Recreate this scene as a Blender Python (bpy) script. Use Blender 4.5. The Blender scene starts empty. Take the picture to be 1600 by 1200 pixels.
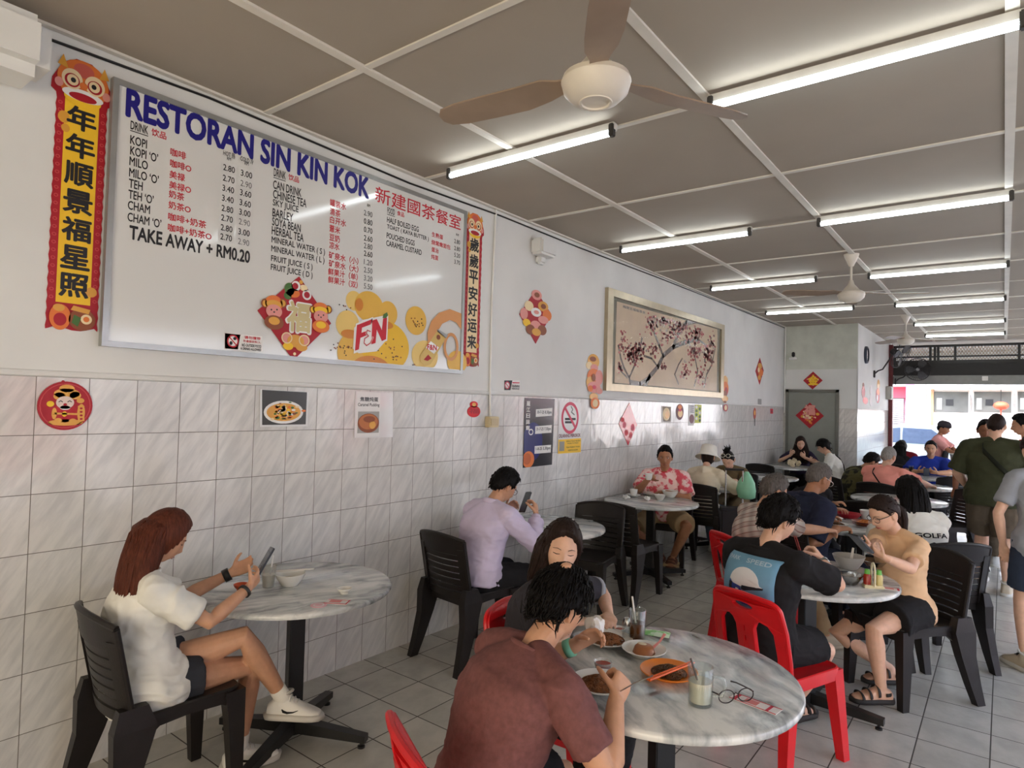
import bpy, bmesh, math, random
import numpy as np
from mathutils import Vector, Matrix, noise as mnoise

SC = bpy.context.scene
COL = SC.collection
random.seed(7)
RNG = np.random.default_rng(7)

# ------------------------------------------------------------------ camera
FPX, YAW, PITCH, ROLL = 1002.2, math.radians(37.529), math.radians(1.716), math.radians(1.518)
CAM = np.array([3.2446, 0.0, 1.6638])
_f = np.array([-math.sin(YAW)*math.cos(PITCH), math.cos(YAW)*math.cos(PITCH), math.sin(PITCH)])
_r0 = np.array([math.cos(YAW), math.sin(YAW), 0.0]); _u0 = np.cross(_r0, _f)
_r = math.cos(ROLL)*_r0 + math.sin(ROLL)*_u0
_u = -math.sin(ROLL)*_r0 + math.cos(ROLL)*_u0
cd = bpy.data.cameras.new('camera'); cam = bpy.data.objects.new('camera', cd); COL.objects.link(cam)
cd.sensor_width = 36.0; cd.sensor_fit = 'HORIZONTAL'; cd.lens = FPX*36.0/1600.0
cd.clip_start = 0.05; cd.clip_end = 200
mw = Matrix(((_r[0], _u[0], -_f[0], CAM[0]), (_r[1], _u[1], -_f[1], CAM[1]), (_r[2], _u[2], -_f[2], CAM[2]), (0, 0, 0, 1)))
cam.matrix_world = mw
SC.camera = cam

# ------------------------------------------------------------------ world, sun, daylight
w = bpy.data.worlds.new('sky'); SC.world = w; w.use_nodes = True
wn = w.node_tree.nodes; wn.clear()
wo = wn.new('ShaderNodeOutputWorld'); bg = wn.new('ShaderNodeBackground'); sk = wn.new('ShaderNodeTexSky')
sk.sky_type = 'NISHITA'; sk.sun_disc = False; sk.sun_elevation = math.radians(55); sk.sun_rotation = math.radians(200)
sk.dust_density = 3.0; sk.air_density = 1.0
bg.inputs[1].default_value = 2.0
w.node_tree.links.new(sk.outputs[0], bg.inputs[0]); w.node_tree.links.new(bg.outputs[0], wo.inputs[0])

def lamp(name, kind, loc, rot, energy, color=(1, 1, 1), **kw):
    l = bpy.data.lights.new(name, kind); l.energy = energy; l.color = color
    for k, v in kw.items():
        if k == 'portal': l.cycles.is_portal = v
        else: setattr(l, k, v)
    o = bpy.data.objects.new(name, l); COL.objects.link(o); o.location = loc; o.rotation_euler = rot
    return o
lamp('sun', 'SUN', (3, -4, 12), (math.radians(38), 0, math.radians(22)), 2.2, (1.0, 0.95, 0.86), angle=0.02)
# daylight reaches in by the open sides of the corner shop: portals that only guide the sky's own light
for n_, (ya, yb_) in enumerate(((-.5, 1.9), (2.35, 5.3), (5.7, 8.7), (9.1, 12.1), (12.5, 15.6))):
    lamp('side_opening', 'AREA', (6.5, (ya+yb_)/2, 1.27), (0, math.radians(90), 0), 1, shape='RECTANGLE', size=2.5, size_y=yb_-ya, portal=True)
lamp('front_opening', 'AREA', (3.8, 16.7, 1.15), (math.radians(-90), 0, 0), 1, shape='RECTANGLE', size=5.1, size_y=2.3, portal=True)
lamp('rear_fill', 'AREA', (3.6, -3.7, 1.25), (math.radians(88), 0, 0), 150, (1.0, 0.86, 0.66), shape='RECTANGLE', size=4.5, size_y=2.2)  # warm fill lamp added in front of the closed rear wall

SC.view_settings.view_transform = 'Standard'
SC.view_settings.look = 'None'
SC.view_settings.exposure = 0.20
SC.view_settings.gamma = 1.0
SC.view_settings.use_curve_mapping = False
SC.cycles.use_denoising = True
SC.cycles.max_bounces = 7; SC.cycles.diffuse_bounces = 4; SC.cycles.glossy_bounces = 3
SC.cycles.transmission_bounces = 6; SC.cycles.transparent_max_bounces = 6
SC.cycles.sample_clamp_indirect = 6.0
SC.cycles.caustics_reflective = False; SC.cycles.caustics_refractive = False

# ------------------------------------------------------------------ photo measurements -> places
def ray(u, v): return _f + _r*(u-800)/FPX - _u*(v-600)/FPX
def onX(u, v, X=0.0):
    t = ray(u, v); return CAM + t*((X-CAM[0])/t[0])
def onY(u, v, Y):
    t = ray(u, v); return CAM + t*(Y/t[1])
def onZ(u, v, Z=0.0):
    t = ray(u, v); return CAM + t*((Z-CAM[2])/t[2])

# ------------------------------------------------------------------ materials
def lin(c):
    c = [x/255.0 for x in c[:3]]
    return tuple((x/12.92 if x <= .04045 else ((x+.055)/1.055)**2.4) for x in c) + (1.0,)
MATS = {}
def M(name, rgb=(200, 200, 200), rough=.5, metal=0.0, var=.08, vscale=9.0, bump=0.0, bscale=60.0, coat=0.0, spec=.5,
      trans=0.0, ior=1.45, emit=None, stretch=(1, 1, 1), rgb2=None, alpha=1.0, sss=0.0, sharp=None):
    """procedural material: colour varied by noise, optional bump"""
    if name in MATS: return MATS[name]
    m = bpy.data.materials.new(name); m.use_nodes = True; nt = m.node_tree; n = nt.nodes
    b = n['Principled BSDF']; L = nt.links.new
    b.inputs['Roughness'].default_value = rough; b.inputs['Metallic'].default_value = metal
    b.inputs['Specular IOR Level'].default_value = spec; b.inputs['IOR'].default_value = ior
    b.inputs['Transmission Weight'].default_value = trans; b.inputs['Coat Weight'].default_value = coat
    b.inputs['Coat Roughness'].default_value = .08; b.inputs['Alpha'].default_value = alpha
    tc = n.new('ShaderNodeTexCoord'); mp = n.new('ShaderNodeMapping'); mp.inputs['Scale'].default_value = stretch
    L(tc.outputs['Object'], mp.inputs[0])
    nz = n.new('ShaderNodeTexNoise'); nz.inputs['Scale'].default_value = vscale; nz.inputs['Detail'].default_value = 4
    L(mp.outputs[0], nz.inputs[0])
    cr = n.new('ShaderNodeValToRGB'); c = lin(rgb)
    c2 = lin(rgb2) if rgb2 else tuple(min(1, x*(1+var)) for x in c[:3])+(1,)
    c1 = c if rgb2 else tuple(x*(1-var) for x in c[:3])+(1,)
    lo, hi = sharp if sharp else (.3, .7)
    cr.color_ramp.elements[0].position = lo; cr.color_ramp.elements[1].position = hi
    cr.color_ramp.elements[0].color = c1; cr.color_ramp.elements[1].color = c2
    L(nz.outputs[0], cr.inputs[0]); L(cr.outputs[0], b.inputs['Base Color'])
    if sss: b.inputs['Subsurface Weight'].default_value = sss; b.inputs['Subsurface Radius'].default_value = (.012, .005, .003); b.inputs['Subsurface Scale'].default_value = 1.0
    if bump:
        bz = n.new('ShaderNodeTexNoise'); bz.inputs['Scale'].default_value = bscale; bz.inputs['Detail'].default_value = 3
        L(mp.outputs[0], bz.inputs[0])
        bp = n.new('ShaderNodeBump'); bp.inputs['Strength'].default_value = bump; bp.inputs['Distance'].default_value = .01
        L(bz.outputs[0], bp.inputs['Height']); L(bp.outputs[0], b.inputs['Normal'])
    if emit:
        b.inputs['Emission Color'].default_value = lin(emit[0]); b.inputs['Emission Strength'].default_value = emit[1]
    MATS[name] = m
    return m

# ------------------------------------------------------------------ mesh building
class MB:
    """collects shapes (with material slots) and links them as ONE mesh object"""
    def __init__(s): s.v = []; s.f = []; s.mi = []; s.n = 0; s.slots = []
    def slot(s, mat):
        if mat is None: return 0
        if mat not in s.slots: s.slots.append(mat)
        return s.slots.index(mat)
    def add(s, V, F, mat=None, T=None):
        V = np.asarray(V, float).reshape(-1, 3)
        if T is not None: V = V @ T[:3, :3].T + T[:3, 3]
        k = s.slot(mat); s.v.append(V)
        for f in F: s.f.append([i+s.n for i in f]); s.mi.append(k)
        s.n += len(V)
        return s
    def box(s, c, sz, mat=None, T=None, bev=0.0, rz=0.0, R=None):
        h = np.array(sz)/2.0
        if bev:
            bm = bmesh.new(); bmesh.ops.create_cube(bm, size=1.0)
            for v in bm.verts: v.co = Vector((v.co.x*sz[0], v.co.y*sz[1], v.co.z*sz[2]))
            bmesh.ops.bevel(bm, geom=list(bm.edges), offset=bev, segments=2, affect='EDGES')
            V = np.array([v.co[:] for v in bm.verts]); bm.verts.index_update(); F = [[v.index for v in f.verts] for f in bm.faces]; bm.free()
        else:
            V = np.array([[x, y, z] for x in (-1, 1) for y in (-1, 1) for z in (-1, 1)])*h
            F = [[0, 1, 3, 2], [4, 6, 7, 5], [0, 4, 5, 1], [2, 3, 7, 6], [0, 2, 6, 4], [1, 5, 7, 3]]
        if rz: V = V @ rotz(rz).T
        if R is not None: V = V @ np.asarray(R).T
        return s.add(V+np.array(c), F, mat, T)
    def hexa(s, A, B, mat=None, T=None):
        """prism between two 4-point loops"""
        V = np.vstack([A, B]); F = [[3, 2, 1, 0], [4, 5, 6, 7]]+[[i, (i+1) % 4, 4+(i+1) % 4, 4+i] for i in range(4)]
        return s.add(V, F, mat, T)
    def tube(s, pts, rad, mat=None, n=10, T=None, up=None, cap=True):
        V, F = tube(pts, rad, n, up, cap); return s.add(V, F, mat, T)
    def lathe(s, prof, mat=None, n=32, T=None, closed=False):
        V = []; F = []; m = len(prof)
        for i in range(n):
            a = 2*math.pi*i/n
            for r, z in prof: V.append((r*math.cos(a), r*math.sin(a), z))
        for i in range(n):
            j = (i+1) % n
            for k in range(m-1 if not closed else m):
                l = (k+1) % m
                F.append([i*m+k, j*m+k, j*m+l, i*m+l])
        return s.add(V, F, mat, T)
    def ell(s, c, r, mat=None, n=14, m=10, T=None, R=None):
        V = []; F = []
        for i in range(m+1):
            p = math.pi*i/m
            for j in range(n):
                a = 2*math.pi*j/n
                V.append((math.sin(p)*math.cos(a), math.sin(p)*math.sin(a), math.cos(p)))
        for i in range(m):
            for j in range(n): F.append([i*n+j, (i+1)*n+j, (i+1)*n+(j+1) % n, i*n+(j+1) % n])
        V = np.array(V)*np.array(r)
        if R is not None: V = V @ np.asarray(R).T
        return s.add(V+np.array(c), F, mat, T)
    def poly(s, P2, x0, x1, frame, mat=None):
        """polygon P2 in the (a,b) plane of frame=(origin, A, B, N), extruded from x0 to x1 along N"""
        o, A, B, N = frame; P2 = np.asarray(P2, float); k = len(P2)
        base = o+np.outer(P2[:, 0], A)+np.outer(P2[:, 1], B)
        V = np.vstack([base+N*x0, base+N*x1])
        F = [list(range(k))[::-1], list(range(k, 2*k))]+[[i, (i+1) % k, k+(i+1) % k, k+i] for i in range(k)]
        return s.add(V, F, mat)
    def build(s, name, parent=None, mat=None, smooth=None, loc=None):
        me = bpy.data.meshes.new(name)
        V = np.vstack(s.v) if s.v else np.zeros((0, 3))
        if loc is not None: V = V-np.array(loc)
        me.from_pydata(V.tolist(), [], s.f)
        for m in ([mat] if mat else s.slots): me.materials.append(m)
        if not mat and len(s.slots) > 1: me.polygons.foreach_set('material_index', s.mi)
        bm = bmesh.new(); bm.from_mesh(me); bmesh.ops.recalc_face_normals(bm, faces=bm.faces); bm.to_mesh(me); bm.free()
        if smooth is not None:
            me.polygons.foreach_set('use_smooth', [True]*len(me.polygons))
            me.set_sharp_from_angle(angle=math.radians(smooth))
        me.update()
        o = bpy.data.objects.new(name, me); COL.objects.link(o)
        if parent: o.parent = parent
        elif loc is not None: o.location = loc
        return o

def rotz(a): return np.array([[math.cos(a), -math.sin(a), 0], [math.sin(a), math.cos(a), 0], [0, 0, 1]])
def rotx(a): return np.array([[1, 0, 0], [0, math.cos(a), -math.sin(a)], [0, math.sin(a), math.cos(a)]])
def roty(a): return np.array([[math.cos(a), 0, math.sin(a)], [0, 1, 0], [-math.sin(a), 0, math.cos(a)]])
def TM(R=None, t=(0, 0, 0)):
    T = np.eye(4)
    if R is not None: T[:3, :3] = R
    T[:3, 3] = t
    return T
def nrm(v): v = np.asarray(v, float); return v/(np.linalg.norm(v)+1e-12)
def tube(pts, rad, n=10, up=None, cap=True):
    pts = np.asarray(pts, float); k = len(pts)
    rad = np.asarray(rad, float)
    if rad.ndim == 0: rad = np.full(k, float(rad))
    if rad.ndim == 1: rad = np.stack([rad, rad], 1)
    tg = np.gradient(pts, axis=0); tg = np.array([nrm(t) for t in tg])
    u = np.array(up, float) if up is not None else (np.array([0, 0, 1.]) if abs(tg[0][2]) < .9 else np.array([0, 1., 0]))
    V = []; a = np.linspace(0, 2*np.pi, n, endpoint=False); ca, sa = np.cos(a), np.sin(a)
    side = None
    for i in range(k):
        sd = np.cross(tg[i], u) if side is None or up is not None else side-tg[i]*(side@tg[i])
        if np.linalg.norm(sd) < 1e-6: sd = side if side is not None else np.cross(tg[i], [1, .3, .2])
        sd = nrm(sd); side = sd; w = np.cross(sd, tg[i])
        V.append(pts[i]+np.outer(ca*rad[i, 0], sd)+np.outer(sa*rad[i, 1], w))
    V = np.vstack(V); F = []
    for i in range(k-1):
        for j in range(n): F.append([i*n+j, i*n+(j+1) % n, (i+1)*n+(j+1) % n, (i+1)*n+j])
    if cap:
        F.append(list(range(n))[::-1]); F.append([(k-1)*n+j for j in range(n)])
    return V, F

def finish(o, label=None, cat=None, group=None, kind=None):
    if label: o['label'] = label
    if cat: o['category'] = cat
    if group: o['group'] = group
    if kind: o['kind'] = kind
    return o
def empty(name, loc=(0, 0, 0), rz=0.0, label=None, cat=None, group=None):
    o = bpy.data.objects.new(name, None); COL.objects.link(o); o.location = loc; o.rotation_euler = (0, 0, rz)
    o.empty_display_size = .1
    return finish(o, label, cat, group)
def dup(root, loc, rz, label, group=None, scale=None):
    r = root.copy(); COL.objects.link(r); r.location = loc; r.rotation_euler = (0, 0, rz); r['label'] = label
    if group: r['group'] = group
    if scale: r.scale = scale
    for ch in list(root.children):
        c = ch.copy(); COL.objects.link(c); c.parent = r
        for g in list(ch.children):
            d = g.copy(); COL.objects.link(d); d.parent = c
    return r
def curve_fill(splines, thick, bevel=0.0):
    """flat shape with holes (list of closed 2D outlines) -> (V,F) lying in XY, thickness along Z"""
    cu = bpy.data.curves.new('tmp', 'CURVE'); cu.dimensions = '2D'; cu.fill_mode = 'BOTH'; cu.extrude = thick/2
    cu.bevel_depth = bevel; cu.bevel_resolution = 1
    for P in splines:
        sp = cu.splines.new('POLY'); sp.points.add(len(P)-1); sp.use_cyclic_u = True
        for q, p in zip(sp.points, P): q.co = (p[0], p[1], 0, 1)
    return _curve_mesh(cu)
def _curve_mesh(cu):
    o = bpy.data.objects.new('tmp', cu); COL.objects.link(o)
    dg = bpy.context.evaluated_depsgraph_get(); ev = o.evaluated_get(dg); me = ev.to_mesh()
    V = np.zeros(len(me.vertices)*3); me.vertices.foreach_get('co', V); V = V.reshape(-1, 3)
    F = [list(p.vertices) for p in me.polygons]
    ev.to_mesh_clear(); bpy.data.objects.remove(o); bpy.data.curves.remove(cu)
    return V, F
def glyphs(txt, bold=0.0):
    """text outlines -> (V,F) with V in XY, normalised so the ink box starts at 0,0; returns also w,h"""
    cu = bpy.data.curves.new('tmp', 'FONT'); cu.body = txt; cu.size = 1.0; cu.offset = bold; cu.resolution_u = 3
    V, F = _curve_mesh(cu)
    if not len(V): return V, F, 1, 1
    V[:, 0] -= V[:, 0].min(); V[:, 1] -= V[:, 1].min()
    return V, F, V[:, 0].max(), V[:, 1].max()
def rrect(w, h, r, n=5, c=(0, 0)):
    P = []
    for cx, cy, a0 in ((w/2-r, h/2-r, 0), (-w/2+r, h/2-r, 90), (-w/2+r, -h/2+r, 180), (w/2-r, -h/2+r, 270)):
        for i in range(n+1):
            a = math.radians(a0+90*i/n); P.append((c[0]+cx+r*math.cos(a), c[1]+cy+r*math.sin(a)))
    return P
def oval(w, h, n=28, c=(0, 0), ph=0.0):
    return [(c[0]+w*math.cos(2*math.pi*i/n+ph), c[1]+h*math.sin(2*math.pi*i/n+ph)) for i in range(n)]
# ------------------------------------------------------------------ setting
def node_mat(name):
    m = bpy.data.materials.new(name); m.use_nodes = True
    return m, m.node_tree.nodes, m.node_tree.links.new, m.node_tree.nodes['Principled BSDF']
def tiles(name, axes, off, size, mortar, rgb, rgb2, grout, rough, vein=.5, veindir=(1, 1, 1), wav=.05, colvar=.04, spec=.5):
    """glazed tiles: brick grid on two object axes, marbled glaze shifted from tile to tile"""
    m, n, L, b = node_mat(name)
    tc = n.new('ShaderNodeTexCoord'); sx = n.new('ShaderNodeSeparateXYZ'); L(tc.outputs['Object'], sx.inputs[0])
    cb = n.new('ShaderNodeCombineXYZ'); L(sx.outputs[axes[0]], cb.inputs[0]); L(sx.outputs[axes[1]], cb.inputs[1])
    ad = n.new('ShaderNodeVectorMath'); ad.operation = 'ADD'; ad.inputs[1].default_value = (-off[0], -off[1], 0); L(cb.outputs[0], ad.inputs[0])
    br = n.new('ShaderNodeTexBrick'); br.offset = 0; br.squash = 1
    br.inputs['Scale'].default_value = 1; br.inputs['Brick Width'].default_value = size[0]; br.inputs['Row Height'].default_value = size[1]
    br.inputs['Mortar Size'].default_value = mortar; br.inputs['Mortar Smooth'].default_value = .1
    br.inputs['Color1'].default_value = (0, 0, 0, 1); br.inputs['Color2'].default_value = (1, 1, 1, 1); br.inputs['Mortar'].default_value = (.5, .5, .5, 1)
    L(ad.outputs[0], br.inputs[0])
    # per tile shift of the veins
    sc = n.new('ShaderNodeVectorMath'); sc.operation = 'SCALE'; sc.inputs['Scale'].default_value = 3.7; L(br.outputs['Color'], sc.inputs[0])
    ad2 = n.new('ShaderNodeVectorMath'); ad2.operation = 'ADD'; L(ad.outputs[0], ad2.inputs[0]); L(sc.outputs[0], ad2.inputs[1])
    mp = n.new('ShaderNodeMapping'); mp.vector_type = 'TEXTURE'; mp.inputs['Rotation'].default_value = (0, 0, math.radians(veindir[0])); mp.inputs['Scale'].default_value = (1/veindir[1], 1/veindir[2], 1); L(ad2.outputs[0], mp.inputs[0])
    nz = n.new('ShaderNodeTexNoise'); nz.inputs['Scale'].default_value = 1.0; nz.inputs['Detail'].default_value = 5; nz.inputs['Roughness'].default_value = .6; L(mp.outputs[0], nz.inputs[0])
    cr = n.new('ShaderNodeValToRGB'); cr.color_ramp.elements[0].position = .36; cr.color_ramp.elements[1].position = .62
    cr.color_ramp.elements[0].color = lin(rgb2); cr.color_ramp.elements[1].color = lin(rgb); L(nz.outputs[0], cr.inputs[0])
    mv = n.new('ShaderNodeMix'); mv.data_type = 'RGBA'; mv.blend_type = 'MULTIPLY'; mv.inputs[0].default_value = 1
    vr = n.new('ShaderNodeMapRange'); vr.inputs[3].default_value = 1-colvar; vr.inputs[4].default_value = 1.0; L(br.outputs['Color'], vr.inputs[0])
    L(cr.outputs[0], mv.inputs[6]); L(vr.outputs[0], mv.inputs[7])
    mx = n.new('ShaderNodeMix'); mx.data_type = 'RGBA'; L(br.outputs['Fac'], mx.inputs[0]); L(mv.outputs[2], mx.inputs[6]); mx.inputs[7].default_value = lin(grout)
    L(mx.outputs[2], b.inputs['Base Color'])
    rr = n.new('ShaderNodeMapRange'); rr.inputs[3].default_value = rough; rr.inputs[4].default_value = .8; L(br.outputs['Fac'], rr.inputs[0]); L(rr.outputs[0], b.inputs['Roughness'])
    b.inputs['Specular IOR Level'].default_value = spec
    # glaze waviness and sunk joints
    wz = n.new('ShaderNodeTexNoise'); wz.inputs['Scale'].default_value = 9; wz.inputs['Detail'].default_value = 2; L(ad2.outputs[0], wz.inputs[0])
    b1 = n.new('ShaderNodeBump'); b1.inputs['Strength'].default_value = wav; b1.inputs['Distance'].default_value = .02; L(wz.outputs[0], b1.inputs['Height'])
    iv = n.new('ShaderNodeMath'); iv.operation = 'SUBTRACT'; iv.inputs[0].default_value = 1; L(br.outputs['Fac'], iv.inputs[1])
    b2 = n.new('ShaderNodeBump'); b2.inputs['Strength'].default_value = .5; b2.inputs['Distance'].default_value = .002; L(iv.outputs[0], b2.inputs['Height']); L(b1.outputs[0], b2.inputs['Normal'])
    L(b2.outputs[0], b.inputs['Normal'])
    return m
H = 3.2196; TT = 1.7245
WTILE = tiles('wall_tile', (1, 2), (.9252, TT-.2491*8), (.2, .2491), .0016, (220, 217, 212), (202, 200, 197), (108, 102, 94), .10, veindir=(58, 5, 26), wav=.10, colvar=.05)
WTILE_X = tiles('wall_tile_far', (0, 2), (.02, TT-.2491*8), (.2, .2491), .0016, (222, 219, 214), (198, 195, 192), (160, 154, 146), .12, veindir=(58, 5, 26), wav=.08, colvar=.05)
FTILE = tiles('floor_tile', (0, 1), (.1942-.3*6, 2.147-.3*30), (.3, .3), .0032, (196, 192, 182), (180, 177, 168), (62, 57, 50), .24, veindir=(20, 7, 5), wav=.035, colvar=.09)
PLASTER = M('plaster', (224, 224, 220), .72, var=.06, vscale=1.6, bump=.30, bscale=6)
PLASTER_OLD = M('plaster_patched', (205, 208, 196), .75, var=.09, vscale=5, bump=.25, bscale=9)
CEIL = M('ceiling_board', (166, 156, 142), .8, var=.05, vscale=1.3, bump=.05, bscale=25)
BATTEN = M('batten_paint', (224, 219, 208), .6, var=.06, vscale=6)
WHITE = M('white_paint', (232, 231, 226), .5, var=.04)
BLACK = M('black_plastic', (34, 30, 29), .42, var=.15, vscale=14, spec=.5)
BLKMET = M('black_metal', (24, 23, 23), .38, var=.2, vscale=20)
def frame_at(o, A, B): A = nrm(A); B = nrm(B); return (np.array(o, float), A, B, np.cross(A, B))
WX = (np.zeros(3), np.array([0, 1., 0]), np.array([0, 0, 1.]), np.array([1., 0, 0]))     # left wall: a = Y, b = Z, out = X

def slab(name, boxes, mat=None, kind='structure'):
    b = MB()
    for lo, hi, m in boxes:
        lo = np.array(lo, float); hi = np.array(hi, float); b.box((lo+hi)/2, hi-lo, m)
    return finish(b.build(name, None, mat), kind=kind)
Y0, Y1, X1 = -4.0, 16.4, 6.4
slab('floor', [((-.2, Y0-.2, -.12), (X1+.2, 20.0, 0), FTILE)])
slab('ceiling', [((-.2, Y0-.2, H), (X1+.3, 19.6, H+.15), CEIL)])
slab('wall_left', [((-.2, Y0-.2, 0), (-.006, 12.8, H), PLASTER), ((-.006, Y0, TT), (.0, 12.507, H), PLASTER), ((-.006, Y0, 0), (-.001, 12.507, TT), WTILE)])
slab('wall_far', [((-.1, 12.515, 0), (1.20, 12.7, H), PLASTER_OLD), ((0.0, 12.509, 2.42), (1.22, 12.515, H), PLASTER_OLD), ((0.0, 12.507, TT), (1.22, 12.515, 2.42), PLASTER), ((0, 12.509, 0), (1.215, 12.515, TT), WTILE_X)])
slab('wall_inner', [((1.05, 12.52, 0), (1.212, 16.4, H), PLASTER), ((1.212, 12.507, TT), (1.222, 16.4, H), PLASTER), ((1.212, 12.509, 0), (1.22, 16.4, TT), WTILE)])
slab('wall_rear', [((-.2, Y0-.2, 0), (X1+.2, Y0, H), PLASTER)])
slab('wall_right', [((X1, a, 0), (X1+.2, c, H), PLASTER) for a, c in ((Y0, -.5), (1.9, 2.35), (5.3, 5.7), (8.7, 9.1), (12.1, 12.5), (15.6, 16.4))]+[((X1, Y0, 2.55), (X1+.2, Y1, H), PLASTER)])
slab('wall_front', [((1.05, 16.4, 0), (1.235, 16.62, H), PLASTER)])
# ceiling boards joints
k = 0
cei = bpy.data.objects['ceiling']
for x in (.02, .8575, 2.061, 3.265, 4.469, 5.673):
    b = MB(); b.box((x, 6.3, H-.006), (.045 if x > .1 else .03, 19.8, .012), BATTEN); finish(b.build('ceiling_batten', cei))
for i in range(-4, 12):
    y = 1.9066+1.2255*i
    if y > 16.3: continue
    b = MB(); b.box((3.2, y, H-.004), (6.4, .035, .008), BATTEN); finish(b.build('ceiling_batten', cei))
# plaster ledge over the tiles, corner pipes, beam stub
b = MB(); b.tube([(0.0, Y0+.01, TT+.012), (0.0, 4, TT+.016), (0, 12.5, TT+.012)], [[.012, .014]]*3, PLASTER, 8); finish(b.build('trim_1'), kind='structure')
b = MB()
b.box((.13, .6, 3.02), (.27, .52, .25), PLASTER, bev=.05); finish(b.build('trim_2', smooth=40), kind='structure')
b = MB(); b.box((.06, 4.55, 3.02), (.13, .24, .14), PLASTER, bev=.02); b.box((.03, 4.55, 2.92), (.06, .1, .08), PLASTER, bev=.02); finish(b.build('trim_3', smooth=40), kind='structure')
# door
DOORM = M('door_grey', (138, 140, 132), .5, var=.04)
d = empty('door_1', (.485, 12.507, 0)); d['kind'] = 'structure'
fx0, fx1, dz = .045, .93, 2.055
b = MB(); o = np.array([.485, 12.507, 0])
for lo, hi in (((fx0, 12.47, 0), (fx0+.05, 12.515, dz)), ((fx1-.05, 12.47, 0), (fx1, 12.515, dz)), ((fx0, 12.47, dz-.05), (fx1, 12.515, dz))):
    b.box((np.array(lo)+hi)/2-o, np.array(hi)-lo, M('door_frame', (112, 112, 104), .5))
b.build('door_frame', d)
b = MB(); b.box((0, -.012, 1.0), (fx1-fx0-.1, .03, 2.0), DOORM); b.build('door_leaf', d)
b = MB(); b.lathe([(0, 0), (.028, 0), (.03, .02), (.02, .04), (0, .045)], M('knob_steel', (180, 178, 172), .25, 1.0), 16, T=TM(rotx(math.pi/2), (.33, -.027, 1.0))); b.build('door_handle', d, smooth=40)

# ------------------------------------------------------------------ tube lights and fans
TUBE = M('tube_glow', (255, 255, 255), .4, emit=((240, 250, 255), 13.0)); CAPM = M('lamp_cap', (60, 58, 56), .5); FIXT = M('lamp_batten', (206, 204, 198), .45)
def make_light():
    r = empty('tube_light', (0, 0, 3.2), 0, 'x', 'light', 'fluorescent tube lights on the ceiling')
    b = MB(); b.box((0, .012, -.022), (1.23, .042, .044), FIXT, bev=.004); b.build('batten', r)
    b = MB(); b.tube([(-.585, -.005, -.062), (.585, -.005, -.062)], .0145, TUBE, 14); b.build('tube', r, smooth=40)
    for q in (-1, 1):
        b = MB(); b.box((.60*q, -.002, -.045), (.028, .038, .07), CAPM, bev=.005); b.build('end_cap', r)
    return r
L0 = make_light()
LT = [(2.70, 3.03, 'longest lit tube light, at the upper right beyond the near fan'), (.955, 3.03, 'lit tube light directly above the right part of the menu board'),
      (.945, 5.43, 'lit tube light left of the middle fan, near the wall bracket'), (2.68, 5.44, 'lit tube light in the right row, second from the camera'),
      (.955, 7.77, 'lit tube light above the right end of the blossom painting'), (2.67, 7.88, 'lit tube light right of the middle ceiling fan'),
      (.94, 10.14, 'lit tube light in the left row nearest the grey door'), (2.65, 10.16, 'lit tube light just beyond the middle fan, right row'),
      (2.65, 12.51, 'lit tube light second from the street opening'), (2.65, 14.41, 'lit tube light nearest the street opening')]
for i, (x, y, lb) in enumerate(LT):
    if i == 0: L0.location = (x, y, 3.2); L0['label'] = lb
    else: dup(L0, (x, y, 3.2), 0, lb)
for y, lb in ((3.03, 'a'), (5.44, 'b'), (7.88, 'c')): pass
FANW = M('fan_white', (222, 214, 200), .35, var=.05); FANB = M('fan_blade', (150, 130, 112), .4, var=.12, vscale=5)
def make_fan(angs, zb):
    r = empty('ceiling_fan', (0, 0, H), 0, 'x', 'ceiling fan', 'ceiling fans')
    z = zb-H
    b = MB(); b.lathe([(.0, -.0), (.07, -.0), (.062, -.03), (.02, -.12), (.0, -.12)], FANW, 24); b.build('canopy', r, smooth=50)
    b = MB(); b.tube([(0, 0, -.1), (0, 0, z+.1)], .011, FANW, 12); b.build('downrod', r, smooth=50)
    b = MB(); b.lathe([(0, z+.21), (.018, z+.21), (.03, z+.17), (.075, z+.115), (.118, z+.09), (.125, z+.07), (.115, z+.035), (.085, z+.006), (.06, z-.002), (.058, z-.006), (.05, z-.006), (.048, z), (0, z+.001)], FANW, 36); b.build('motor', r, smooth=35)
    for a in angs:
        R = rotz(math.radians(a)); V = []
        xs = [.09, .14, .2, .3, .45, .58, .65, .675]; ws = [.03, .034, .055, .062, .062, .058, .045, .018]
        for x, wd in zip(xs, ws):
            tl = math.radians(13)
            for y, dz_ in ((wd, .003), (-wd, .003), (-wd, -.003), (wd, -.003)): V.append((x, y, z+.085+dz_+y*math.tan(tl)-(.01 if x > .2 else 0)))
        F = [[0, 1, 2, 3]]+[[i*4+j, i*4+(j+1) % 4, i*4+4+(j+1) % 4, i*4+4+j] for i in range(len(xs)-1) for j in range(4)]+[[len(V)-1, len(V)-2, len(V)-3, len(V)-4]]
        b = MB(); b.add(np.array(V) @ R.T, F, FANB); b.build('blade', r, smooth=40)
    return r
f1 = make_fan((188, 60, 305), 2.745); f1.location = (2.085, 1.955, H); f1['label'] = 'large near ceiling fan with brownish blades and a white bowl motor'
f2 = make_fan((22, 218, 100), 2.75); f2.location = (2.045, 7.0, H); f2['label'] = 'middle ceiling fan hanging on a white rod between the tube lights'
f3 = make_fan((15, 135, 255), 2.76); f3.location = (2.0, 11.85, H); f3['label'] = 'farthest ceiling fan, near the street opening'

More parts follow.
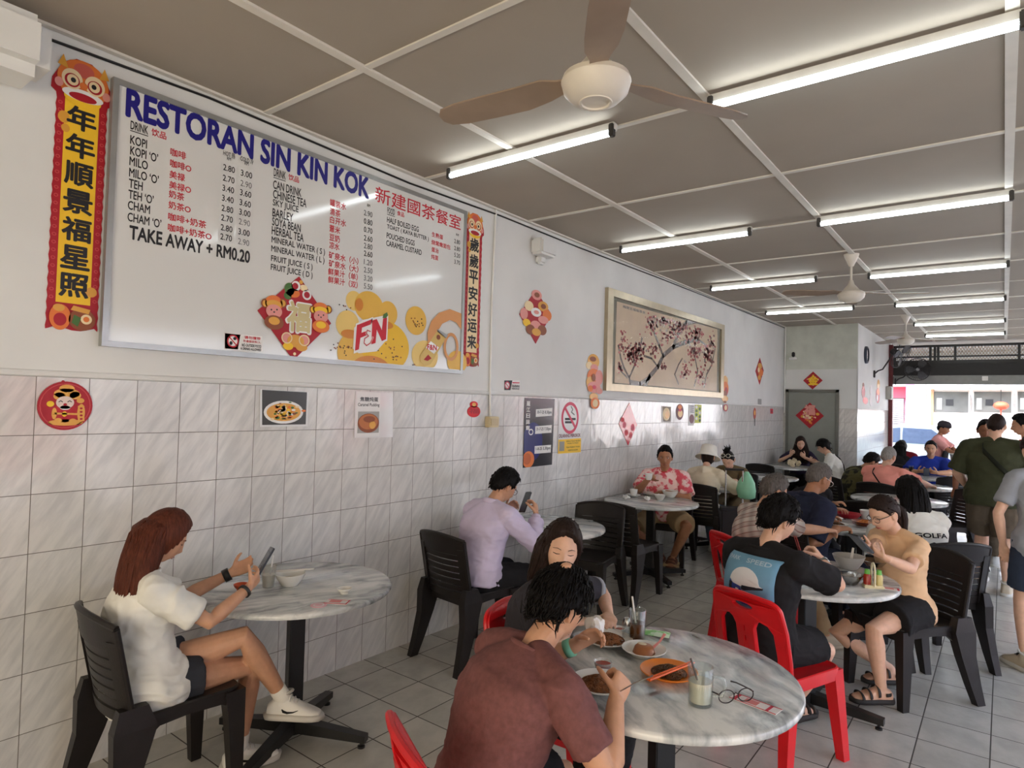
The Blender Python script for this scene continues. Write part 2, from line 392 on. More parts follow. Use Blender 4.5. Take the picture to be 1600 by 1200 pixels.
# ------------------------------------------------------------------ pipes, cable, switch box
b = MB(); b.tube([(.012, 3.938, H-.01), (.012, 3.92, 2.4), (.012, 3.925, 1.75), (.012, 3.94, 1.56)], .009, WHITE, 8)
cp = b.build('conduit', smooth=50); finish(cp, 'thin white electrical conduit running down the wall beside the red and gold scroll', 'conduit')
b = MB(); b.box((.025, 3.945, 1.512), (.05, .125, .085), M('socket_box', (206, 190, 150), .5), bev=.006); so = b.build('socket_box')
finish(so, 'small beige wall socket box at the lower end of the white conduit', 'socket'); 
b = MB(); b.box((.052, 3.945, 1.512), (.006, .09, .055), M('socket_plate', (196, 178, 140), .4), bev=.002); b.build('socket_plate', so)
P = [(.012, -1.0, 3.10), (.012, .7, 3.155), (.012, 1.6, 3.185), (.012, 2.4, 3.165), (.012, 3.0, 3.15), (.012, 4.0, 3.175), (.012, 5.2, 3.17), (.012, 7, 3.185), (.012, 9, 3.19), (.012, 12.45, 3.19)]
b = MB(); b.tube(P, .0065, BLKMET, 6); finish(b.build('cable', smooth=60), 'black cable running along the top of the tiled wall under the ceiling', 'cable')
b = MB(); b.tube([(.02, 12.48, H-.01), (.02, 12.48, 1.62)], .012, WHITE, 8); finish(b.build('corner_pipe', smooth=60), 'thin vertical pipe in the corner left of the grey door', 'pipe')

# ------------------------------------------------------------------ front opening, verandah, street
MAROON = M('maroon_paint', (96, 30, 34), .5)
b = MB(); b.box((1.262, 16.30, 1.585), (.075, .16, 3.17), MAROON, bev=.006); finish(b.build('trim_4'), kind='structure')
g = empty('roller_grille', (3.8, 16.42, 2.3), 0, 'black steel grille with diamond mesh above the street opening', 'grille')
o = np.array([3.8, 16.42, 2.3]); b = MB(); xa, xb = 1.30, 6.35
for z, h in ((3.13, .05), (2.90, .035), (2.78, .09)): b.box((3.825-o[0], 0, z-o[2]), (xb-xa, .06, h), BLKMET)
for x in (1.32, 1.98, 2.06, 2.12, 2.42, 3.48, 4.6, 5.6, 6.3): b.box((x-o[0], .0, 2.85-o[2]), (.045, .065, .6), BLKMET)
b.build('grille_frame', g)
b = MB(); MESHM = M('expanded_metal', (176, 150, 122), .6)
for i in range(120):
    x = xa-.6+i*.055
    for sgn in (1, -1):
        A = np.array([x, 16.445, 2.79]); B = A+np.array([.42*sgn*.55+(.0), 0, .36])
        if min(A[0], B[0]) < xa or max(A[0], B[0]) > xb: continue
        b.tube([A-o, B-o], .0048, MESHM, 4)
b.build('diamond_mesh', g)
b = MB(); b.box((0.025, .03, 2.62-o[2]), (xb-xa, .24, .26), M('shutter_box_black', (30, 29, 28), .5), bev=.01); b.build('shutter_box', g)
b = MB(); b.box((0.025, -.02, 2.40-o[2]), (xb-xa, .14, .19), M('shutter_slat_grey', (128, 130, 128), .4, .3), bev=.008); b.build('shutter_bar', g)
b = MB(); b.box((2.93-o[0], -.10, 2.43-o[2]), (.1, .03, .09), WHITE, bev=.005); b.build('switch_plate', g)
# verandah ceiling edge + road + kerb
ROAD = M('asphalt', (122, 120, 116), .85, var=.08, vscale=20)
slab('ground', [((-30, 20.0, -.3), (40, 60, -.15), ROAD), ((X1+.2, -20, -.3), (40, 20.0, -.15), ROAD)])
slab('trim_5', [((-6, 16.45, 2.95), (1.05, 19.4, H), PLASTER), ((-6, 19.3, 2.85), (9, 19.6, H+.1), WHITE)])
# ------------------------------------------------------------------ people
def remesh(pieces, voxel, smooth=4, fac=.5):
    """fuse overlapping closed shapes into one continuous skin"""
    b = MB()
    for V, F in pieces: b.add(V, F)
    me = bpy.data.meshes.new('tmp'); me.from_pydata(np.vstack(b.v).tolist(), [], b.f)
    bm = bmesh.new(); bm.from_mesh(me); bmesh.ops.recalc_face_normals(bm, faces=bm.faces); bm.to_mesh(me); bm.free()
    o = bpy.data.objects.new('tmp', me); COL.objects.link(o)
    r = o.modifiers.new('r', 'REMESH'); r.mode = 'VOXEL'; r.voxel_size = voxel; r.adaptivity = 0
    if smooth:
        s = o.modifiers.new('s', 'SMOOTH'); s.factor = fac; s.iterations = smooth
    ev = o.evaluated_get(bpy.context.evaluated_depsgraph_get()); m2 = ev.to_mesh()
    n = len(m2.vertices); V = np.zeros(n*3); m2.vertices.foreach_get('co', V); V = V.reshape(-1, 3)
    N = np.zeros(n*3); m2.vertices.foreach_get('normal', N); N = N.reshape(-1, 3)
    F = [list(p.vertices) for p in m2.polygons]
    ev.to_mesh_clear(); bpy.data.objects.remove(o); bpy.data.meshes.remove(me)
    return V, F, N
def loft(C, R, Fw, sx, sy, n=28, p=.9, off=None):
    """closed body through elliptical rings (centres C, right axes R, forward axes Fw)"""
    a = np.linspace(0, 2*np.pi, n, endpoint=False); c, s = np.cos(a), np.sin(a)
    c = np.sign(c)*np.abs(c)**p; s = np.sign(s)*np.abs(s)**p
    V = [C[i]+np.outer(c*sx[i], R[i])+np.outer(s*sy[i], Fw[i]) for i in range(len(C))]
    k = len(C); F = []
    for i in range(k-1):
        for j in range(n): F.append([i*n+j, i*n+(j+1) % n, (i+1)*n+(j+1) % n, (i+1)*n+j])
    F.append(list(range(n))[::-1]); F.append([(k-1)*n+j for j in range(n)])
    return np.vstack(V), F
def folds(V, N, amp, f=1.0, ph=0.0):
    """soft creases: ridged noise, longer along the body than across it"""
    o = Vector((ph*3.1, ph*1.7, ph*.9)); d = np.empty(len(V))
    for k, (x, y, z) in enumerate(V*f):
        a = mnoise.noise(Vector((x*6+z*3, y*6-z*2, z*7.5))+o); c = mnoise.noise(Vector((x*13-z*9+a*1.5, y*13+z*7, z*17+x*5))+o)
        d[k] = (1-2.2*abs(a))*.75+(1-2.4*abs(c))*.45
    return V+N*(np.clip(d-.12, -.12, 1.1)*amp*1.15)[:, None]
def ik(A, T, l1, l2, hint):
    A = np.array(A, float); T = np.array(T, float); D = T-A; d = np.linalg.norm(D)
    if d > (l1+l2)*.995: T = A+D*((l1+l2)*.995/d); D = T-A; d = np.linalg.norm(D)
    a = (l1*l1-l2*l2+d*d)/(2*d); h = math.sqrt(max(l1*l1-a*a, 1e-8)); u = D/d
    hv = np.array(hint, float); hv = nrm(hv-u*(hv@u))
    return A+u*a+hv*h, T
def limb(P, Rr, n=14):
    """smooth tapered limb through joints, rounded ends"""
    P = np.asarray(P, float); Rr = np.asarray(Rr, float)
    t0 = nrm(P[0]-P[1]); t1 = nrm(P[-1]-P[-2])
    r0 = Rr[0] if Rr.ndim == 1 else Rr[0].mean(); r1 = Rr[-1] if Rr.ndim == 1 else Rr[-1].mean()
    P = np.vstack([P[0]+t0*r0*.8, P[0]+t0*r0*.45, P, P[-1]+t1*r1*.45, P[-1]+t1*r1*.8])
    s = lambda q, k: q*k
    Rr = np.concatenate([[Rr[0]*.5], [Rr[0]*.85], Rr, [Rr[-1]*.85], [Rr[-1]*.5]])
    return tube(P, Rr, n)
def along(pts, fr):
    """points at fractions along a 2-segment limb"""
    a, b, c = pts
    return [a+(b-a)*(q*2) if q <= .5 else b+(c-b)*(q*2-1) for q in fr]
HEADR = (.074, .094, .117)
def head_shape(o, female=False):
    """local head (x right, y face, z up, origin at eye level) as a sculpted grid"""
    n, m = 64, 54
    V = []; F = []
    for i in range(m+1):
        p = math.pi*i/m
        for j in range(n):
            a = 2*math.pi*j/n
            V.append((math.sin(p)*math.cos(a), math.sin(p)*math.sin(a), math.cos(p)))
    for i in range(m):
        for j in range(n): F.append([i*n+j, (i+1)*n+j, (i+1)*n+(j+1) % n, i*n+(j+1) % n])
    return head_warp(np.array(V), o, female), F
def head_warp(D, o=1.0, female=False):
    x, y, z = D.T
    lo = np.clip(-z, 0, 1)
    X = x*HEADR[0]*(1-.30*lo**1.6*(y > -.2)-.1*lo); Z = z*HEADR[2]
    Y = y*HEADR[1]
    Y = np.where(y < 0, Y*(1-.50*np.clip(-z-.15, 0, 1)**1.0), Y*(1-.03*lo))
    Y = Y+.010*lo*(y > 0)*y
    Y = np.where(y < 0, Y*1.06, Y)
    fr = np.clip(y, 0, 1)**.5*(y > .05)
    g = lambda cx, cz, sx, sz: np.exp(-((X-cx)/sx)**2-((Z-cz)/sz)**2)
    k = .85 if female else 1.0
    Y = Y+fr*(.017*k*g(0, -.036, .012, .013)+.012*k*g(0, -.016, .0095, .022)+.006*g(.013, -.040, .008, .008)+.006*g(-.013, -.040, .008, .008))
    Y = Y-fr*(.008*g(.032, .002, .017, .011)+.008*g(-.032, .002, .017, .011))
    Y = Y+fr*(.005*k*g(.03, .022, .022, .008)+.005*k*g(-.03, .022, .022, .008)+.004*g(.043, -.03, .02, .02)+.004*g(-.043, -.03, .02, .02))
    Y = Y+fr*(.0065*g(0, -.066, .02, .005)+.0065*g(0, -.0765, .017, .0055)-.003*g(0, -.071, .024, .002)-.003*g(0, -.088, .02, .006)+.007*g(0, -.104, .018, .013))
    return np.stack([X, Y, Z], 1)
def face_y(x, z, female=False):
    """front surface of the head at (x,z)"""
    zz = z/HEADR[2]; lo = max(0, -zz); xx = x/(HEADR[0]*(1-.3*lo**1.6-.1*lo))
    yy = math.sqrt(max(.02, 1-xx*xx-zz*zz))
    return head_warp(np.array([[xx, yy, zz]]), 1, female)[0][1]
def hand(W, d, n, right, curl=(25, 35, 25), size=1.0, thumb=.3, spread=.06, hi=True):
    d = nrm(d); n = np.asarray(n, float); n = nrm(n-d*(n@d)); t = np.cross(d, n)*(1 if right else -1)
    S = size; out = []
    q = [(-.03, .024, .021), (0, .027, .019), (.03, .036, .017), (.06, .041, .0155), (.083, .040, .012), (.092, .036, .009)]
    out.append(loft([W+d*a*S for a, _, _ in q], [t]*6, [n]*6, [b*S for _, b, _ in q], [c*S for _, _, c in q], 16, .85))
    for i, (bx, bd, L) in enumerate(zip((.0285, .0095, -.0095, -.0275), (.084, .088, .085, .077), (.070, .078, .073, .057))):
        p = W+d*bd*S*.93+t*bx*S; ang = 0; P = [p-d*.012*S, p]; sp = spread*(1.5-i)
        for sg, c in zip((.45, .3, .25), curl):
            c = c+(i-1.2)*5
            ang += math.radians(c)
            v = d*math.cos(ang)+n*math.sin(ang)+t*sp*math.cos(ang); p = p+nrm(v)*L*sg*S; P.append(p)
        r = (.0088 if i < 3 else .0078)*S
        out.append(limb(P, [r, r, r*.95, r*.88, r*.72], 10 if hi else 7))
    p = W+d*.028*S+t*.028*S; v = nrm(d*.62+t*.72+n*thumb); P = [p-v*.02*S, p]
    for sg, bend in ((.036, 0), (.030, .28), (.024, .28)):
        v = nrm(v+d*bend*.6+n*bend*thumb*1.5-t*bend*.7); p = p+v*sg*S; P.append(p)
    out.append(limb(P, np.array([.013, .0125, .0105, .0095, .0072])*S, 10))
    return out
def foot_pieces(A, fd, up, grow=0.0, s=1.0, hz=.08):
    fd = nrm(fd); up = nrm(np.asarray(up)-fd*(np.asarray(up)@fd)); rt = np.cross(fd, up)
    q = [(-.068, .022, .026), (-.055, .032, .036), (-.02, .036, .045), (.03, .038, .044), (.08, .044, .033), (.125, .047, .024), (.16, .043, .018), (.182, .028, .012)]
    C = []; sx = []; sy = []
    for a, b, h in q:
        C.append(A+fd*a*s+up*(h-hz)*s); sx.append((b+grow)*s); sy.append((h+grow)*s)
    C[0] = C[0]-fd*grow; C[-1] = C[-1]+fd*grow
    return loft(C, [rt]*8, [up]*8, sx, sy, 18, .8), (C, rt, up, fd, sx, sy)

SKINS = {}
def skin(tone):
    if tone not in SKINS:
        r = {'light': (216, 172, 146), 'mid': (196, 148, 118), 'tan': (168, 118, 88), 'brown': (142, 94, 68)}[tone]
        SKINS[tone] = M('skin_'+tone, r, .52, var=.07, vscale=30, bump=.04, bscale=260, sss=.12, spec=.4)
    return SKINS[tone]
HAIRLINES = {  # angle from the front (deg) -> height of the hairline (unit sphere)
    'short': ([0, 35, 55, 72, 84, 98, 125, 180], [.60, .58, .50, .22, -.12, .06, -.42, -.60]),
    'fringe': ([0, 35, 55, 72, 84, 98, 125, 180], [.26, .24, .2, .02, -.2, -.05, -.45, -.62]),
    'long': ([0, 30, 50, 66, 80, 100, 130, 180], [.62, .55, .36, -.15, -.75, -.95, -1.1, -1.1]),
    'tied': ([0, 35, 55, 72, 84, 98, 125, 180], [.58, .52, .42, .18, -.05, .12, -.40, -.55]),
    'bangs': ([0, 25, 45, 60, 80, 100, 130, 180], [.40, .36, .24, -.15, -.8, -1.1, -1.1, -1.1])}
def hair_shell(style, thick, rough, seed, top=1.0):
    n, m = 72, 56
    V = []; F = []
    az, zl = HAIRLINES[style]
    for i in range(m+1):
        p = math.pi*i/m
        for j in range(n):
            a = 2*math.pi*j/n
            V.append((math.sin(p)*math.cos(a), math.sin(p)*math.sin(a), math.cos(p)))
    for i in range(m):
        for j in range(n): F.append([i*n+j, (i+1)*n+j, (i+1)*n+(j+1) % n, i*n+(j+1) % n])
    D = np.array(V); B = head_warp(D)
    ang = np.degrees(np.arctan2(np.abs(D[:, 0]), D[:, 1]))
    zh = np.interp(ang, az, zl)
    nz = np.array([mnoise.noise(Vector((d[0]*5+seed, d[1]*5, d[2]*3))) for d in D])
    ns = np.array([mnoise.noise(Vector((ang_*.35+seed, d[2]*2.2, (1 if d[0] > 0 else 3)))) for ang_, d in zip(ang, D)])
    mk = np.clip((D[:, 2]-zh+nz*.07)/.16+.4, 0, 1); mk = mk*mk*(3-2*mk)
    tk = thick*(.65+.45*np.clip(D[:, 2]+.1, 0, 1)*top)+rough*(nz*.6+ns)
    off = -.022+(tk+.022)*mk
    O = D*np.array([1, 1, 1.0]); O /= np.linalg.norm(O, axis=1)[:, None]
    return B+O*off[:, None], F, D, mk
def person(label, H, fwd, lean=(5, 12), twist=0, side=0, look=(0, 10, 0), s=1.0, sex='m', tone='mid', vox=.006, arms=None, legs=None,
           shirt=None, bottom=None, shoes=None, hair=None, neck=(12,), group=None, fat=1.0, face=True, glasses=None, extra=None, hs=1.0, eyes='down', ls=1.0):
    H = np.array(H, float); f = nrm([fwd[0], fwd[1], 0])
    if H[2] < .6: s *= .945; H[2] = .505                                     # seated
    up = np.array([0, 0, 1.]); rt = np.cross(f, up)
    fem = sex == 'f'
    O = np.array([H[0], H[1], 0.0])
    root = empty('person', O, 0, label, 'person', group)
    rot = lambda a, ax=f: np.cos(math.radians(a))*up+np.sin(math.radians(a))*ax
    u0 = nrm(rot(lean[0])+rt*math.sin(math.radians(side*.5))); u1 = nrm(rot(lean[1])+rt*math.sin(math.radians(side)))
    ta = math.radians(twist); rs = math.cos(ta)*rt+math.sin(ta)*f           # shoulder line turned (positive: right shoulder forward)
    rs = nrm(rs-u1*(rs@u1)+0*rt)
    Wp = H+u0*.20*s; N = Wp+u1*.31*s
    # spine samples
    ts = np.linspace(0, 1, 13)
    sp = np.array([(1-t)**2*H+2*t*(1-t)*(Wp+u0*.03)+t*t*N for t in ts])
    def spine(d):
        t = d/(.51*s)
        if t < 0: return H+u0*d, u0, rt
        if t > 1: return N+u1*(d-.51*s), u1, rs
        c = (1-t)**2*H+2*t*(1-t)*(Wp+u0*.03)+t*t*N; u = nrm((1-t)*u0+t*u1); r = nrm((1-t)*rt+t*rs); r = nrm(r-u*(r@u))
        return c, u, r
    if fem: TB = [(-.10, .145, .105), (-.03, .172, .122), (.05, .165, .118), (.13, .135, .098), (.19, .126, .093), (.27, .138, .108), (.34, .150, .122), (.40, .152, .108), (.45, .138, .088), (.485, .092, .068), (.512, .060, .058)]
    else: TB = [(-.10, .14, .105), (-.03, .162, .118), (.05, .160, .118), (.13, .150, .112), (.19, .150, .112), (.27, .162, .120), (.34, .176, .124), (.40, .178, .114), (.45, .160, .092), (.485, .106, .074), (.512, .067, .064)]
    def torso(grow, lo, hi, ex=None):
        C = []; R = []; Fw = []; sx = []; sy = []
        for d, a, b in TB:
            if d < lo or d > hi: continue
            c, u, r = spine(d*s); fw = np.cross(u, r)
            k = fat if d < .36 else 1+(fat-1)*.6
            g = grow if not callable(grow) else grow(d)
            C.append(c+fw*(.02*s*(fat-1)*3 if .02 < d < .3 else 0)); R.append(r); Fw.append(fw); sx.append(a*s*k+g); sy.append(b*s*k+g)
        return loft(C, R, Fw, sx, sy)
    shw = (.158 if fem else .182)*s*(1+(fat-1)*.4)
    Sh = {}
    for sd, q in (('R', 1), ('L', -1)):
        Sh[sd] = N-u1*.055*s+rs*shw*q
    # arms
    l1, l2 = .285*s, .245*s
    J = {}
    for sd, q in (('R', 1), ('L', -1)):
        a = (arms or {}).get(sd, {})
        tgt = np.array(a.get('w', Sh[sd]+np.array([0, 0, -.5])*s+rs*.1*q), float)
        hint = np.array(a.get('e', rs*.4*q-f*.5-up*.7), float)
        E, W_ = ik(Sh[sd], tgt, l1, l2, hint)
        J[sd] = (Sh[sd], E, W_, a)
    # legs
    m1, m2 = .43*s*ls, .405*s*ls
    K = {}
    for sd, q in (('R', 1), ('L', -1)):
        g = (legs or {}).get(sd, {})
        hp = H+rt*.088*s*q
        an = np.array(g.get('a', H+rt*.1*q+f*.42-up*.45), float)
        kn, an = ik(hp, an, m1, m2, g.get('k', f+up*.6))
        K[sd] = (hp, kn, an, g)
    # ---- head frame
    yw, pt, rl = [math.radians(q) for q in look]
    hf0 = math.cos(yw)*f-math.sin(yw)*rt                                     # positive yaw turns to the left
    hf = math.cos(pt)*hf0-math.sin(pt)*up; hu = math.cos(pt)*up+math.sin(pt)*hf0; hr = np.cross(hf, hu)
    hr, hu = math.cos(rl)*hr+math.sin(rl)*hu, -math.sin(rl)*hr+math.cos(rl)*hu
    un = nrm(u1*math.cos(math.radians(neck[0]))+hf0*math.sin(math.radians(neck[0])))
    NB = N+un*.075*s
    HC = NB+hu*.095*s*hs+hf*.018*s
    HM = np.stack([hr, hf, hu], 1)*s*hs
    toW = lambda V: np.asarray(V) @ HM.T+HC
    hi = vox <= .0065
    # ---- body
    pcs = [torso(0, -1, 1)]
    pcs.append(limb([N-u1*.05*s, N+un*.03*s, NB+un*.06*s-hf*.004], np.array([.062, .053, .05])*s*(1 if not fem else .86)))
    for q in (1, -1): pcs.append(limb([N+un*.005*s, N-u1*.045*s+rs*shw*.95*q], np.array([.038, .043])*s))
    for sd in 'RL':
        A, E, W_, a = J[sd]; k = (.86 if fem else 1.0)*(1+(fat-1)*.7)
        P = [A, A+(E-A)*.35, A+(E-A)*.75, E, E+(W_-E)*.25, E+(W_-E)*.6, W_]
        pcs.append(limb(P, np.array([.047, .049, .043, .041, .043, .036, .027])*s*k))
        hp, kn, an, g = K[sd]; k = (1.0 if fem else 1.0)*(1+(fat-1)*.5)
        P = [hp, hp+(kn-hp)*.3, hp+(kn-hp)*.7, kn, kn+(an-kn)*.25, kn+(an-kn)*.6, kn+(an-kn)*.9, an-(an-kn)*.02]
        pcs.append(limb(P, np.array([.088, .083, .066, .054, .056, .046, .034, .035])*s*k))
        fd = np.array(g.get('fd', f), float); fu = np.array(g.get('fu', up), float)
        if not (shoes and shoes.get('hide')): pcs.append(foot_pieces(an, fd, fu, 0, s)[0])
    hd = head_shape(1, fem)
    ears = []
    for q in (1, -1):
        b = MB(); b.ell((.074*q, -.012, -.012), (.010, .019, .032), n=14, m=10, R=rotz(-.35*q)); ears.append((np.vstack(b.v), b.f))
        b = MB(); b.tube([(.080*q, -.024, .012), (.083*q, -.03, .0), (.082*q, -.03, -.018), (.078*q, -.02, -.034)], .006, n=8); ears.append((np.vstack(b.v), b.f))
    heads = [(toW(V), F) for V, F in [hd]+ears]
    hands = []
    for sd in 'RL':
        A, E, W_, a = J[sd]
        if a.get('none'): continue
        d = a.get('d', W_-E)
        hands += hand(W_, d, a.get('n', -up), sd == 'R', a.get('curl', (22, 30, 20)), s*(.92 if fem else 1.02), a.get('th', .3), a.get('sp', .05), hi)
    if hi: V, F, Nn = remesh(pcs+heads+hands, vox, 3)
    else:
        V, F, Nn = remesh(pcs, vox, 4)
        b = MB(); b.add(V, F)
        for v, ff in heads+hands: b.add(v, ff)
        V, F = np.vstack(b.v), b.f
    def part(name, V, F, mat, parent=root, smooth=True):
        b = MB(); b.add(V, F, mat); return b.build(name, parent, None, 80 if smooth else None, None) if False else _part(name, V, F, mat, parent, O, smooth)
    body = part('body', V, F, skin(tone))
    # ---- face
    if face:
        dk = M('face_dark', (38, 26, 22), .6); lip = M('lip_'+tone, {'light': (186, 106, 98), 'mid': (160, 92, 82), 'tan': (138, 84, 70), 'brown': (116, 68, 58)}[tone], .4)
        fy = lambda x, z: face_y(x, z, fem)
        for q in (1, -1):
            if eyes == 'open':
                b = MB(); b.ell((.031*q, fy(.031*q, .001)-.0045, .001), (.0135, .0085, .0062), M('eye_white', (226, 220, 212), .25), n=12, m=8)
                e = part('eye', toW(np.vstack(b.v)), b.f, b.slots[0])
                b = MB(); b.ell((.031*q, fy(.031*q, .001)+.0028, .001), (.0056, .002, .0056), dk, n=10, m=6); part('iris', toW(np.vstack(b.v)), b.f, dk, e)
                zs = (.0055, .0078, .0058)
            else: zs = (-.0005, -.0035, -.001)
            b = MB(); b.tube([(x*q, fy(x*q, z)+.0006, z) for x, z in zip((.0175, .031, .0455), zs)], [.0011, .0021, .0014], n=6)
            part('eyelash', toW(np.vstack(b.v)), b.f, dk)
            b = MB(); b.tube([(x*q, fy(x*q, z)+.0008, z) for x, z in zip((.0155, .032, .049), (.0185, .0235, .018))], np.array([[.0015, .0032], [.0018, .0036], [.001, .0015]])*(.75 if fem else 1), n=6, up=(0, 1, 0))
            part('eyebrow', toW(np.vstack(b.v)), b.f, M('hair_'+hair['col'], HAIRC[hair['col']], .5) if hair else dk)
        b = MB()
        b.tube([(x, fy(x, -.0665-abs(x)*.08)+.0006, -.0665-abs(x)*.08) for x in (-.023, -.012, -.004, .004, .012, .023)], np.array([[.001, .001], [.0022, .0036], [.0026, .004], [.0026, .004], [.0022, .0036], [.001, .001]]), n=8, up=(0, 1, 0))
        b.tube([(x, fy(x, -.0755+abs(x)*.10)+.0006, -.0755+abs(x)*.10) for x in (-.02, -.01, 0, .01, .02)], np.array([[.001, .001], [.0025, .0042], [.003, .005], [.0025, .0042], [.001, .001]]), n=8, up=(0, 1, 0))
        part('lips', toW(np.vstack(b.v)), b.f, lip)
    # ---- hair
    if hair:
        hm = hair_mat(hair['col']); b = MB(); sd0 = hash(label) % 97 if False else len(label)*1.37
        Vh, Fh, D, mk = hair_shell(hair['line'], hair.get('thick', .02), hair.get('rough', .006), sd0, hair.get('top', 1.0))
        b.add(toW(Vh), Fh)
        rg = np.random.default_rng(len(label)*7+3)
        # strands breaking up the outline
        idx = np.where((mk > .9))[0]
        for i in rg.choice(idx, min(len(idx), int(hair.get('tufts', 90)*1.6)), replace=False):
            dn = D[i]; p = Vh[i]; fl = np.array([dn[0]*.3, -.55, -.35]) if hair['line'] not in ('short', 'fringe') else np.array([dn[0]*1.2, dn[1]*1.0-.15, -.5])
            fl = fl-dn*(fl@dn)*.95; L = hair.get('tl', .03)*rg.uniform(.7, 1.3)*(.62 if dn[2] > .75 else 1); jt = rg.normal(0, .13, 3); jt = jt-dn*(jt@dn)*.9
            P = [p-dn*.006, p+dn*.0015+nrm(fl+jt*.3)*L*.5, p-dn*.001+nrm(fl+jt)*L-dn*L*.16]
            b.tube(toW(P), np.array([.0034, .0030, .0006])*s, n=5)
        for kind, dat in hair.get('mass', []):
            # dat: list of (local offset x,y,z in body axes from head centre in metres, rx, ry); flows from the head
            C = [HC+rt*x*s+f*y*s+up*z*s for x, y, z, _, _ in dat]
            rx = [q[3]*s for q in dat]; ry = [q[4]*s for q in dat]
            V, F = loft(C, [rt]*len(C), [f]*len(C), rx, ry, 30, .95)
            nz = np.array([mnoise.noise(Vector((v[0]*42, v[1]*42, v[2]*3.5))) for v in V])
            cen = np.repeat(np.array(C), 30, 0); dd = V-cen; dd /= np.linalg.norm(dd, axis=1)[:, None]+1e-9
            b.add(V+dd*(nz*.010)[:, None], F)
            for q in range(hair.get('locks', 70)):
                a = rg.uniform(0, 2*math.pi); P = []
                t0 = rg.uniform(0, .35)*(len(C)-1); aa = a
                for t in np.linspace(t0, len(C)-1, 7):
                    i = int(min(t, len(C)-1.001)); w_ = t-i
                    c = C[i]*(1-w_)+C[i+1]*w_; x_ = rx[i]*(1-w_)+rx[i+1]*w_; y_ = ry[i]*(1-w_)+ry[i+1]*w_
                    P.append(c+rt*math.cos(aa)*x_*1.02+f*math.sin(aa)*y_*1.02); aa += rg.normal(0, .05)
                dl = nrm(P[-1]-P[-2]); P.append(P[-1]+dl*rg.uniform(.01, hair.get('tip', .045)))
                b.tube(P, np.array([.002, .006, .0075, .0075, .0075, .007, .005, .0008])*s, n=5)
        Vx = np.vstack(b.v); ho = part('hair', Vx, b.f, hm)
    # ---- clothes
    ph = len(label)*.77
    if shirt:
        g = shirt.get('fit', .016)*s; sl = shirt.get('sleeve', .55); lo = shirt.get('lo', -.11)
        gg = lambda d: g*(.62 if d > .44 else 1.0)+(.014 if d < .1 else 0)*shirt.get('loose', 1)-(0.0 if d < .5 else .002)
        pc = [torso(gg, lo, .52)]
        for q in (1, -1): pc.append(limb([N-u1*.004*s+rs*.03*q*s, N-u1*.042*s+rs*shw*.95*q], np.array([.044 if not fem else .041, .049 if not fem else .046])*s+g*.5))
        for sd in 'RL':
            A, E, W_, a = J[sd]; k = (.9 if fem else 1.0)*(1+(fat-1)*.7)
            if sl <= 1:
                dA = nrm(E-A)*s; P = [A-dA*.05, A-dA*.03, A, A+(E-A)*sl*.5, A+(E-A)*sl*.92, A+(E-A)*sl]
                pc.append(tube(P, np.array([.022, .044, .054, .053, .053, .053])*s*k+g*shirt.get('wide', .9)*.75, 18))
            else:
                q = sl-1; dA = nrm(E-A)*s; P = [A-dA*.05, A-dA*.03, A, A+(E-A)*.5, E, E+(W_-E)*.4*q, E+(W_-E)*q]
                pc.append(tube(P, np.array([.022, .046, .057, .052, .048, .046, .036])*s*k+g*.7, 18))
        if shirt.get('hood'): pc.append(limb([N+rs*.07*s-f*.02, N-f*.075*s, N-rs*.07*s-f*.02], np.array([.04, .055, .04])*s))
        vv = max(vox*1.15, .006)
        V, F, Nn = remesh(pc, vv, 3); V2 = folds(V, Nn, shirt.get('amp', .007), 1.0, ph); fo = np.clip((np.linalg.norm(V-N, axis=1)-.10*s)/.09, 0, 1)[:, None]; V = V+(V2-V)*fo
        so = part(shirt.get('name', 'tee_shirt'), V, F, shirt['mat'])
        if shirt.get('collar'):
            b = MB(); cc = []; 
            for t in np.linspace(0, 2*math.pi, 25)[:-1]:
                cc.append(N+u1*.012*s+rs*math.cos(t)*.067*s+np.cross(u1, rs)*math.sin(t)*.066*s+u1*(-.02 if math.sin(t) > .5 else 0.008)*s)
            cc.append(cc[0]); b.tube(cc, np.array([[.007, .02]]*25)*s, n=8, up=u1, cap=False)
            part('collar', np.vstack(b.v), b.f, shirt['collar'], so)
        elif not shirt.get('nocollar'):
            c0, uu, r0 = spine(.507*s); kx = 1+(fat-1)*.6; gx = g*.62-.002; b = MB(); cc = [c0+r0*math.cos(t)*((.062 if fem else .069)*s*kx+gx)+np.cross(uu, r0)*math.sin(t)*((.060 if fem else .066)*s*kx+gx) for t in np.linspace(0, 2*math.pi, 29)]
            b.tube(cc, np.array([[.006, .010]]*29)*s, n=8, up=uu, cap=False); part('neckband', np.vstack(b.v), b.f, shirt['mat'], so)
    if bottom:
        g = bottom.get('fit', .014)*s; L = bottom.get('len', 1.0); pc = [torso(g+.004, -.11, .06)]
        c, u, r = spine(-.04*s)
        for sd in 'RL':
            hp, kn, an, gg_ = K[sd]; kf = (1+(fat-1)*.5)
            if L <= 1: P = [hp, hp+(kn-hp)*L*.4, hp+(kn-hp)*L*.8, hp+(kn-hp)*L]; R_ = np.array([.094, .090, .078+.01*(1-L)*2, .074+.016*(1-L)*2])*s*kf+g*bottom.get('wide', 1.0)
            else:
                q = L-1; P = [hp, hp+(kn-hp)*.5, kn-(kn-hp)*.05, kn+(an-kn)*.1, kn+(an-kn)*.5*q, kn+(an-kn)*q]; R_ = np.array([.094, .086, .074, .072, .062, .050])*s*kf+g*bottom.get('wide', 1.0)
            pc.append(tube(P, R_, 18))
        V, F, Nn = remesh(pc, max(vox*1.15, .006), 3); V = folds(V, Nn, bottom.get('amp', .005), 1.2, ph+1)
        part(bottom.get('name', 'shorts'), V, F, bottom['mat'])
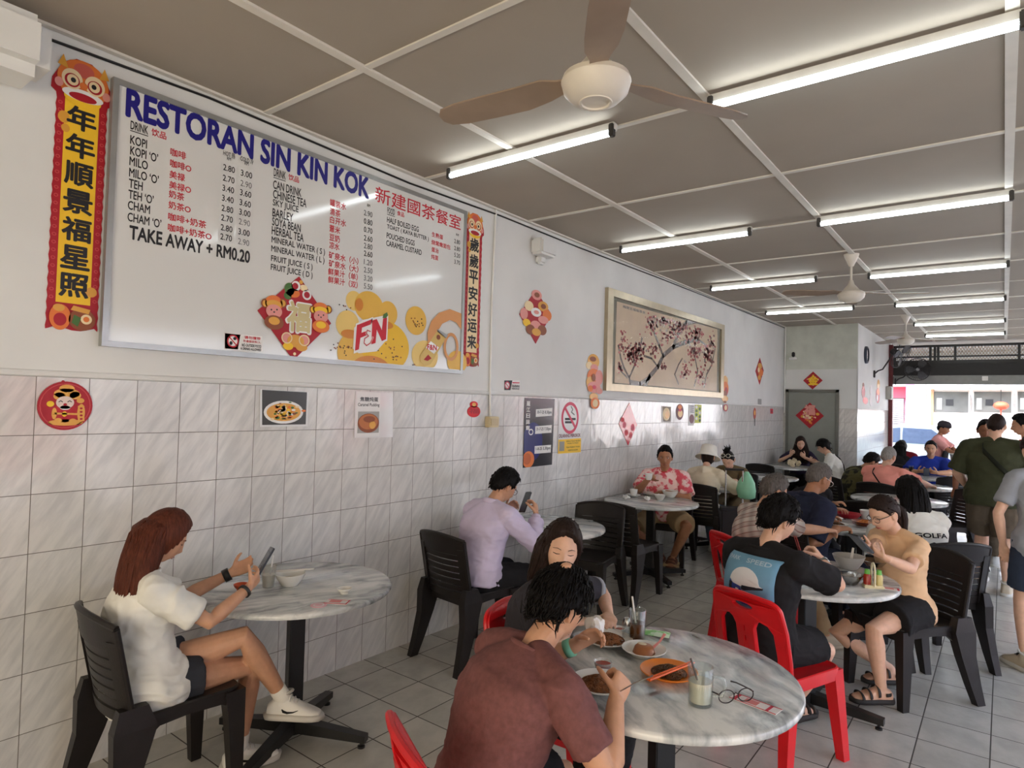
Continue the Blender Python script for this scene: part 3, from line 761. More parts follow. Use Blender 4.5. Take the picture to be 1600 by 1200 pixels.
        if bottom.get('belt'):
            c, u, r = spine(.045*s); fw = np.cross(u, r)
            b = MB(); cc = [c+r*math.cos(t)*(.165*s*fat+g+.012)+fw*math.sin(t)*(.124*s*fat+g+.012) for t in np.linspace(0, 2*math.pi, 33)]
            b.tube(cc, np.array([[.004, .018]]*33), n=6, up=u, cap=False); part('belt', np.vstack(b.v), b.f, bottom['belt'])
    if shoes:
        for sd in 'RL':
            hp, kn, an, gq = K[sd]; fd = np.array(gq.get('fd', f), float); fu = np.array(gq.get('fu', up), float)
            kind = shoes['kind']
            pcf, (C, r2, u2, f2, sx, sy) = foot_pieces(an, fd, fu, .009 if kind != 'sandal' else .002, s)
            if kind == 'sneaker':
                b = [pcf, limb([an-f2*.012*s+u2*.005*s, an-f2*.008*s-u2*.04*s], np.array([.047, .046])*s), limb([an+f2*.03*s-u2*.02*s, an+f2*.10*s-u2*.045*s], np.array([.038, .034])*s)]
                V, F, Nn = remesh(b, .0055 if hi else .009, 3); sh = part('sneaker', V, F, shoes['mat'])
                _sole(sh, C, r2, u2, f2, sx, O, shoes.get('sole', shoes['mat']), s, .030, part)
                if shoes.get('sock') is not None:
                    V, F = tube([an-(an-kn)*-.0-nrm(an-kn)*.085*s, an-nrm(an-kn)*.02*s, an+nrm(an-kn)*.02*s], np.array([.041, .041, .044])*s, 18); part('sock', V, F, shoes['sock'])
                if shoes.get('mark') is not None:
                    for q in (1, -1):
                        b = MB(); pts = [(.055, -.052), (.03, -.062), (.0, -.066), (-.02, -.060), (-.028, -.050)]; wd = [.001, .003, .0055, .006, .002]
                        P = [an+f2*(.03+a)*s+u2*(z+.015)*s+r2*q*(.046+.006*(1 if a > 0 else 0))*s for a, z in pts]
                        b.tube(P, [[.004, w_] for w_ in wd], n=6, up=u2); part('emblem', np.vstack(b.v), b.f, shoes['mark'], sh)
                b = MB(); b.tube([an-f2*.012*s+u2*.034*s+(r2*math.cos(t)*.043+f2*math.sin(t)*.050)*s+u2*(.012*math.sin(t))*s for t in np.linspace(0, 2*math.pi, 25)], .0075*s, n=6, cap=False); part('ankle_collar', np.vstack(b.v), b.f, shoes.get('sole', shoes['mat']), sh)
                if shoes.get('lace') is not None:
                    b = MB()
                    for k_ in range(5):
                        c0 = an+f2*(.034+.019*k_)*s+u2*(.022-.0125*k_)*s; b.tube([c0-r2*.036*s-u2*.022*s, c0-r2*.02*s, c0+u2*.004*s, c0+r2*.02*s, c0+r2*.036*s-u2*.022*s], .0042*s, n=6)
                    part('laces', np.vstack(b.v), b.f, shoes['lace'], sh)
            elif kind == 'shoe':
                b = [pcf, limb([an-f2*.01*s-u2*.01*s, an-f2*.01*s-u2*.045*s], np.array([.04, .044])*s)]
                V, F, Nn = remesh(b, .008, 3); sh = part('shoe', V, F, shoes['mat']); _sole(sh, C, r2, u2, f2, sx, O, shoes.get('sole', shoes['mat']), s, .02, part)
            elif kind == 'sandal':
                e = MB(); nn = len(C)
                for k_, (x0, lift) in enumerate(((.03, .0), (.085, 0), (.135, 0))):
                    i0 = np.interp(x0, [q_ for q_ in (-.068, -.055, -.02, .03, .08, .125, .16, .182)], range(8)); i = int(i0); w_ = i0-i
                    c = C[i]*(1-w_)+C[i+1]*w_; a_ = sx[i]*(1-w_)+sx[i+1]*w_; h_ = sy[i]*(1-w_)+sy[i+1]*w_
                    P = [c+r2*math.cos(t)*(a_+.004)+u2*math.sin(t)*(h_+.004) for t in np.linspace(-.15, math.pi+.15, 15)]
                    e.tube(P, [[.014*s, .004*s]]*15, n=6, up=None)
                P = [an-u2*.03*s+f2*(-.01+.052*math.sin(t))*s+r2*.042*math.cos(t)*s for t in np.linspace(math.pi, 2*math.pi, 13)]; e.tube(P, [[.004*s, .012*s]]*13, n=6, up=u2)
                sh = part('sandal', np.vstack(e.v), e.f, shoes['mat']); _sole(sh, C, r2, u2, f2, sx, O, shoes.get('sole', shoes['mat']), s, .03, part, drop=.02)
    if glasses:
        b = MB(); gm = glasses
        for q in (1, -1):
            cx = .033*q; P = [(cx+.025*math.cos(t)*(1+.08*math.cos(2*t)), .0, -.004+.020*math.sin(t)) for t in np.linspace(0, 2*math.pi, 25)]
            yy = face_y(.033*q, -.012, fem)+.012
            P = [(x, yy-abs(x)*.12, z) for x, _, z in P]; b.tube(P, .0018, n=6, cap=False)
            b.tube([(.058*q, yy-.006, .004), (.079*q, .04, .006), (.081*q, -.01, .008), (.078*q, -.028, -.008)], .0022, n=6)
        yb = face_y(0, -.004, fem)+.006
        b.tube([(-.009, yb, .002), (0, yb+.003, .005), (.009, yb, .002)], .0018, n=6)
        part('glasses', toW(np.vstack(b.v)), b.f, gm)
    info = dict(root=root, O=O, J=J, K=K, HC=HC, toW=toW, N=N, u1=u1, rs=rs, f=f, rt=rt, up=up, spine=spine, part=part, s=s, hf=hf, hu=hu, hr=hr, Sh=Sh)
    if extra: extra(info)
    return info
def _part(name, V, F, mat, parent, O, smooth=True):
    me = bpy.data.meshes.new(name); me.from_pydata((np.asarray(V)-O).tolist(), [], F); me.materials.append(mat)
    bm = bmesh.new(); bm.from_mesh(me); bmesh.ops.recalc_face_normals(bm, faces=bm.faces); bm.to_mesh(me); bm.free()
    if smooth: me.polygons.foreach_set('use_smooth', [True]*len(me.polygons))
    me.update(); o = bpy.data.objects.new(name, me); COL.objects.link(o); o.parent = parent
    return o
def _sole(sh, C, r2, u2, f2, sx, O, mat, s, th, part, drop=0.0):
    """shaped sole under a foot"""
    base = [c for c in C]; L = []
    hz = [.026, .036, .045, .044, .033, .024, .018, .012]
    bot = [C[i]-u2*(hz[i]*s+drop*0) for i in range(8)]
    xs = [(q+.007*s) for q in sx]
    ring = [bot[i]+r2*xs[i] for i in range(8)]+[bot[7]+f2*.02*s]+[bot[i]-r2*xs[i] for i in range(7, -1, -1)]+[bot[0]-f2*.016*s]
    ring = np.array(ring); top = ring+u2*(th*.62)*s; low = ring-u2*.010*s; mid = ring*1.0+u2*.004*s
    cen = ring.mean(0); mid = mid+(mid-cen)*.03
    k = len(ring); V = np.vstack([low, mid, top]); F = [list(range(k))[::-1], list(range(2*k, 3*k))]
    for l in range(2):
        for j in range(k): F.append([l*k+j, l*k+(j+1) % k, (l+1)*k+(j+1) % k, (l+1)*k+j])
    part('sole', V, F, mat, sh)
HAIRC = {'black': (17, 15, 15), 'brown': (58, 38, 30), 'auburn': (84, 44, 32), 'grey': (150, 146, 142), 'salt': (96, 90, 86), 'darkbrown': (40, 29, 25)}
def hair_mat(col):
    return M('hair_strands_'+col, HAIRC[col], .46, var=.35, vscale=22, stretch=(6, 6, .6), bump=.35, bscale=55, spec=.12)
# ------------------------------------------------------------------ tables
def marble():
    m, n, L, b = node_mat('marble')
    tc = n.new('ShaderNodeTexCoord'); oi = n.new('ShaderNodeObjectInfo')
    sc = n.new('ShaderNodeVectorMath'); sc.operation = 'SCALE'; sc.inputs['Scale'].default_value = 11.3
    cx = n.new('ShaderNodeCombineXYZ'); L(oi.outputs['Random'], cx.inputs[0]); L(oi.outputs['Random'], cx.inputs[1]); L(cx.outputs[0], sc.inputs[0])
    ad = n.new('ShaderNodeVectorMath'); ad.operation = 'ADD'; L(tc.outputs['Object'], ad.inputs[0]); L(sc.outputs[0], ad.inputs[1])
    mp = n.new('ShaderNodeMapping'); mp.inputs['Scale'].default_value = (2.0, 9.0, 2.0); L(ad.outputs[0], mp.inputs[0])
    dz = n.new('ShaderNodeTexNoise'); dz.inputs['Scale'].default_value = 3.0; dz.inputs['Detail'].default_value = 3; L(ad.outputs[0], dz.inputs[0])
    ds = n.new('ShaderNodeVectorMath'); ds.operation = 'SCALE'; ds.inputs['Scale'].default_value = 1.6; L(dz.outputs['Color'], ds.inputs[0])
    a2 = n.new('ShaderNodeVectorMath'); a2.operation = 'ADD'; L(mp.outputs[0], a2.inputs[0]); L(ds.outputs[0], a2.inputs[1])
    nz = n.new('ShaderNodeTexNoise'); nz.inputs['Scale'].default_value = 1.25; nz.inputs['Detail'].default_value = 6; nz.inputs['Roughness'].default_value = .58; L(a2.outputs[0], nz.inputs[0])
    cr = n.new('ShaderNodeValToRGB'); e = cr.color_ramp.elements
    e[0].position = .34; e[0].color = lin((112, 116, 118)); e[1].position = .60; e[1].color = lin((222, 222, 218))
    k = e.new(.46); k.color = lin((178, 181, 181)); L(nz.outputs[0], cr.inputs[0]); L(cr.outputs[0], b.inputs['Base Color'])
    b.inputs['Roughness'].default_value = .16; b.inputs['Specular IOR Level'].default_value = .55
    return m
MARBLE = marble()
def make_table():
    r = empty('marble_table', (0, 0, 0), 0, 'x', 'table', 'round marble topped tables')
    b = MB(); R = .455
    b.lathe([(0, .745), (R-.012, .745), (R-.004, .742), (R, .735), (R, .726), (R-.004, .719), (R-.014, .716), (0, .716)], MARBLE, 72); b.build('table_top', r, smooth=40)
    b = MB(); b.box((0, 0, .372), (.072, .072, .69), BLKMET, bev=.004); b.build('pole', r)
    b = MB(); b.box((0, 0, .708), (.26, .26, .014), BLKMET); b.build('mounting_plate', r)
    b = MB()
    for k in range(4):
        a = math.pi/4+k*math.pi/2; R_ = rotz(a)
        A = np.array([(.02, -.03, .04), (.02, .03, .04), (.02, .03, .10), (.02, -.03, .10)]) @ R_.T; B = np.array([(.385, -.022, .03), (.385, .022, .03), (.385, .022, .062), (.385, -.022, .062)]) @ R_.T
        b.hexa(A, B, BLKMET)
    b.build('cross_base', r)
    for k in range(4):
        a = math.pi/4+k*math.pi/2
        b = MB(); b.lathe([(0, 0), (.018, 0), (.018, .01), (.008, .014), (.008, .034), (0, .034)], BLKMET, 12, T=TM(None, (.36*math.cos(a), .36*math.sin(a), 0))); b.build('levelling_foot', r)
    return r
TB0 = make_table()
TABLES = [(.488, 1.90, .0+1.25, 'marble table with stripy grain in front of the woman with auburn hair'), (2.30, 2.14, 2.45, 'largest nearest marble table, set with noodles and iced drinks'),
          (.475, 4.07, .3, 'marble table in front of the man in the lavender shirt'), (.5, 5.86, .15, 'marble table with cups and bowls before the man in the pink floral shirt'),
          (2.366, 3.934, .75, 'marble table with steel bowl and condiments before the woman in the beige tee'), (2.24, 5.93, .4, 'marble table crowded with red tray and plates beside the man in the navy polo'),
          (2.34, 8.05, .2, 'empty marble table behind the woman in the white sweatshirt'), (2.31, 9.75, .5, 'marble table in front of the man in the salmon shirt'),
          (.5, 7.62, .1, 'marble table with orange food before the woman with sunglasses on her head'), (.60, 9.2, .6, 'empty marble table near the wall short of the grey door'),
          (.40, 11.2, .3, 'marble table by the grey door with paper tissues on it'), (2.25, 11.22, .7, 'marble table in front of the man in the blue polo'),
          (1.72, 13.1, .2, 'marble table nearest the street, between the two far diners')]
TOBJ = []
for i, (x, y, a, lb) in enumerate(TABLES):
    if i == 0: TB0.location = (x, y, 0); TB0.rotation_euler[2] = a; TB0['label'] = lb; TOBJ.append(TB0)
    else: TOBJ.append(dup(TB0, (x, y, 0), a, lb))
# ------------------------------------------------------------------ black plastic chair
CHB = M('chair_black', (30, 26, 25), .40, var=.12, vscale=18, bump=.05, bscale=120, spec=.35)
def bent_panel(b, x0, x1, z0, z1, th, yf, mat, nx=12, nz=3, top=None):
    V = []; n = 0
    for s_ in (0, 1):
        for i in range(nx+1):
            for j in range(nz+1):
                x = x0+(x1-x0)*i/nx; z = z0+(z1-z0)*j/nz
                if top is not None: z = z0+(top(x)-z0)*j/nz
                V.append((x, yf(x, z)+(th if s_ else 0), z))
    id_ = lambda s_, i, j: s_*(nx+1)*(nz+1)+i*(nz+1)+j
    F = []
    for i in range(nx):
        for j in range(nz):
            F.append([id_(0, i, j), id_(0, i+1, j), id_(0, i+1, j+1), id_(0, i, j+1)]); F.append([id_(1, i, j), id_(1, i, j+1), id_(1, i+1, j+1), id_(1, i+1, j)])
    for i in range(nx): F.append([id_(0, i, 0), id_(1, i, 0), id_(1, i+1, 0), id_(0, i+1, 0)]); F.append([id_(0, i, nz), id_(0, i+1, nz), id_(1, i+1, nz), id_(1, i, nz)])
    for j in range(nz): F.append([id_(0, 0, j), id_(0, 0, j+1), id_(1, 0, j+1), id_(1, 0, j)]); F.append([id_(0, nx, j), id_(1, nx, j), id_(1, nx, j+1), id_(0, nx, j+1)])
    b.add(V, F, mat)
def make_black_chair():
    r = empty('plastic_chair', (0, 0, 0), 0, 'x', 'chair', 'black slat-backed plastic chairs')
    yb = lambda x, z: -.185-(z-.43)*.20-.042*(1-(x/.21)**2)
    b = MB(); top = lambda x: .835-.030*(x/.215)**2
    bent_panel(b, -.215, .215, .715, .83, -.018, yb, CHB, 16, 3, top)
    bent_panel(b, -.205, .205, .43, .475, -.016, yb, CHB, 14, 1)
    for q in (-1, 1): bent_panel(b, q*.215, q*.165, .43, .75, -.022, yb, CHB, 4, 6)
    for k in range(6):
        z0 = .482+k*.0395; bent_panel(b, -.18, .18, z0, z0+.032, -.011, yb, CHB, 14, 1)
    b.tube([(x, yb(x, top(x))-.009, top(x)-.002) for x in np.linspace(-.212, .212, 15)], .0125, CHB, 8)
    for q in (-1, 1): b.tube([(.212*q, yb(.212, z)-.011, z) for z in (.43, .55, .68, .80)], .013, CHB, 8)
    b.build('backrest', r, smooth=35)
    b = MB(); P = []
    for x, y in rrect(.41, .43, .05, 5): P.append((x, y, 0))
    P = np.array(P); k = len(P); rings = [(1.0, .425), (1.0, .447), (.975, .453), (.90, .449), (.55, .440), (.1, .438)]
    V = []; 
    for sc, z in rings: V += [(p[0]*sc, p[1]*sc+.01, z+(.0 if sc < .95 else 0)) for p in P]
    F = [list(range(k))[::-1], list(range((len(rings)-1)*k, len(rings)*k))]
    for l in range(len(rings)-1):
        for j in range(k): F.append([l*k+j, l*k+(j+1) % k, (l+1)*k+(j+1) % k, (l+1)*k+j])
    b.add(V, F, CHB)
    for q in (-1, 1):   # arched side and front rails
        Pp = [(-.19, .43), (.19, .43), (.20, .36), (.14, .395), (0, .402), (-.1, .395), (-.17, .34)]
        b.poly(Pp, .0 if q > 0 else -.022, .022 if q > 0 else 0, (np.array([.18*q, 0, 0]), np.array([0, 1., 0]), np.array([0, 0, 1.]), np.array([1., 0, 0])), CHB)
    b.box((0, .212, .405), (.34, .022, .05), CHB); b.box((0, -.19, .405), (.34, .022, .05), CHB)
    b.build('seat', r, smooth=35)
    for q in (-1, 1):
        b = MB()
        L_ = [((.205, -.20, .50), .02, .05), ((.208, -.195, .42), .028, .075), ((.214, -.215, .28), .026, .052), ((.222, -.26, .12), .023, .038), ((.228, -.30, .0), .02, .028)]
        for (A, ax, ay), (B, bx, by) in zip(L_[:-1], L_[1:]):
            f = lambda c, x, y: [(c[0]*q-x, c[1]-y, c[2]), (c[0]*q+x, c[1]-y, c[2]), (c[0]*q+x, c[1]+y, c[2]), (c[0]*q-x, c[1]+y, c[2])]
            b.hexa(f(A, ax, ay), f(B, bx, by), CHB)
        b.build('leg', r)
        b = MB()
        L_ = [((.182, .19, .44), .032, .042), ((.187, .198, .32), .028, .034), ((.196, .21, .0), .02, .022)]
        for (A, ax, ay), (B, bx, by) in zip(L_[:-1], L_[1:]): b.hexa(f(A, ax, ay), f(B, bx, by), CHB)
        b.build('leg', r)
    return r
def fdir(x, y): return math.atan2(-x, y)            # rotation that turns +Y to (x, y)
BC0 = make_black_chair()
BCH = [((.49, 1.29), (.06, 1), 'black plastic chair with the woman with auburn hair sitting on it'), ((.44, 3.27), (.12, 1), 'black plastic chair with the man in the lavender shirt sitting on it'),
       ((.56, 4.57), (.17, -1), 'empty black plastic chair facing the camera, at the table of the man in lavender'), ((.60, 5.21), (.06, 1), 'empty black plastic chair back to back with its twin, facing the man in pink'),
       ((.39, 6.52), (.2, -1), 'black plastic chair under the man in the pink floral shirt'), ((.58, 7.10), (-.02, 1), 'black plastic chair under the person in the white bucket hat'),
       ((.51, 8.30), (.05, -1), 'black plastic chair under the woman in the olive tee'),
       ((2.77, 4.53), (-.60, -.80), 'black plastic chair with the woman in the beige tee sitting on it'), ((2.84, 5.34), (-.62, .78), 'black plastic chair behind the woman in the white sweatshirt'),
       ((2.27, 7.08), (.1, 1), 'empty black plastic chair tucked under the white-rimmed table in front of the salmon shirt'), ((2.10, 8.98), (.25, 1), 'black plastic chair with the man in the salmon shirt sitting on it'),
       ((1.60, 9.33), (.6, .8), 'black plastic chair under the person in the camouflage shirt'), ((2.60, 10.72), (-.5, 1), 'empty black plastic chair facing the man in the blue polo'),
       ((2.32, 11.92), (.1, -1), 'black plastic chair under the man in the blue polo'), ((.30, 10.42), (.1, 1), 'empty black plastic chair seen from behind at the table by the door'),
       ((.42, 12.0), (0, -1), 'black plastic chair under the woman with long dark hair by the door'),
       ((1.16, 11.3), (-1, 0), 'black plastic chair under the young man in the white tee'), ((1.77, 12.46), (0, 1), 'black plastic chair under the woman in black near the street'),
       ((1.75, 13.8), (0, -1), 'black plastic chair under the far man in the maroon shirt'), ((2.03, 5.14), (.3, 1), 'black plastic chair under the man in the navy polo'),
       ((2.72, 8.62), (-.8, -.6), 'black plastic chair on the right side of the empty far table')]
for i, ((x, y), fd, lb) in enumerate(BCH):
    if i == 0: BC0.location = (x, y, 0); BC0.rotation_euler[2] = fdir(*fd); BC0['label'] = lb
    else: dup(BC0, (x, y, 0), fdir(*fd), lb)
# ------------------------------------------------------------------ red plastic chair
RED = M('chair_red', (206, 22, 30), .34, var=.06, vscale=12, bump=.03, bscale=140, spec=.5)
def make_red_chair():
    r = empty('plastic_chair', (0, 0, 0), 0, 'x', 'chair', 'red plastic chairs with pierced backs')
    out = [(-.195, 0), (-.20, .10), (-.198, .25), (-.185, .345)]+[(-.125-.06*math.cos(t), .345+.05*math.sin(t)) for t in np.linspace(.2, math.pi/2, 6)]
    out += [(-.06, .402), (0, .405)]; out = out+[(-x, z) for x, z in out[-2::-1]]
    hol = [oval(.06, .02, 20, (0, .345))]
    for q in (-1, 1):
        h = [(.045*q, .03), (.148*q, .03), (.156*q, .12), (.150*q, .235), (.125*q, .272), (.085*q, .285), (.06*q, .27), (.045*q, .235)]; hol.append(h)
    for k in range(4): hol.append(rrect(.012, .035, .005, 3, (0, .07+k*.052)))
    V, F = curve_fill([out]+hol, .02, .004)
    yb = lambda x, z: -.185-(z)*.19-.030*(1-(x/.2)**2)
    V = np.array([(x, yb(x, z)+t, z*.92+.43) for x, z, t in V])
    b = MB(); b.add(V, F, RED)
    ol = [(x, yb(x, z)-.004, z*.92+.43) for x, z in out]; b.tube(ol, .012, RED, 8)
    b.build('backrest', r, smooth=35)
    b = MB(); P = np.array([(x, y, 0) for x, y in rrect(.40, .40, .06, 6)]); k = len(P); V = []
    rings = [(1.0, .385), (1.01, .43), (1.0, .44), (.97, .444), (.9, .438), (.3, .43)]
    for sc, z in rings: V += [(p[0]*sc, p[1]*sc+.0, z) for p in P]
    F = [list(range(k))[::-1], list(range((len(rings)-1)*k, len(rings)*k))]
    for l in range(len(rings)-1):
        for j in range(k): F.append([l*k+j, l*k+(j+1) % k, (l+1)*k+(j+1) % k, (l+1)*k+j])
    b.add(V, F, RED); b.build('seat', r, smooth=35)
    for q in (-1, 1):
        for p in (-1, 1):
            b = MB(); A = np.array([.168*q, .165*p, .43]); B = np.array([.20*q, (.205 if p > 0 else .235)*p, .0])
            f = lambda c, x, y: [(c[0]-x, c[1]-y, c[2]), (c[0]+x, c[1]-y, c[2]), (c[0]+x, c[1]+y, c[2]), (c[0]-x, c[1]+y, c[2])]
            b.hexa(f(A, .032, .034), f(B, .021, .022), RED); b.build('leg', r)
    return r
RC0 = make_red_chair()
RCH = [((2.15, 1.42), (.46, .88), 'nearest red plastic chair, under the man in the maroon tee'), ((1.81, 2.26), (1, .05), 'red plastic chair under the woman with fringe at the nearest table'),
       ((2.375, 3.355), (.36, .93), 'red plastic chair with pierced back behind the man in the helmet print tee'), ((1.88, 4.66), (.62, .78), 'red plastic chair behind the person in the checked shirt')]
for i, ((x, y), fd, lb) in enumerate(RCH):
    if i == 0: RC0.location = (x, y, 0); RC0.rotation_euler[2] = fdir(*fd); RC0['label'] = lb
    else: dup(RC0, (x, y, 0), fdir(*fd), lb)
# ------------------------------------------------------------------ things on the walls
def ink(name, rgb, rough=.5): return M('ink_'+name, rgb, rough, var=.03)
I_BLUE = ink('navy', (22, 14, 120)); I_RED = ink('red', (196, 24, 44)); I_BLK = ink('black', (26, 24, 26)); I_WHT = ink('white', (236, 234, 230)); I_GREY = ink('grey', (96, 96, 98))
I_YEL = ink('yellow', (244, 196, 40)); I_GOLD = ink('gold', (222, 160, 60), .35); I_ORG = ink('orange', (226, 120, 50)); I_PINK = ink('pink', (226, 150, 140)); I_DRED = ink('dark_red', (170, 18, 34)); I_BRN = ink('brown', (140, 74, 40))
I_CREAM = ink('cream', (240, 216, 170)); I_GRN = ink('green', (70, 110, 50)); I_LGOLD = ink('pale_gold', (206, 190, 140), .3); I_MAG = ink('magenta', (206, 60, 90)); I_LIME = ink('lime', (200, 206, 90)); I_PLUM = ink('plum', (120, 60, 70))
class Decal:
    """flat printed shapes in wall coordinates given by two photo corners; every layer a hair further out"""
    def __init__(s, fr, px): s.fr = fr; s.px = px; s.b = MB(); s.h = 0.0
    def at(s, u, v): p = s.px(u, v)-s.fr[0]; return np.array([p @ s.fr[1], p @ s.fr[2]])
    def up(s, d=.0006): s.h += d; return s
    clip = None
    def pts(s, P, mat, th=.0006, h=None):
        h = s.h if h is None else h
        if s.clip: P = [(min(max(x, s.clip[0]), s.clip[1]), min(max(z, s.clip[2]), s.clip[3])) for x, z in P]
        s.b.poly(P, h, h+th, s.fr, mat); return s
    def pxs(s, P, mat, th=.0006): return s.pts([s.at(*p) for p in P], mat, th)
    def ov(s, c, r, mat, n=26, th=.0006, px=True):
        if px: c0 = s.at(*c); rr = (abs(s.at(c[0]+r[0], c[1])[0]-c0[0]), abs(s.at(c[0], c[1]+r[1])[1]-c0[1]))
        else: c0 = np.array(c); rr = r
        return s.pts(oval(rr[0], rr[1], n, c0), mat, th)
    def ring(s, c, r, w_, mat, n=26, px=True):
        c0 = s.at(*c) if px else np.array(c)
        if px: r = (abs(s.at(c[0]+r[0], c[1])[0]-c0[0]), abs(s.at(c[0], c[1]+r[1])[1]-c0[1])); w_ = w_*r[0]
        a = oval(r[0], r[1], n, c0); bb = oval(r[0]-w_, r[1]-w_, n, c0)
        for i in range(n): s.pts([a[i], a[(i+1) % n], bb[(i+1) % n], bb[i]], mat)
        return s
    def line(s, P, wd, mat, px=True):
        P = [s.at(*p) if px else np.array(p) for p in P]
        for a, c in zip(P[:-1], P[1:]):
            d = nrm(c-a); nn = np.array([-d[1], d[0]])*wd/2; d = d*wd*.3
            s.pts([a-d+nn, a-d-nn, c+d-nn, c+d+nn], mat)
        return s
    def text(s, t, p0, p1, hpx, mat, bold=0.0, up=False, px=True, maxw=True, it=0.0):
        """p0,p1: photo pixels of the left and right end of the baseline; hpx: letter height in pixels"""
        if px: a = s.at(*p0); c = s.at(*p1); h = abs(s.at(p0[0], p0[1]-hpx)[1]-a[1]); wd = c[0]-a[0]; c[1] = a[1] if abs(c[1]-a[1]) < h else c[1]
        else: a = np.array(p0); wd, h = p1
        V, F, w_, hh = glyphs(t, 0)
        if not len(V): return s
        k_ = bold*1.0
        for i_, (bx, by) in enumerate(((0, 0),) if not bold else ((k_, 0), (-k_, 0), (0, k_), (0, -k_), (k_*.7, k_*.7), (-k_*.7, k_*.7), (k_*.7, -k_*.7), (-k_*.7, -k_*.7))): s._glyph(V+np.array([bx, by, 0]), F, w_, hh, wd, h, a, it, mat, i_)
        return s
    def _glyph(s, V, F, w_, hh, wd, h, a, it, mat, i_):
        X = np.stack([V[:, 0]/w_*wd+V[:, 1]/hh*h*it, V[:, 1]/hh*h], 1)+a
        o, A, B, N = s.fr
        s.b.add(o+np.outer(X[:, 0], A)+np.outer(X[:, 1], B)+N*(s.h+.0004+.00003*i_), F, mat)
    def build(s, name, parent=None): 
        o = s.b.build(name, parent, None, loc=None if parent is None else np.array(parent.location)); s.b = MB(); return o
onW = lambda u, v: onX(u, v, 0.0)
FRB = (np.array([.030, 0, 0]), WX[1], WX[2], WX[3])
onB = lambda u, v: onX(u, v, .03)
# ---- menu board
bd = empty('menu_board', (.0, 2.362, 2.48), 0, 'large white menu board with blue restaurant title and drink prices', 'sign')
BY0, BY1, BZ0, BZ1 = 1.152, 3.570, 1.872, 3.098; bo = np.array(bd.location)
BOARD = M('board_white', (222, 222, 218), .12, var=.02, vscale=2, coat=.6, bump=.012, bscale=5)
ALU = M('board_frame', (168, 170, 168), .32, .6)
b = MB(); b.box((.018, (BY0+BY1)/2, (BZ0+BZ1)/2), (.018, BY1-BY0-.02, BZ1-BZ0-.02), BOARD); b.build('panel', bd, loc=bo)
b = MB(); fw = .026
for lo, hi in (((BY0, BZ0), (BY1, BZ0+fw)), ((BY0, BZ1-fw), (BY1, BZ1)), ((BY0, BZ0+fw), (BY0+fw, BZ1-fw)), ((BY1-fw, BZ0+fw), (BY1, BZ1-fw))):
    b.box((.018, (lo[0]+hi[0])/2, (lo[1]+hi[1])/2), (.036, hi[0]-lo[0], hi[1]-lo[1]), ALU, bev=0)
b.build('frame', bd, loc=bo)
D = Decal((np.array([.0275, 0, 0]), WX[1], WX[2], WX[3]), onB)
D.text('RESTORAN SIN KIN KOK', (198, 180), (576, 307), 42.5, I_BLUE, .042); D.build('title_lettering', bd)
D.text('新建國茶餐室', (586.5, 314.5), (720, 356), 25, I_RED, .008); D.build('chinese_title', bd)
for t, p0, p1, h in [("DRINK", (204.2, 201), (231.5, 206.5), 13), ("KOPI", (203.7, 224), (229.7, 229.3), 13.5), ("KOPI ‘O’", (203.7, 241), (247, 250), 13.5), ("MILO", (202.5, 257.4), (231, 263.4), 13.5),
    ("MILO ‘O’", (202, 275.2), (248, 284.4), 13.5), ("TEH", (201.6, 292.3), (223, 296), 13.5), ("TEH ‘O’", (200.8, 309.3), (240, 316.7), 13.5), ("CHAM", (200, 326.4), (234.4, 333), 13.5), ("CHAM ‘O’", (199.5, 344.8), (252, 352.6), 13.5),
    ("DRINK", (428, 274.5), (446.5, 279.8), 12), ("CAN DRINK", (427, 294), (471, 305), 13), ("CHINESE TEA", (427, 308.8), (479, 321.4), 13), ("SKY JUICE", (426.5, 323.5), (466.5, 332.3), 13), ("BARLEY", (426, 337.5), (458, 343.8), 12.5),
    ("SOYA BEAN", (425.5, 351.5), (470, 360.3), 12.5), ("HERBAL TEA", (424.8, 365.5), (474.5, 376.7), 12.5), ("MINERAL WATER ( S )", (424.5, 381.3), (507.8, 397.7), 12.5), ("MINERAL WATER ( L )", (424, 395.3), (507, 411), 12.5),
    ("FRUIT JUICE ( S )", (423.8, 410.3), (488.5, 421.5), 12), ("FRUIT JUICE ( D )", (423.4, 424), (488.5, 434.8), 12),
    ("FOOD", (605.5, 332.5), (617, 335), 9), ("HALF BOILED EGG", (605, 347), (654.5, 361.5), 8.5), ("TOAST ( KAYA BUTTER )", (605, 358.5), (670, 377.5), 8.5), ("POUCHED EGGS", (604.5, 371.5), (648, 384), 8.5), ("CARAMEL CUSTARD", (603.8, 383.5), (659, 398.5), 8.5)]:
    D.text(t, p0, p1, h, I_BLK, .018); D.build('menu_line', bd)
for p0, p1 in (((204, 203.5), (231.5, 209)), ((428, 277), (446.5, 282)), ((605.5, 334.5), (617, 337.3))): D.line([D.at(*p0), (D.at(*p1)[0], D.at(*p0)[1])], .004, I_BLK, px=False); D.build('underline', bd)
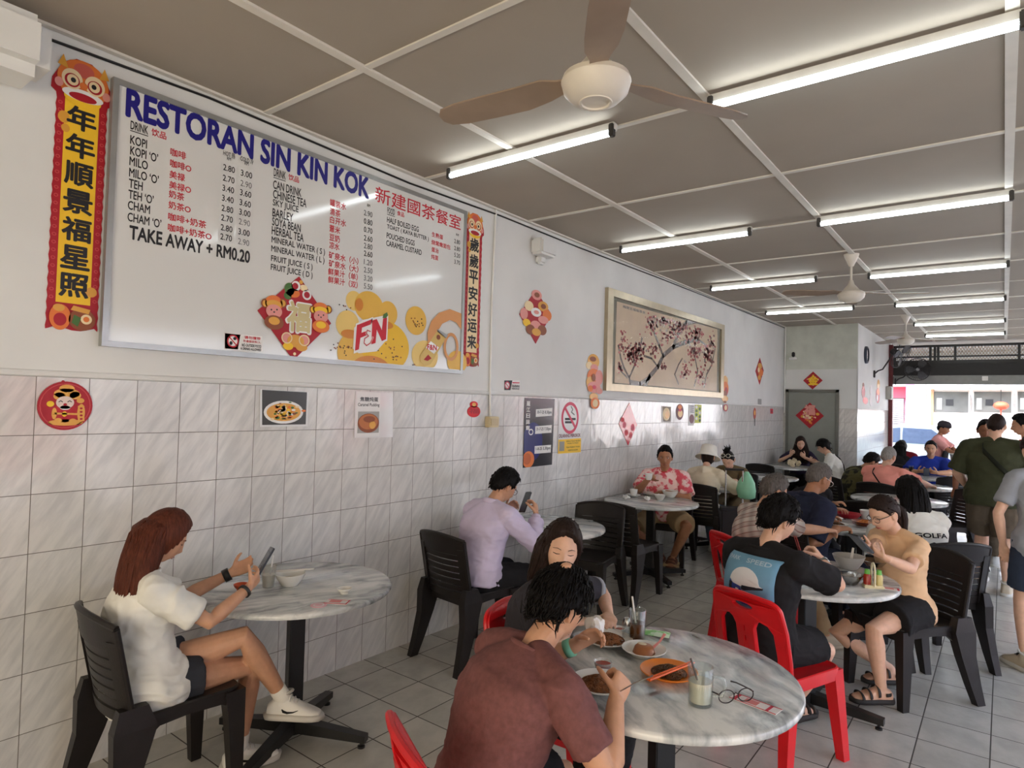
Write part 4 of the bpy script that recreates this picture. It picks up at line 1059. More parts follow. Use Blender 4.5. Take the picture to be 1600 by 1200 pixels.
for t, p0, p1, h in [("饮品", (237, 211), (260, 215.4), 11.5), ("咖啡", (266.4, 242.4), (290.8, 247), 12), ("咖啡O", (266, 260), (299, 266), 12), ("美禄", (265, 277.3), (289, 280.5), 12), ("美禄O", (264.6, 293.6), (298.7, 297.5), 12), ("奶茶", (264, 308), (288, 312.5), 12),
    ("奶茶O", (263.5, 325), (298, 329.8), 12), ("咖啡+奶茶", (263, 343.5), (322.3, 353.4), 12), ("咖啡+奶茶O", (262.5, 360.5), (330.7, 369.7), 12), ("饮品", (451, 280.5), (467.5, 284.3), 9.5),
    ("罐装水", (515.8, 321), (541, 326), 11), ("清茶", (515.8, 335), (532, 338), 11), ("白开水", (515.8, 347.8), (541, 351.5), 11), ("薏米", (515, 361.5), (531.6, 364), 11), ("豆奶", (515, 375.3), (531, 377.8), 11), ("凉水", (514.8, 387.8), (530.5, 390), 11),
    ("矿泉水（小）", (514, 403.3), (560, 410), 11), ("矿泉水（大）", (514, 416.3), (560, 423), 11), ("鲜果汁（单）", (513, 429), (559, 436), 11), ("鲜果汁（双）", (513, 441.8), (559, 448), 11),
    ("食品", (620.8, 336), (631.8, 338.5), 7.5), ("生熟蛋", (675, 369.3), (692.5, 373.5), 7.5), ("烧鸳鸯面包", (674.5, 381.5), (704, 388.5), 7.5), ("蛋治", (674.5, 393), (685.5, 395), 7.5), ("炖蛋", (674, 404.3), (685, 406.5), 7.5)]:
    D.text(t, p0, p1, h, I_RED, .018); D.build('chinese_menu_line', bd)
LBL = M('price_label', (216, 216, 213), .35)
c1 = [265.2, 281.8, 297.5, 313.2, 329, 344, 359.2, 373.6]; c2 = [274, 290, 304.5, 320, 335, 350, 365.7, 381]
for k, (a, c) in enumerate(zip("2.80 2.70 3.40 3.40 2.80 2.70 2.80 2.70".split(), "3.00 2.90 3.60 3.60 3.00 2.90 3.00 2.90".split())):
    x = 349-k*.65; D.pxs([(x-3, c1[k]+2.5), (x+21, c1[k]+7.5), (x+21, c1[k]-7.8), (x-3, c1[k]-12.5)], LBL, .0003); D.build('price_label', bd); D.pxs([(x+24, c2[k]+2), (x+47, c2[k]+6.5), (x+47, c2[k]-8.8), (x+24, c2[k]-13)], LBL, .0003); D.build('price_label', bd)
D.up(.0004)
for k, (a, c) in enumerate(zip("2.80 2.70 3.40 3.40 2.80 2.70 2.80 2.70".split(), "3.00 2.90 3.60 3.60 3.00 2.90 3.00 2.90".split())):
    x = 349-k*.65; D.text(a, (x, c1[k]), (x+18, c1[k]+4), 9.5, I_BLK, .014); D.build('price', bd); D.text(c, (x+27.5, c2[k]), (x+45, c2[k]+4), 9.5, I_BLK if c != '2.90' else I_GREY,   .014 if c != '2.90' else 0); D.build('price', bd)
for k, a in enumerate("2.90 0.80 0.70 2.60 2.80 2.60 1.20 2.50 3.20 5.50".split()):
    v = [336, 349, 362, 375.3, 387.4, 399.5, 412.8, 425.2, 438, 450.6][k]; D.text(a, (568.8, v), (582, v+2.5), 8.5, I_BLK if a in ('2.60', '0.80', '0.70') else I_GREY, .01); D.build('price', bd)
for k, a in enumerate("2.80 2.80 5.20 3.70".split()): v = [379.5, 390.5, 401, 411.8][k]; D.text(a, (710, v), (719, v+2.3), 6.5, I_BLK, .01); D.build('price', bd)
for t, p0, p1, h in (("HOT 热", (349, 242.4), (367.5, 247), 9), ("COLD 冷", (375.9, 251), (396, 256), 9), ("RM", (355, 249.5), (361, 251), 5), ("RM", (382.5, 257), (388.5, 258.5), 5), ("RM", (574, 322.5), (578.5, 323.5), 4.5), ("RM", (713, 368), (717, 369), 3.5)): D.text(t, p0, p1, h, I_BLK, .012); D.build('price_heading', bd)
D.text('TAKE AWAY + RM0.20', (202.4, 372.8), (390, 413.3), 21, I_BLK, .03); D.build('takeaway_lettering', bd)
# printed drink advert
D.h = .0004
AMB = ink('amber', (226, 178, 70), .3); AMB2 = ink('amber_pale', (230, 196, 110), .3); AMB3 = ink('amber_deep', (206, 128, 40), .3); AMB4 = ink('amber_bright', (232, 184, 20), .3)
def arcdisc(c, r, mat, zmin=573):
    D.up(.0004); c0 = D.at(*c); rr = (abs(D.at(c[0]+r[0], c[1])[0]-c0[0]), abs(D.at(c[0], c[1]+r[1])[1]-c0[1]))
    D.pts([(x, max(z, BZ0+fw+.004)) for x, z in oval(rr[0], rr[1], 36, c0)], mat)
for c, r, mt in (((553.5, 470), (12.5, 15.5), AMB2), ((577, 479), (22, 24), AMB), ((606.5, 490), (14.5, 19.5), AMB), ((543.5, 507), (18, 22), AMB2), ((560, 552), (31, 36), AMB), ((603, 542), (36, 40), AMB4), ((650, 501), (16, 22.5), AMB), ((664, 556), (20, 24), AMB2), ((714, 566), (15, 18), AMB), ((580, 572), (27, 16), AMB3)): arcdisc(c, r, mt)
D.up(.0004)
for c, r in (((561, 476), (6, 10)), ((546, 522), (13, 7)), ((604, 508), (10, 6))): D.ov(c, r, AMB3)
D.build('amber_bubbles', bd)
D.up(.0004); rg = np.random.default_rng(3)
for (cx, cy, sx, sy, nn) in ((540, 545, 16, 12, 16), (612, 552, 18, 16, 22), (650, 505, 11, 8, 14), (540, 477, 9, 5, 6), (524, 542, 6, 8, 6), (645, 572, 3, 4, 3)):
    for q in range(nn): D.ov((cx+rg.normal(0, sx*.55), cy+rg.normal(0, sy*.55)), (1.0, 1.1), I_BRN if q % 2 else I_BLK, 8)
D.build('seed_dots', bd)
# glowing badge with the red lettering
D.up(.0004); D.pxs([(553, 512), (566, 500), (600, 493), (606, 500), (600, 535), (588, 549), (560, 552), (551, 545)], I_WHT); D.build('badge_ground', bd)
D.up(.0005)
def slogo(dx, dy, k, wht, red):
    T = lambda P: [(580+dx+(x-580)*k, 520+dy+(y-520)*k) for x, y in P]
    Fo = T([(557, 508), (580, 499), (578.5, 507), (565, 512), (564, 520), (573, 517), (572, 524), (562.5, 528), (560, 546), (554, 548)])
    No = T([(581, 501), (588, 498.5), (596, 516), (598, 497.5), (604, 496), (602.5, 530), (596, 533), (588, 515), (586, 536), (579.5, 538)])
    for P in (Fo, No):
        c = np.mean(P, 0); D.pxs([tuple(c+(np.array(p)-c)*1.17) for p in P], wht)
    D.up(.0005)
    for P in (Fo, No): D.pxs(P, red)
    D.up(.0005); A = T([(578, 518), (573, 516), (571.5, 521), (575, 525), (569, 529), (568, 536), (572, 540), (578, 536), (582, 527)])
    D.line(A, .011*k, wht); D.up(.0004); D.line(A, .006*k, red)
slogo(0, 0, 1.0, I_WHT, I_RED)
D.pxs([(597, 497), (598.5, 491), (604, 488), (605.5, 493), (602, 497)], I_GRN)
D.build('advert_lettering', bd)
# can with splash
D.up(.0004); SPL = ink('splash', (214, 150, 90), .3)
arc = [(668, 545), (668, 520), (674, 500), (686, 488), (702, 484), (719, 491)]; arc2 = [(719, 503), (706, 497), (694, 501), (684, 512), (680, 530), (680, 545)]
D.pxs([(668, 540), (667, 520), (673, 502), (685, 489), (702, 483), (720, 490), (720, 515), (712, 504), (702, 500), (690, 506), (682, 520), (679, 545)], SPL)
D.ring((704, 542), (11.5, 22), .3, SPL)
D.build('splash', bd); D.up(.0005)
D.pxs([(683, 516), (696, 528), (672, 569), (664, 572), (656, 565), (655, 556)], ink('can_side', (210, 176, 96), .3)); D.pxs([(683, 514), (699, 524), (696, 529), (682, 518)], ink('can_rim', (170, 172, 170), .3)); D.up(.0005)
D.pxs([(672, 533), (685, 543), (677, 553), (664, 543)], I_WHT); D.up(.0004); D.text('F&N', (666.5, 546), (681, 549), 8, I_RED, .03); D.ov((684, 527), (3, 4), I_BRN); D.pxs([(668, 554), (673, 560), (667, 564), (661, 562)], I_DRED)
D.build('printed_can', bd)
D.h = .0004; D.pxs([(351, 520), (410, 525.5), (410.5, 549), (351, 545)], I_WHT); D.pxs([(351.6, 520.5), (376, 523), (372, 546), (351.6, 544.5)], ink('orange_red', (206, 74, 50))); D.up()
D.ov((364, 533), (9, 10), I_WHT); D.up(); D.ring((364, 533), (9, 10), .22, I_RED); D.line([(358, 526), (370, 540)], .006, I_RED); D.ov((361, 536), (2.5, 3), I_BLK); D.ov((367, 529), (2.5, 2.5), I_BLK)
D.text('请勿擅带', (382, 529), (407, 532), 4.5, I_RED, .02); D.text('外食和饮料入', (380, 534.5), (407, 537), 4, I_RED, .02); D.text('NO OUTSIDE FOOD', (378, 541), (408, 543.5), 4.5, I_BLK, .02); D.text('& DRINKS ALLOWED', (376, 546), (408, 548), 3.8, I_BLK, .02)
finish(D.build('rule_sticker'), 'small red and white no outside food sticker at the bottom of the menu board', 'sticker')
# ---- paper decorations
def deco(name, label, cat, fr=None, px=None, h=0.0, group=None): 
    D = Decal(fr or (np.array([.0015, 0, 0]), WX[1], WX[2], WX[3]), px or onW); D.h = h; D.nm = (name, label, cat, group); return D
def done(D): return finish(D.build(D.nm[0]), D.nm[1], D.nm[2], D.nm[3])
def mouse(D, c, s, gold=I_GOLD, robe=I_ORG):
    """round-eared little figure holding a nugget"""
    u, v = c
    D.up(.0008)
    for q in (-1, 1): D.ov((u+q*11*s, v-12*s), (5*s, 6*s), I_BRN)
    D.up(); 
    for q in (-1, 1): D.ov((u+q*11*s, v-12*s), (3.4*s, 4.2*s), gold)
    D.ov((u, v-12*s), (11*s, 10*s), I_ORG); D.up(); D.ov((u, v-11*s), (9.5*s, 5*s), gold); D.up(); D.ov((u, v-2*s), (10*s, 8.5*s), I_PINK); D.up()
    for q in (-1, 1): D.ov((u+q*3.5*s, v-4*s), (1.0*s, 1.2*s), I_BLK, 8)
    D.ov((u, v-1*s), (1.2*s, 1*s), I_BLK, 8)
    D.ov((u, v+12*s), (12*s, 9*s), robe); D.up(); D.ov((u, v+10*s), (7*s, 5*s), gold)
# big diamond on the board
D = deco('fortune_diamond', 'red fortune diamond with two mouse figures on the lower part of the menu board', 'decoration', FRB, onB)
D.h = .001
D.pxs([(467, 432), (517, 505.5), (458, 563), (402, 485)], I_DRED, .002); D.up(.002)
for c, r, m_ in (((452, 452), (8, 10), I_GRN), ((462, 447), (7, 8), I_WHT), ((458, 458), (10, 7), I_ORG), ((474, 450), (6, 5), I_CREAM), ((479, 461), (7, 8), I_WHT), ((449, 462), (6, 6), I_GRN), ((470, 441), (3, 3), I_GOLD)): D.ov(c, r, m_)
D.up(); D.ov((461, 447), (4.5, 5), I_DRED); D.ov((479, 461), (4.5, 5), I_DRED)
D.up(.001); D.text('福', (446, 517), (484, 519), 48, I_WHT, .055); D.up(.001); D.text('福', (448, 515.5), (482.5, 517), 45, I_LGOLD, .035)
mouse(D, (427, 489), 1.25, I_GOLD, I_BRN); D.h -= .003; mouse(D, (500, 497), 1.1, I_YEL, I_ORG)
D.h = .006; 
for c, r, m_ in (((447, 528), (7, 8), I_PINK), ((474, 532), (7, 8), I_PINK), ((461, 533), (13, 10), I_GOLD), ((449, 541), (8, 6), I_YEL), ((470, 543), (9, 6), I_GOLD)): D.ov(c, r, m_); D.up(.0004)
D.ring((447, 528), (8.5, 9), .2, I_CREAM); D.ring((474, 532), (8.5, 9), .2, I_CREAM); D.ov((459, 553), (2.2, 2.4), I_CREAM)
done(D)
def scroll(label, x0, x1, zt, zb, chars, big):
    """hanging couplet with a lion mask on top"""
    D = deco('couplet_scroll', label, 'decoration', group='red and gold couplet scrolls')
    w_ = x1-x0; cx = (x0+x1)/2; n = 40; P = []
    zc = zt-w_*.9
    for i in range(n+1): z = zb+.02+(zc-zb-.02)*i/n; P.append((x1-.004*(i % 2), z))
    for i in range(13): a = math.radians(5+170*i/12); P.append((cx+w_*.60*math.cos(a)*(1+.03*(i % 2)), zc+w_*.86*math.sin(a)*(1+.03*(i % 2))))
    for i in range(n+1): z = zc-(zc-zb-.02)*i/n; P.append((x0+.004*(i % 2), z))
    for i in range(9): a = math.radians(190+160*i/8); P.append((cx+w_*.5*math.cos(a), zb+.025+.02*abs(math.sin(2*a+1.2))*-1))
    D.pts(P, I_DRED, .0015); D.up(.0016)
    zi = zc-w_*.05; zl = zb+w_*.62
    D.pts([(cx-w_*.33, zl), (cx+w_*.33, zl), (cx+w_*.33, zi), (cx-w_*.33, zi)], I_YEL if big else I_CREAM)
    for k in range(26):
        z = zl+.02+(zi-zl-.05)*k/25
        for q in (-1, 1): D.ring((cx+q*w_*.415, z), (w_*.045, w_*.04), w_*.018, ink('rose', (200, 70, 70)), 8, px=False)
    D.up(); D.ov((cx-w_*.34, zi-w_*.45), (w_*.11, w_*.13), I_GOLD, px=False); D.ov((cx-w_*.30, zi-w_*.68), (w_*.08, w_*.09), I_GOLD, px=False); D.ov((cx+w_*.34, zl+w_*.30), (w_*.11, w_*.11), I_GOLD, px=False)
    L = len(chars); st = (zi-w_*.12-zl-.01)/L; hh = st*.80
    D.up()
    for k, ch in enumerate(chars): D.text(ch, (cx-w_*.27, zi-w_*.14-st*k-hh), (w_*.54, hh), 0, I_BLK, .030, px=False)
    # lion mask
    D.up(); z = zc+w_*.28
    D.ov((cx, z+w_*.1), (w_*.50, w_*.48), I_ORG, px=False); D.up()
    for q in (-1, 1): D.pts([(cx+q*w_*.30, z+w_*.30), (cx+q*w_*.50, z+w_*.34), (cx+q*w_*.40, z+w_*.58)], I_GOLD); D.ov((cx+q*w_*.46, z-w_*.05), (w_*.08, w_*.10), I_PINK, px=False)
    D.ov((cx, z+w_*.36), (w_*.20, w_*.16), ink('salmon', (206, 96, 80)), px=False); D.ov((cx, z-w_*.28), (w_*.36, w_*.17), I_YEL, px=False); D.up()
    D.ov((cx, z-w_*.20), (w_*.40, w_*.13), I_WHT, px=False); D.up(); D.ov((cx, z-w_*.24), (w_*.27, w_*.09), I_DRED, px=False)
    for q in (-1, 1):
        D.ov((cx+q*w_*.22, z+w_*.10), (w_*.20, w_*.22), I_CREAM, px=False); D.up(.0003); D.ov((cx+q*w_*.22, z+w_*.07), (w_*.145, w_*.15), I_DRED, px=False); D.up(.0003); D.ov((cx+q*w_*.21, z+w_*.08), (w_*.11, w_*.12), I_CREAM, px=False); D.up(.0003); D.ov((cx+q*w_*.20, z+w_*.08), (w_*.05, w_*.055), I_BLK, px=False); D.h -= .0009
    D.up(.001); D.ov((cx, z+w_*.02), (w_*.08, w_*.08), I_ORG, px=False)
    # firecrackers, drum and pouch at the foot
    zf = zb+w_*.30
    D.ov((cx-w_*.24, zf), (w_*.20, w_*.28), I_ORG, px=False); D.ov((cx+w_*.18, zf-w_*.02), (w_*.26, w_*.24), I_BRN, px=False); D.up()
    D.ov((cx-w_*.24, zf-w_*.05), (w_*.12, w_*.14), I_DRED, px=False); D.ov((cx+w_*.26, zf), (w_*.11, w_*.11), I_CREAM, px=False); D.pts([(cx-.02*w_, zf-w_*.1), (cx+.10*w_, zf-w_*.18), (cx+.16*w_, zf+w_*.02), (cx+.02*w_, zf+w_*.08)], I_GRN)
    D.ov((cx-w_*.27, zf+w_*.2), (w_*.11, w_*.08), I_GOLD, px=False); D.up(.0004); D.ov((cx+w_*.26, zf), (w_*.06, w_*.06), I_ORG, px=False)
    D.pts([(cx-.05*w_, zf+.18*w_), (cx+.3*w_, zf+.12*w_), (cx+.33*w_, zf+.22*w_), (cx, zf+.28*w_)], I_GOLD)
    done(D)
scroll('wide red and yellow couplet scroll with lion mask, left of the menu board', .945, 1.145, 3.135, 1.925, '年年順景福星照', True)
scroll('narrow red couplet scroll with lion mask at the right edge of the menu board', 3.605, 3.79, 3.125, 1.93, '歲歲平安好运来', False)
# round fortune figure
D = deco('round_fortune_plaque', 'round red plaque of a smiling bearded figure on the tiles at far left', 'decoration')
D.ov((102, 634), (42, 38), I_DRED, 40, .003); D.up(.003); D.ring((102, 634), (39, 35), .04, ink('rose', (200, 70, 70))); D.ov((98, 597), (3, 3), I_DRED, 12)
D.ov((102, 660), (27, 5), I_GOLD); D.ov((101, 645), (19, 15), ink('robe', (180, 24, 34))); D.up(); D.line([(86, 646), (120, 647)], .008, I_GOLD); D.ov((100, 647), (4, 4), I_YEL)
for c, r in (((104, 615), (20, 8)), ((92, 619), (9, 6)), ((117, 618), (9, 6)), ((104, 607), (12, 6)), ((125, 626), (6, 4)), ((84, 646), (4, 9)), ((90, 657), (6, 4)), ((113, 658), (6, 4)), ((126, 645), (6, 14))): D.ov(c, r, I_GOLD)
D.up(); D.ov((101, 629), (14, 10), ink('face', (226, 206, 196))); D.ov((78, 631), (6, 4.5), I_YEL); D.ov((101, 637), (8, 3.5), I_WHT); D.pxs([(121, 634), (131, 634), (131, 658), (121, 657)], I_GOLD); D.up()
for k in range(4): D.ov((126, 638+k*5.5), (2.4, 1.7), I_DRED, 8)
for q in (-1, 1): D.line([(101+q*7-3, 628), (101+q*7, 626), (101+q*7+3, 628)], .003, I_BLK)
D.ov((101, 632), (3, 2), I_DRED, 10); done(D)
# laminated food pictures
LAM = M('laminate', (226, 226, 224), .08, coat=1.0, var=.03)
D = deco('food_photo', 'laminated noodle photo sheet on the tiles under the menu board', 'picture')
D.pxs([(406, 608), (482, 613), (480, 666), (405, 667)], LAM, .002); D.up(.002); D.pxs([(409, 609), (479, 613), (477, 663), (409, 664)], ink('photo_dark', (70, 68, 66), .12)); D.up()
rg = np.random.default_rng(5)
D.ov((443, 644), (30, 18), I_WHT); D.up(); D.ov((443, 644), (26, 14), I_GOLD); D.up()
for q in range(60): D.ov((443+rg.normal(0, 11), 643+rg.normal(0, 6)), (rg.uniform(1.5, 4), rg.uniform(1, 2.5)), [I_CREAM, I_ORG, I_BRN, I_GRN, I_WHT, I_YEL][q % 6], 8)
done(D)
D = deco('pudding_poster', 'laminated caramel pudding poster on the tiles under the menu board', 'poster')
D.pxs([(555, 611), (614, 614), (613, 683), (553, 684)], LAM, .002); D.up(.002); D.pxs([(557, 612), (594, 614), (592, 681), (555.5, 682)], ink('poster_white', (228, 228, 224), .15)); D.up()
D.text('焦糖炖蛋', (562, 627), (590, 628), 7, I_BLK, .02); D.text('Caramel Pudding', (558.5, 636), (592, 637), 6.5, I_BLK, .012); D.pxs([(559, 643), (592, 643), (591, 676), (557.5, 677)], ink('cloth_grey', (160, 158, 152))); D.up(); D.ov((575, 661), (16.5, 15), I_BRN); D.up(); D.ov((575, 659), (14.5, 12), ink('caramel', (186, 110, 60))); D.up(); D.ov((576, 655), (9, 5), I_BRN); D.ov((581, 664), (5, 6), I_GOLD); done(D)
D = deco('red_pouch_charm', 'small bright red pouch-shaped charm beside the wall socket', 'decoration')
D.ov((740, 643), (10, 9), ink('bright_red', (214, 22, 34)), 24, .003); D.ov((740, 632), (6, 5), ink('bright_red', (214, 22, 34)), 20, .003); D.up(.003); D.ov((740, 632), (3, 3), I_GOLD); D.text('福', (732, 646), (748, 646), 8, I_DRED, .03); done(D)
D = deco('rule_sticker', 'small dark no smoking sticker on the plaster above the black poster', 'sticker')
D.pxs([(787, 594), (812, 594), (812.5, 610), (787, 610)], I_WHT, .0015); D.up(.0015); D.pxs([(787.5, 594.4), (800, 594.4), (797, 609.6), (787.5, 609.6)], I_BLK); D.up(); D.ov((792, 602), (4, 6), I_WHT); D.up(); D.ring((792, 602), (4, 6), .25, I_MAG)
D.line([(789, 598), (795, 606)], .007, I_MAG); D.pxs([(800, 597), (811, 597.4), (811, 599), (800, 598.8)], I_MAG); D.text('DILARANG', (799, 604.5), (811, 605), 3.5, I_BLK, .03); D.text('MEROKOK', (799, 608.5), (811, 609), 2.8, I_GREY, .02); done(D)
D = deco('schedule_poster', 'tall black poster with three white date panels on the tiled wall', 'poster')
D.pxs([(819.5, 621.5), (866.5, 623.5), (862, 726), (816.5, 731)], ink('poster_black', (24, 22, 30), .15), .0015); D.up(.0015); D.clip = (D.at(819.5, 621.5)[0]+.004, D.at(866, 623)[0], 1.118, 1.708); D.ov((832, 690), (15, 30), ink('poster_blue', (36, 44, 110), .15)); D.up(); D.ov((825, 718), (9, 13), I_ORG); D.up(); D.ov((823, 717), (6, 9), ink('ember', (196, 96, 40)))
for k, ch in enumerate('麗江日誌館'): D.text(ch, (822-.2*k, 634+k*9.5), (827.5-.2*k, 634+k*9.5), 7, I_WHT, .03)
D.ring((829, 675), (3.6, 5), .3, I_WHT)
for (u, v), t in (((837, 637.5), '30-7-25 8.30pm'), ((836, 664), '31-7-25 7.30pm'), ((835, 695), '1-8-25 3.30pm')):
    D.h = .0021; D.pxs([(u, v+2), (u+25.5, v), (u+25, v+12), (u-.5, v+14)], I_WHT); D.up(); D.text(t, (u+1.5, v+10), (u+24, v+9), 6, I_BLK, .02)
done(D)
D = deco('no_smoking_sign', 'round red no smoking sign with yellow notice on the tiled wall', 'sign')
D.pxs([(873.5, 627), (907.5, 629), (907, 708), (871, 709.5)], ink('sign_white', (216, 214, 212), .2), .0012); D.up(.0012)
D.ring((890.5, 653), (13.2, 25), .20, I_MAG, 36); D.pxs([(882.5, 653), (899, 653), (899, 656.5), (882.5, 656.5)], I_BLK); D.pxs([(882.5, 658), (895, 658), (895, 661.5), (882.5, 661.5)], I_BLK); D.line([(892, 635), (894.5, 640), (892.5, 644), (897, 648)], .012, I_GREY); D.up(); D.line([(882.5, 637), (899, 669)], .028, I_MAG)
D.text('DILARANG MEROKOK', (873, 684), (906.5, 682.5), 5.5, I_PLUM, .03); D.pxs([(872, 687), (907.4, 684.5), (907, 706.5), (871.3, 709)], I_YEL); D.up(); D.pxs([(873.5, 690), (881.5, 689.5), (881, 704.5), (873, 705)], ink('sign_grey', (150, 146, 130)))
for t, v, a, c in (('DENDA TIDAK MELEBIHI', 689.5, 884, 906), ('RM10,000 ATAU PENJARA', 693, 886, 903), ('TIDAK MELEBIHI 2 TAHUN', 699, 884, 905), ('HUBUNGI ADUAN', 703.5, 887, 902)): D.text(t, (a, v+1.2), (c, v), 2.2, ink('olive_ink', (120, 104, 20)), .02)
done(D)
# diamonds and hangings further along
def diamond(label, P, fill, inner, fr=None, px=None, name='fortune_diamond', ch=None, blobs=()):
    D = deco(name, label, 'decoration', fr, px); D.pxs(P, fill, .003); D.up(.003); c = np.mean(P, 0)
    rg = np.random.default_rng(len(label))
    for (u, v, a, bb, m_) in blobs: D.ov((u, v), (a, bb), m_, 14); D.up(.0003)
    if inner:
        for q in range(inner): 
            t = rg.uniform(-.6, .6, 2); k = 1 if abs(t[0])+abs(t[1]) < .75 else .6; u = c[0]+t[0]*k*(P[1][0]-P[3][0])/2; v = c[1]+t[1]*k*(P[2][1]-P[0][1])/2
            D.ov((u, v), (rg.uniform(1.2, 2.6)*(P[1][0]-P[3][0])/40, rg.uniform(1.6, 3)*(P[2][1]-P[0][1])/50), [I_GOLD, I_ORG, I_PINK, I_CREAM, I_RED][q % 5], 10); D.up(.00005)
    if ch: D.up(.0006); D.text(*ch[:4], ch[4], .05)
    return done(D)
diamond('red diamond crowded with small figures, on the plaster under the wall bracket', [(836.5, 453), (861, 491), (836.5, 537), (811, 491)], I_DRED, 0, blobs=[(838, 461, 8, 8, I_PINK), (826, 478, 7, 8, I_CREAM), (848, 479, 8, 8, I_GOLD), (837, 488, 8, 7, I_WHT), (818, 490, 6, 9, I_PINK), (854, 493, 7, 9, I_ORG), (822, 504, 6, 6, I_YEL), (848, 500, 8, 6, I_PINK), (836, 508, 8, 7, I_PINK), (828, 515, 7, 8, I_BRN), (846, 516, 7, 8, I_BRN), (837, 519, 7, 6, I_GOLD), (838, 461, 4, 4, I_BRN), (848, 479, 4, 4, I_BRN), (837, 488, 4, 3, I_PINK)])
diamond('glossy folded red diamond on the tiles under the blossom painting', [(983, 629), (995, 664), (981, 696), (966.5, 662)], ink('foil_red', (186, 26, 44), .15), 0, blobs=[(975, 664, 3, 5, I_MAG), (988, 668, 3, 6, I_MAG), (978, 676, 3, 5, I_RED), (985, 680, 2.5, 5, I_RED), (972, 656, 3, 4, I_RED)])
diamond('slim red diamond hanging on the plaster near the far corner', [(1187, 559), (1193, 579), (1186.5, 601), (1180, 580)], I_DRED, 0, blobs=[(1187, 572, 3, 5, I_GOLD), (1188, 582, 4, 6, I_ORG), (1186, 590, 2.5, 4, I_GOLD), (1185, 578, 1.6, 4, I_CREAM)])
FY = (np.array([0, 12.506, 0.]), np.array([1., 0, 0]), np.array([0, 0, 1.]), np.array([0, -1., 0])); onF = lambda u, v: onY(u, v, 12.506)
diamond('small red and gold diamond on the wall above the grey door', [(1270.5, 580.5), (1285.5, 594.5), (1269.5, 608.5), (1255, 594.5)], I_DRED, 14, FY, onF, ch=('金', (1263, 601), (1278, 601), 14, I_YEL))
FD = (np.array([0, 12.478, 0.]), FY[1], FY[2], FY[3]); onD = lambda u, v: onY(u, v, 12.478)
diamond('larger red and gold fortune diamond on the grey door', [(1265.5, 629), (1287.5, 650), (1265, 669.5), (1243, 649)], I_DRED, 46, FD, onD, ch=('福', (1257, 648), (1273, 648), 15, I_PINK))
def hanging(label, c, P, gold):
    D = deco('lucky_hanging', label, 'decoration'); D.h = .001
    for u, v, a, bb, m_ in P: D.ov((u, v), (a, bb), m_, 16, .001); D.up(.0009)
    return done(D)
hanging('orange and pink dancing figure cutout left of the blossom painting', None, [(927, 565, 9, 12, I_GOLD), (926, 561, 5, 4, I_BRN), (920, 571, 5, 6, I_CREAM), (928, 575, 6, 6, I_PINK), (927, 588, 10, 12, I_ORG), (935, 590, 6, 12, I_PINK), (921, 598, 6, 10, I_GOLD), (927, 605, 10, 9, I_PINK), (921, 607, 4, 5, I_ORG), (935, 611, 5, 5, I_PINK), (926, 590, 3, 6, I_BRN), (927, 605, 3, 3, I_MAG), (926, 620, 6.5, 6, I_GOLD), (928, 630, 7, 9, I_ORG), (928, 630, 4, 6, I_CREAM)], 0)
hanging('orange figure cutout hanging at the right end of the blossom painting', None, [(1133, 596, 4, 9, I_GOLD), (1133, 607, 5, 11, I_ORG), (1134, 612, 2.5, 7, I_DRED), (1132, 616, 3, 6, I_BRN), (1132, 623, 5, 5, I_GOLD), (1132, 629, 2.2, 3, I_BRN), (1133, 637, 3.5, 6, I_DRED), (1133, 637, 2, 4, I_CREAM)], 0)
D = deco('food_photo', 'small food photo on the tiles, leftmost of the row under the painting', 'picture'); D.pxs([(1033.5, 634), (1048.5, 635.5), (1047.5, 660), (1034, 660)], I_WHT, .0015); D.up(.0015); D.pxs([(1034.5, 635), (1048, 636), (1047.5, 659), (1036, 658.5)], ink('photo_brown', (120, 104, 84))); D.up(); D.ov((1041, 647), (5.5, 10), I_CREAM); D.up(); D.ov((1042, 648), (3.5, 6), I_GOLD); done(D)
D = deco('oval_charm', 'dark red oval charm with a gold figure on the tiles under the painting', 'decoration'); D.ov((1062, 643.5), (5.8, 12.5), ink('deep_red', (96, 16, 26)), 24, .002); D.up(.002); D.ov((1062, 636), (3, 3.5), I_ORG); D.ov((1062.5, 646), (3.6, 6), I_GOLD); D.up(); D.ov((1062, 641), (2.4, 2), I_RED); done(D)
D = deco('price_poster', 'white poster with a red bowl beside the green leaf poster under the painting', 'poster'); D.pxs([(1076, 632), (1085, 632.5), (1084, 665), (1075, 665)], I_WHT, .0012); D.up(.0012); D.ov((1080.5, 654.5), (3.8, 7), I_PLUM)
for k in range(4): D.pxs([(1078, 634+k*3), (1084, 634.3+k*3), (1084, 635.6+k*3), (1078, 635.3+k*3)], I_GREY)
done(D)
D = deco('leaf_poster', 'small lime green poster on the tiles below the right part of the painting', 'poster'); D.pxs([(1086, 632), (1096, 632.5), (1095, 661), (1085.5, 661)], I_LIME, .0015); D.up(.0015)
for k in range(8): D.ov((1088+(k % 2)*5, 636+k*3), (1.8, 2.4), I_GRN if k % 3 else I_WHT, 8)
done(D)
D = deco('wall_notice', 'small grey notice on the plaster near the far corner', 'notice'); D.pxs([(1184, 623), (1189.5, 623.4), (1189.5, 632), (1184, 631.6)], ink('notice_grey', (150, 150, 146)), .002); done(D)
D = deco('tassel_charm', 'thin red charm with a dark tassel on the tiles near the door', 'decoration'); D.ov((1179, 646), (2.2, 9), ink('brick', (176, 72, 60)), 16, .002); D.up(.002); D.ov((1179, 645), (1.2, 4), I_GOLD, 10); D.pxs([(1178.5, 654), (1179.5, 654), (1179.3, 665.5), (1178.6, 665.5)], I_BLK, .002); done(D)
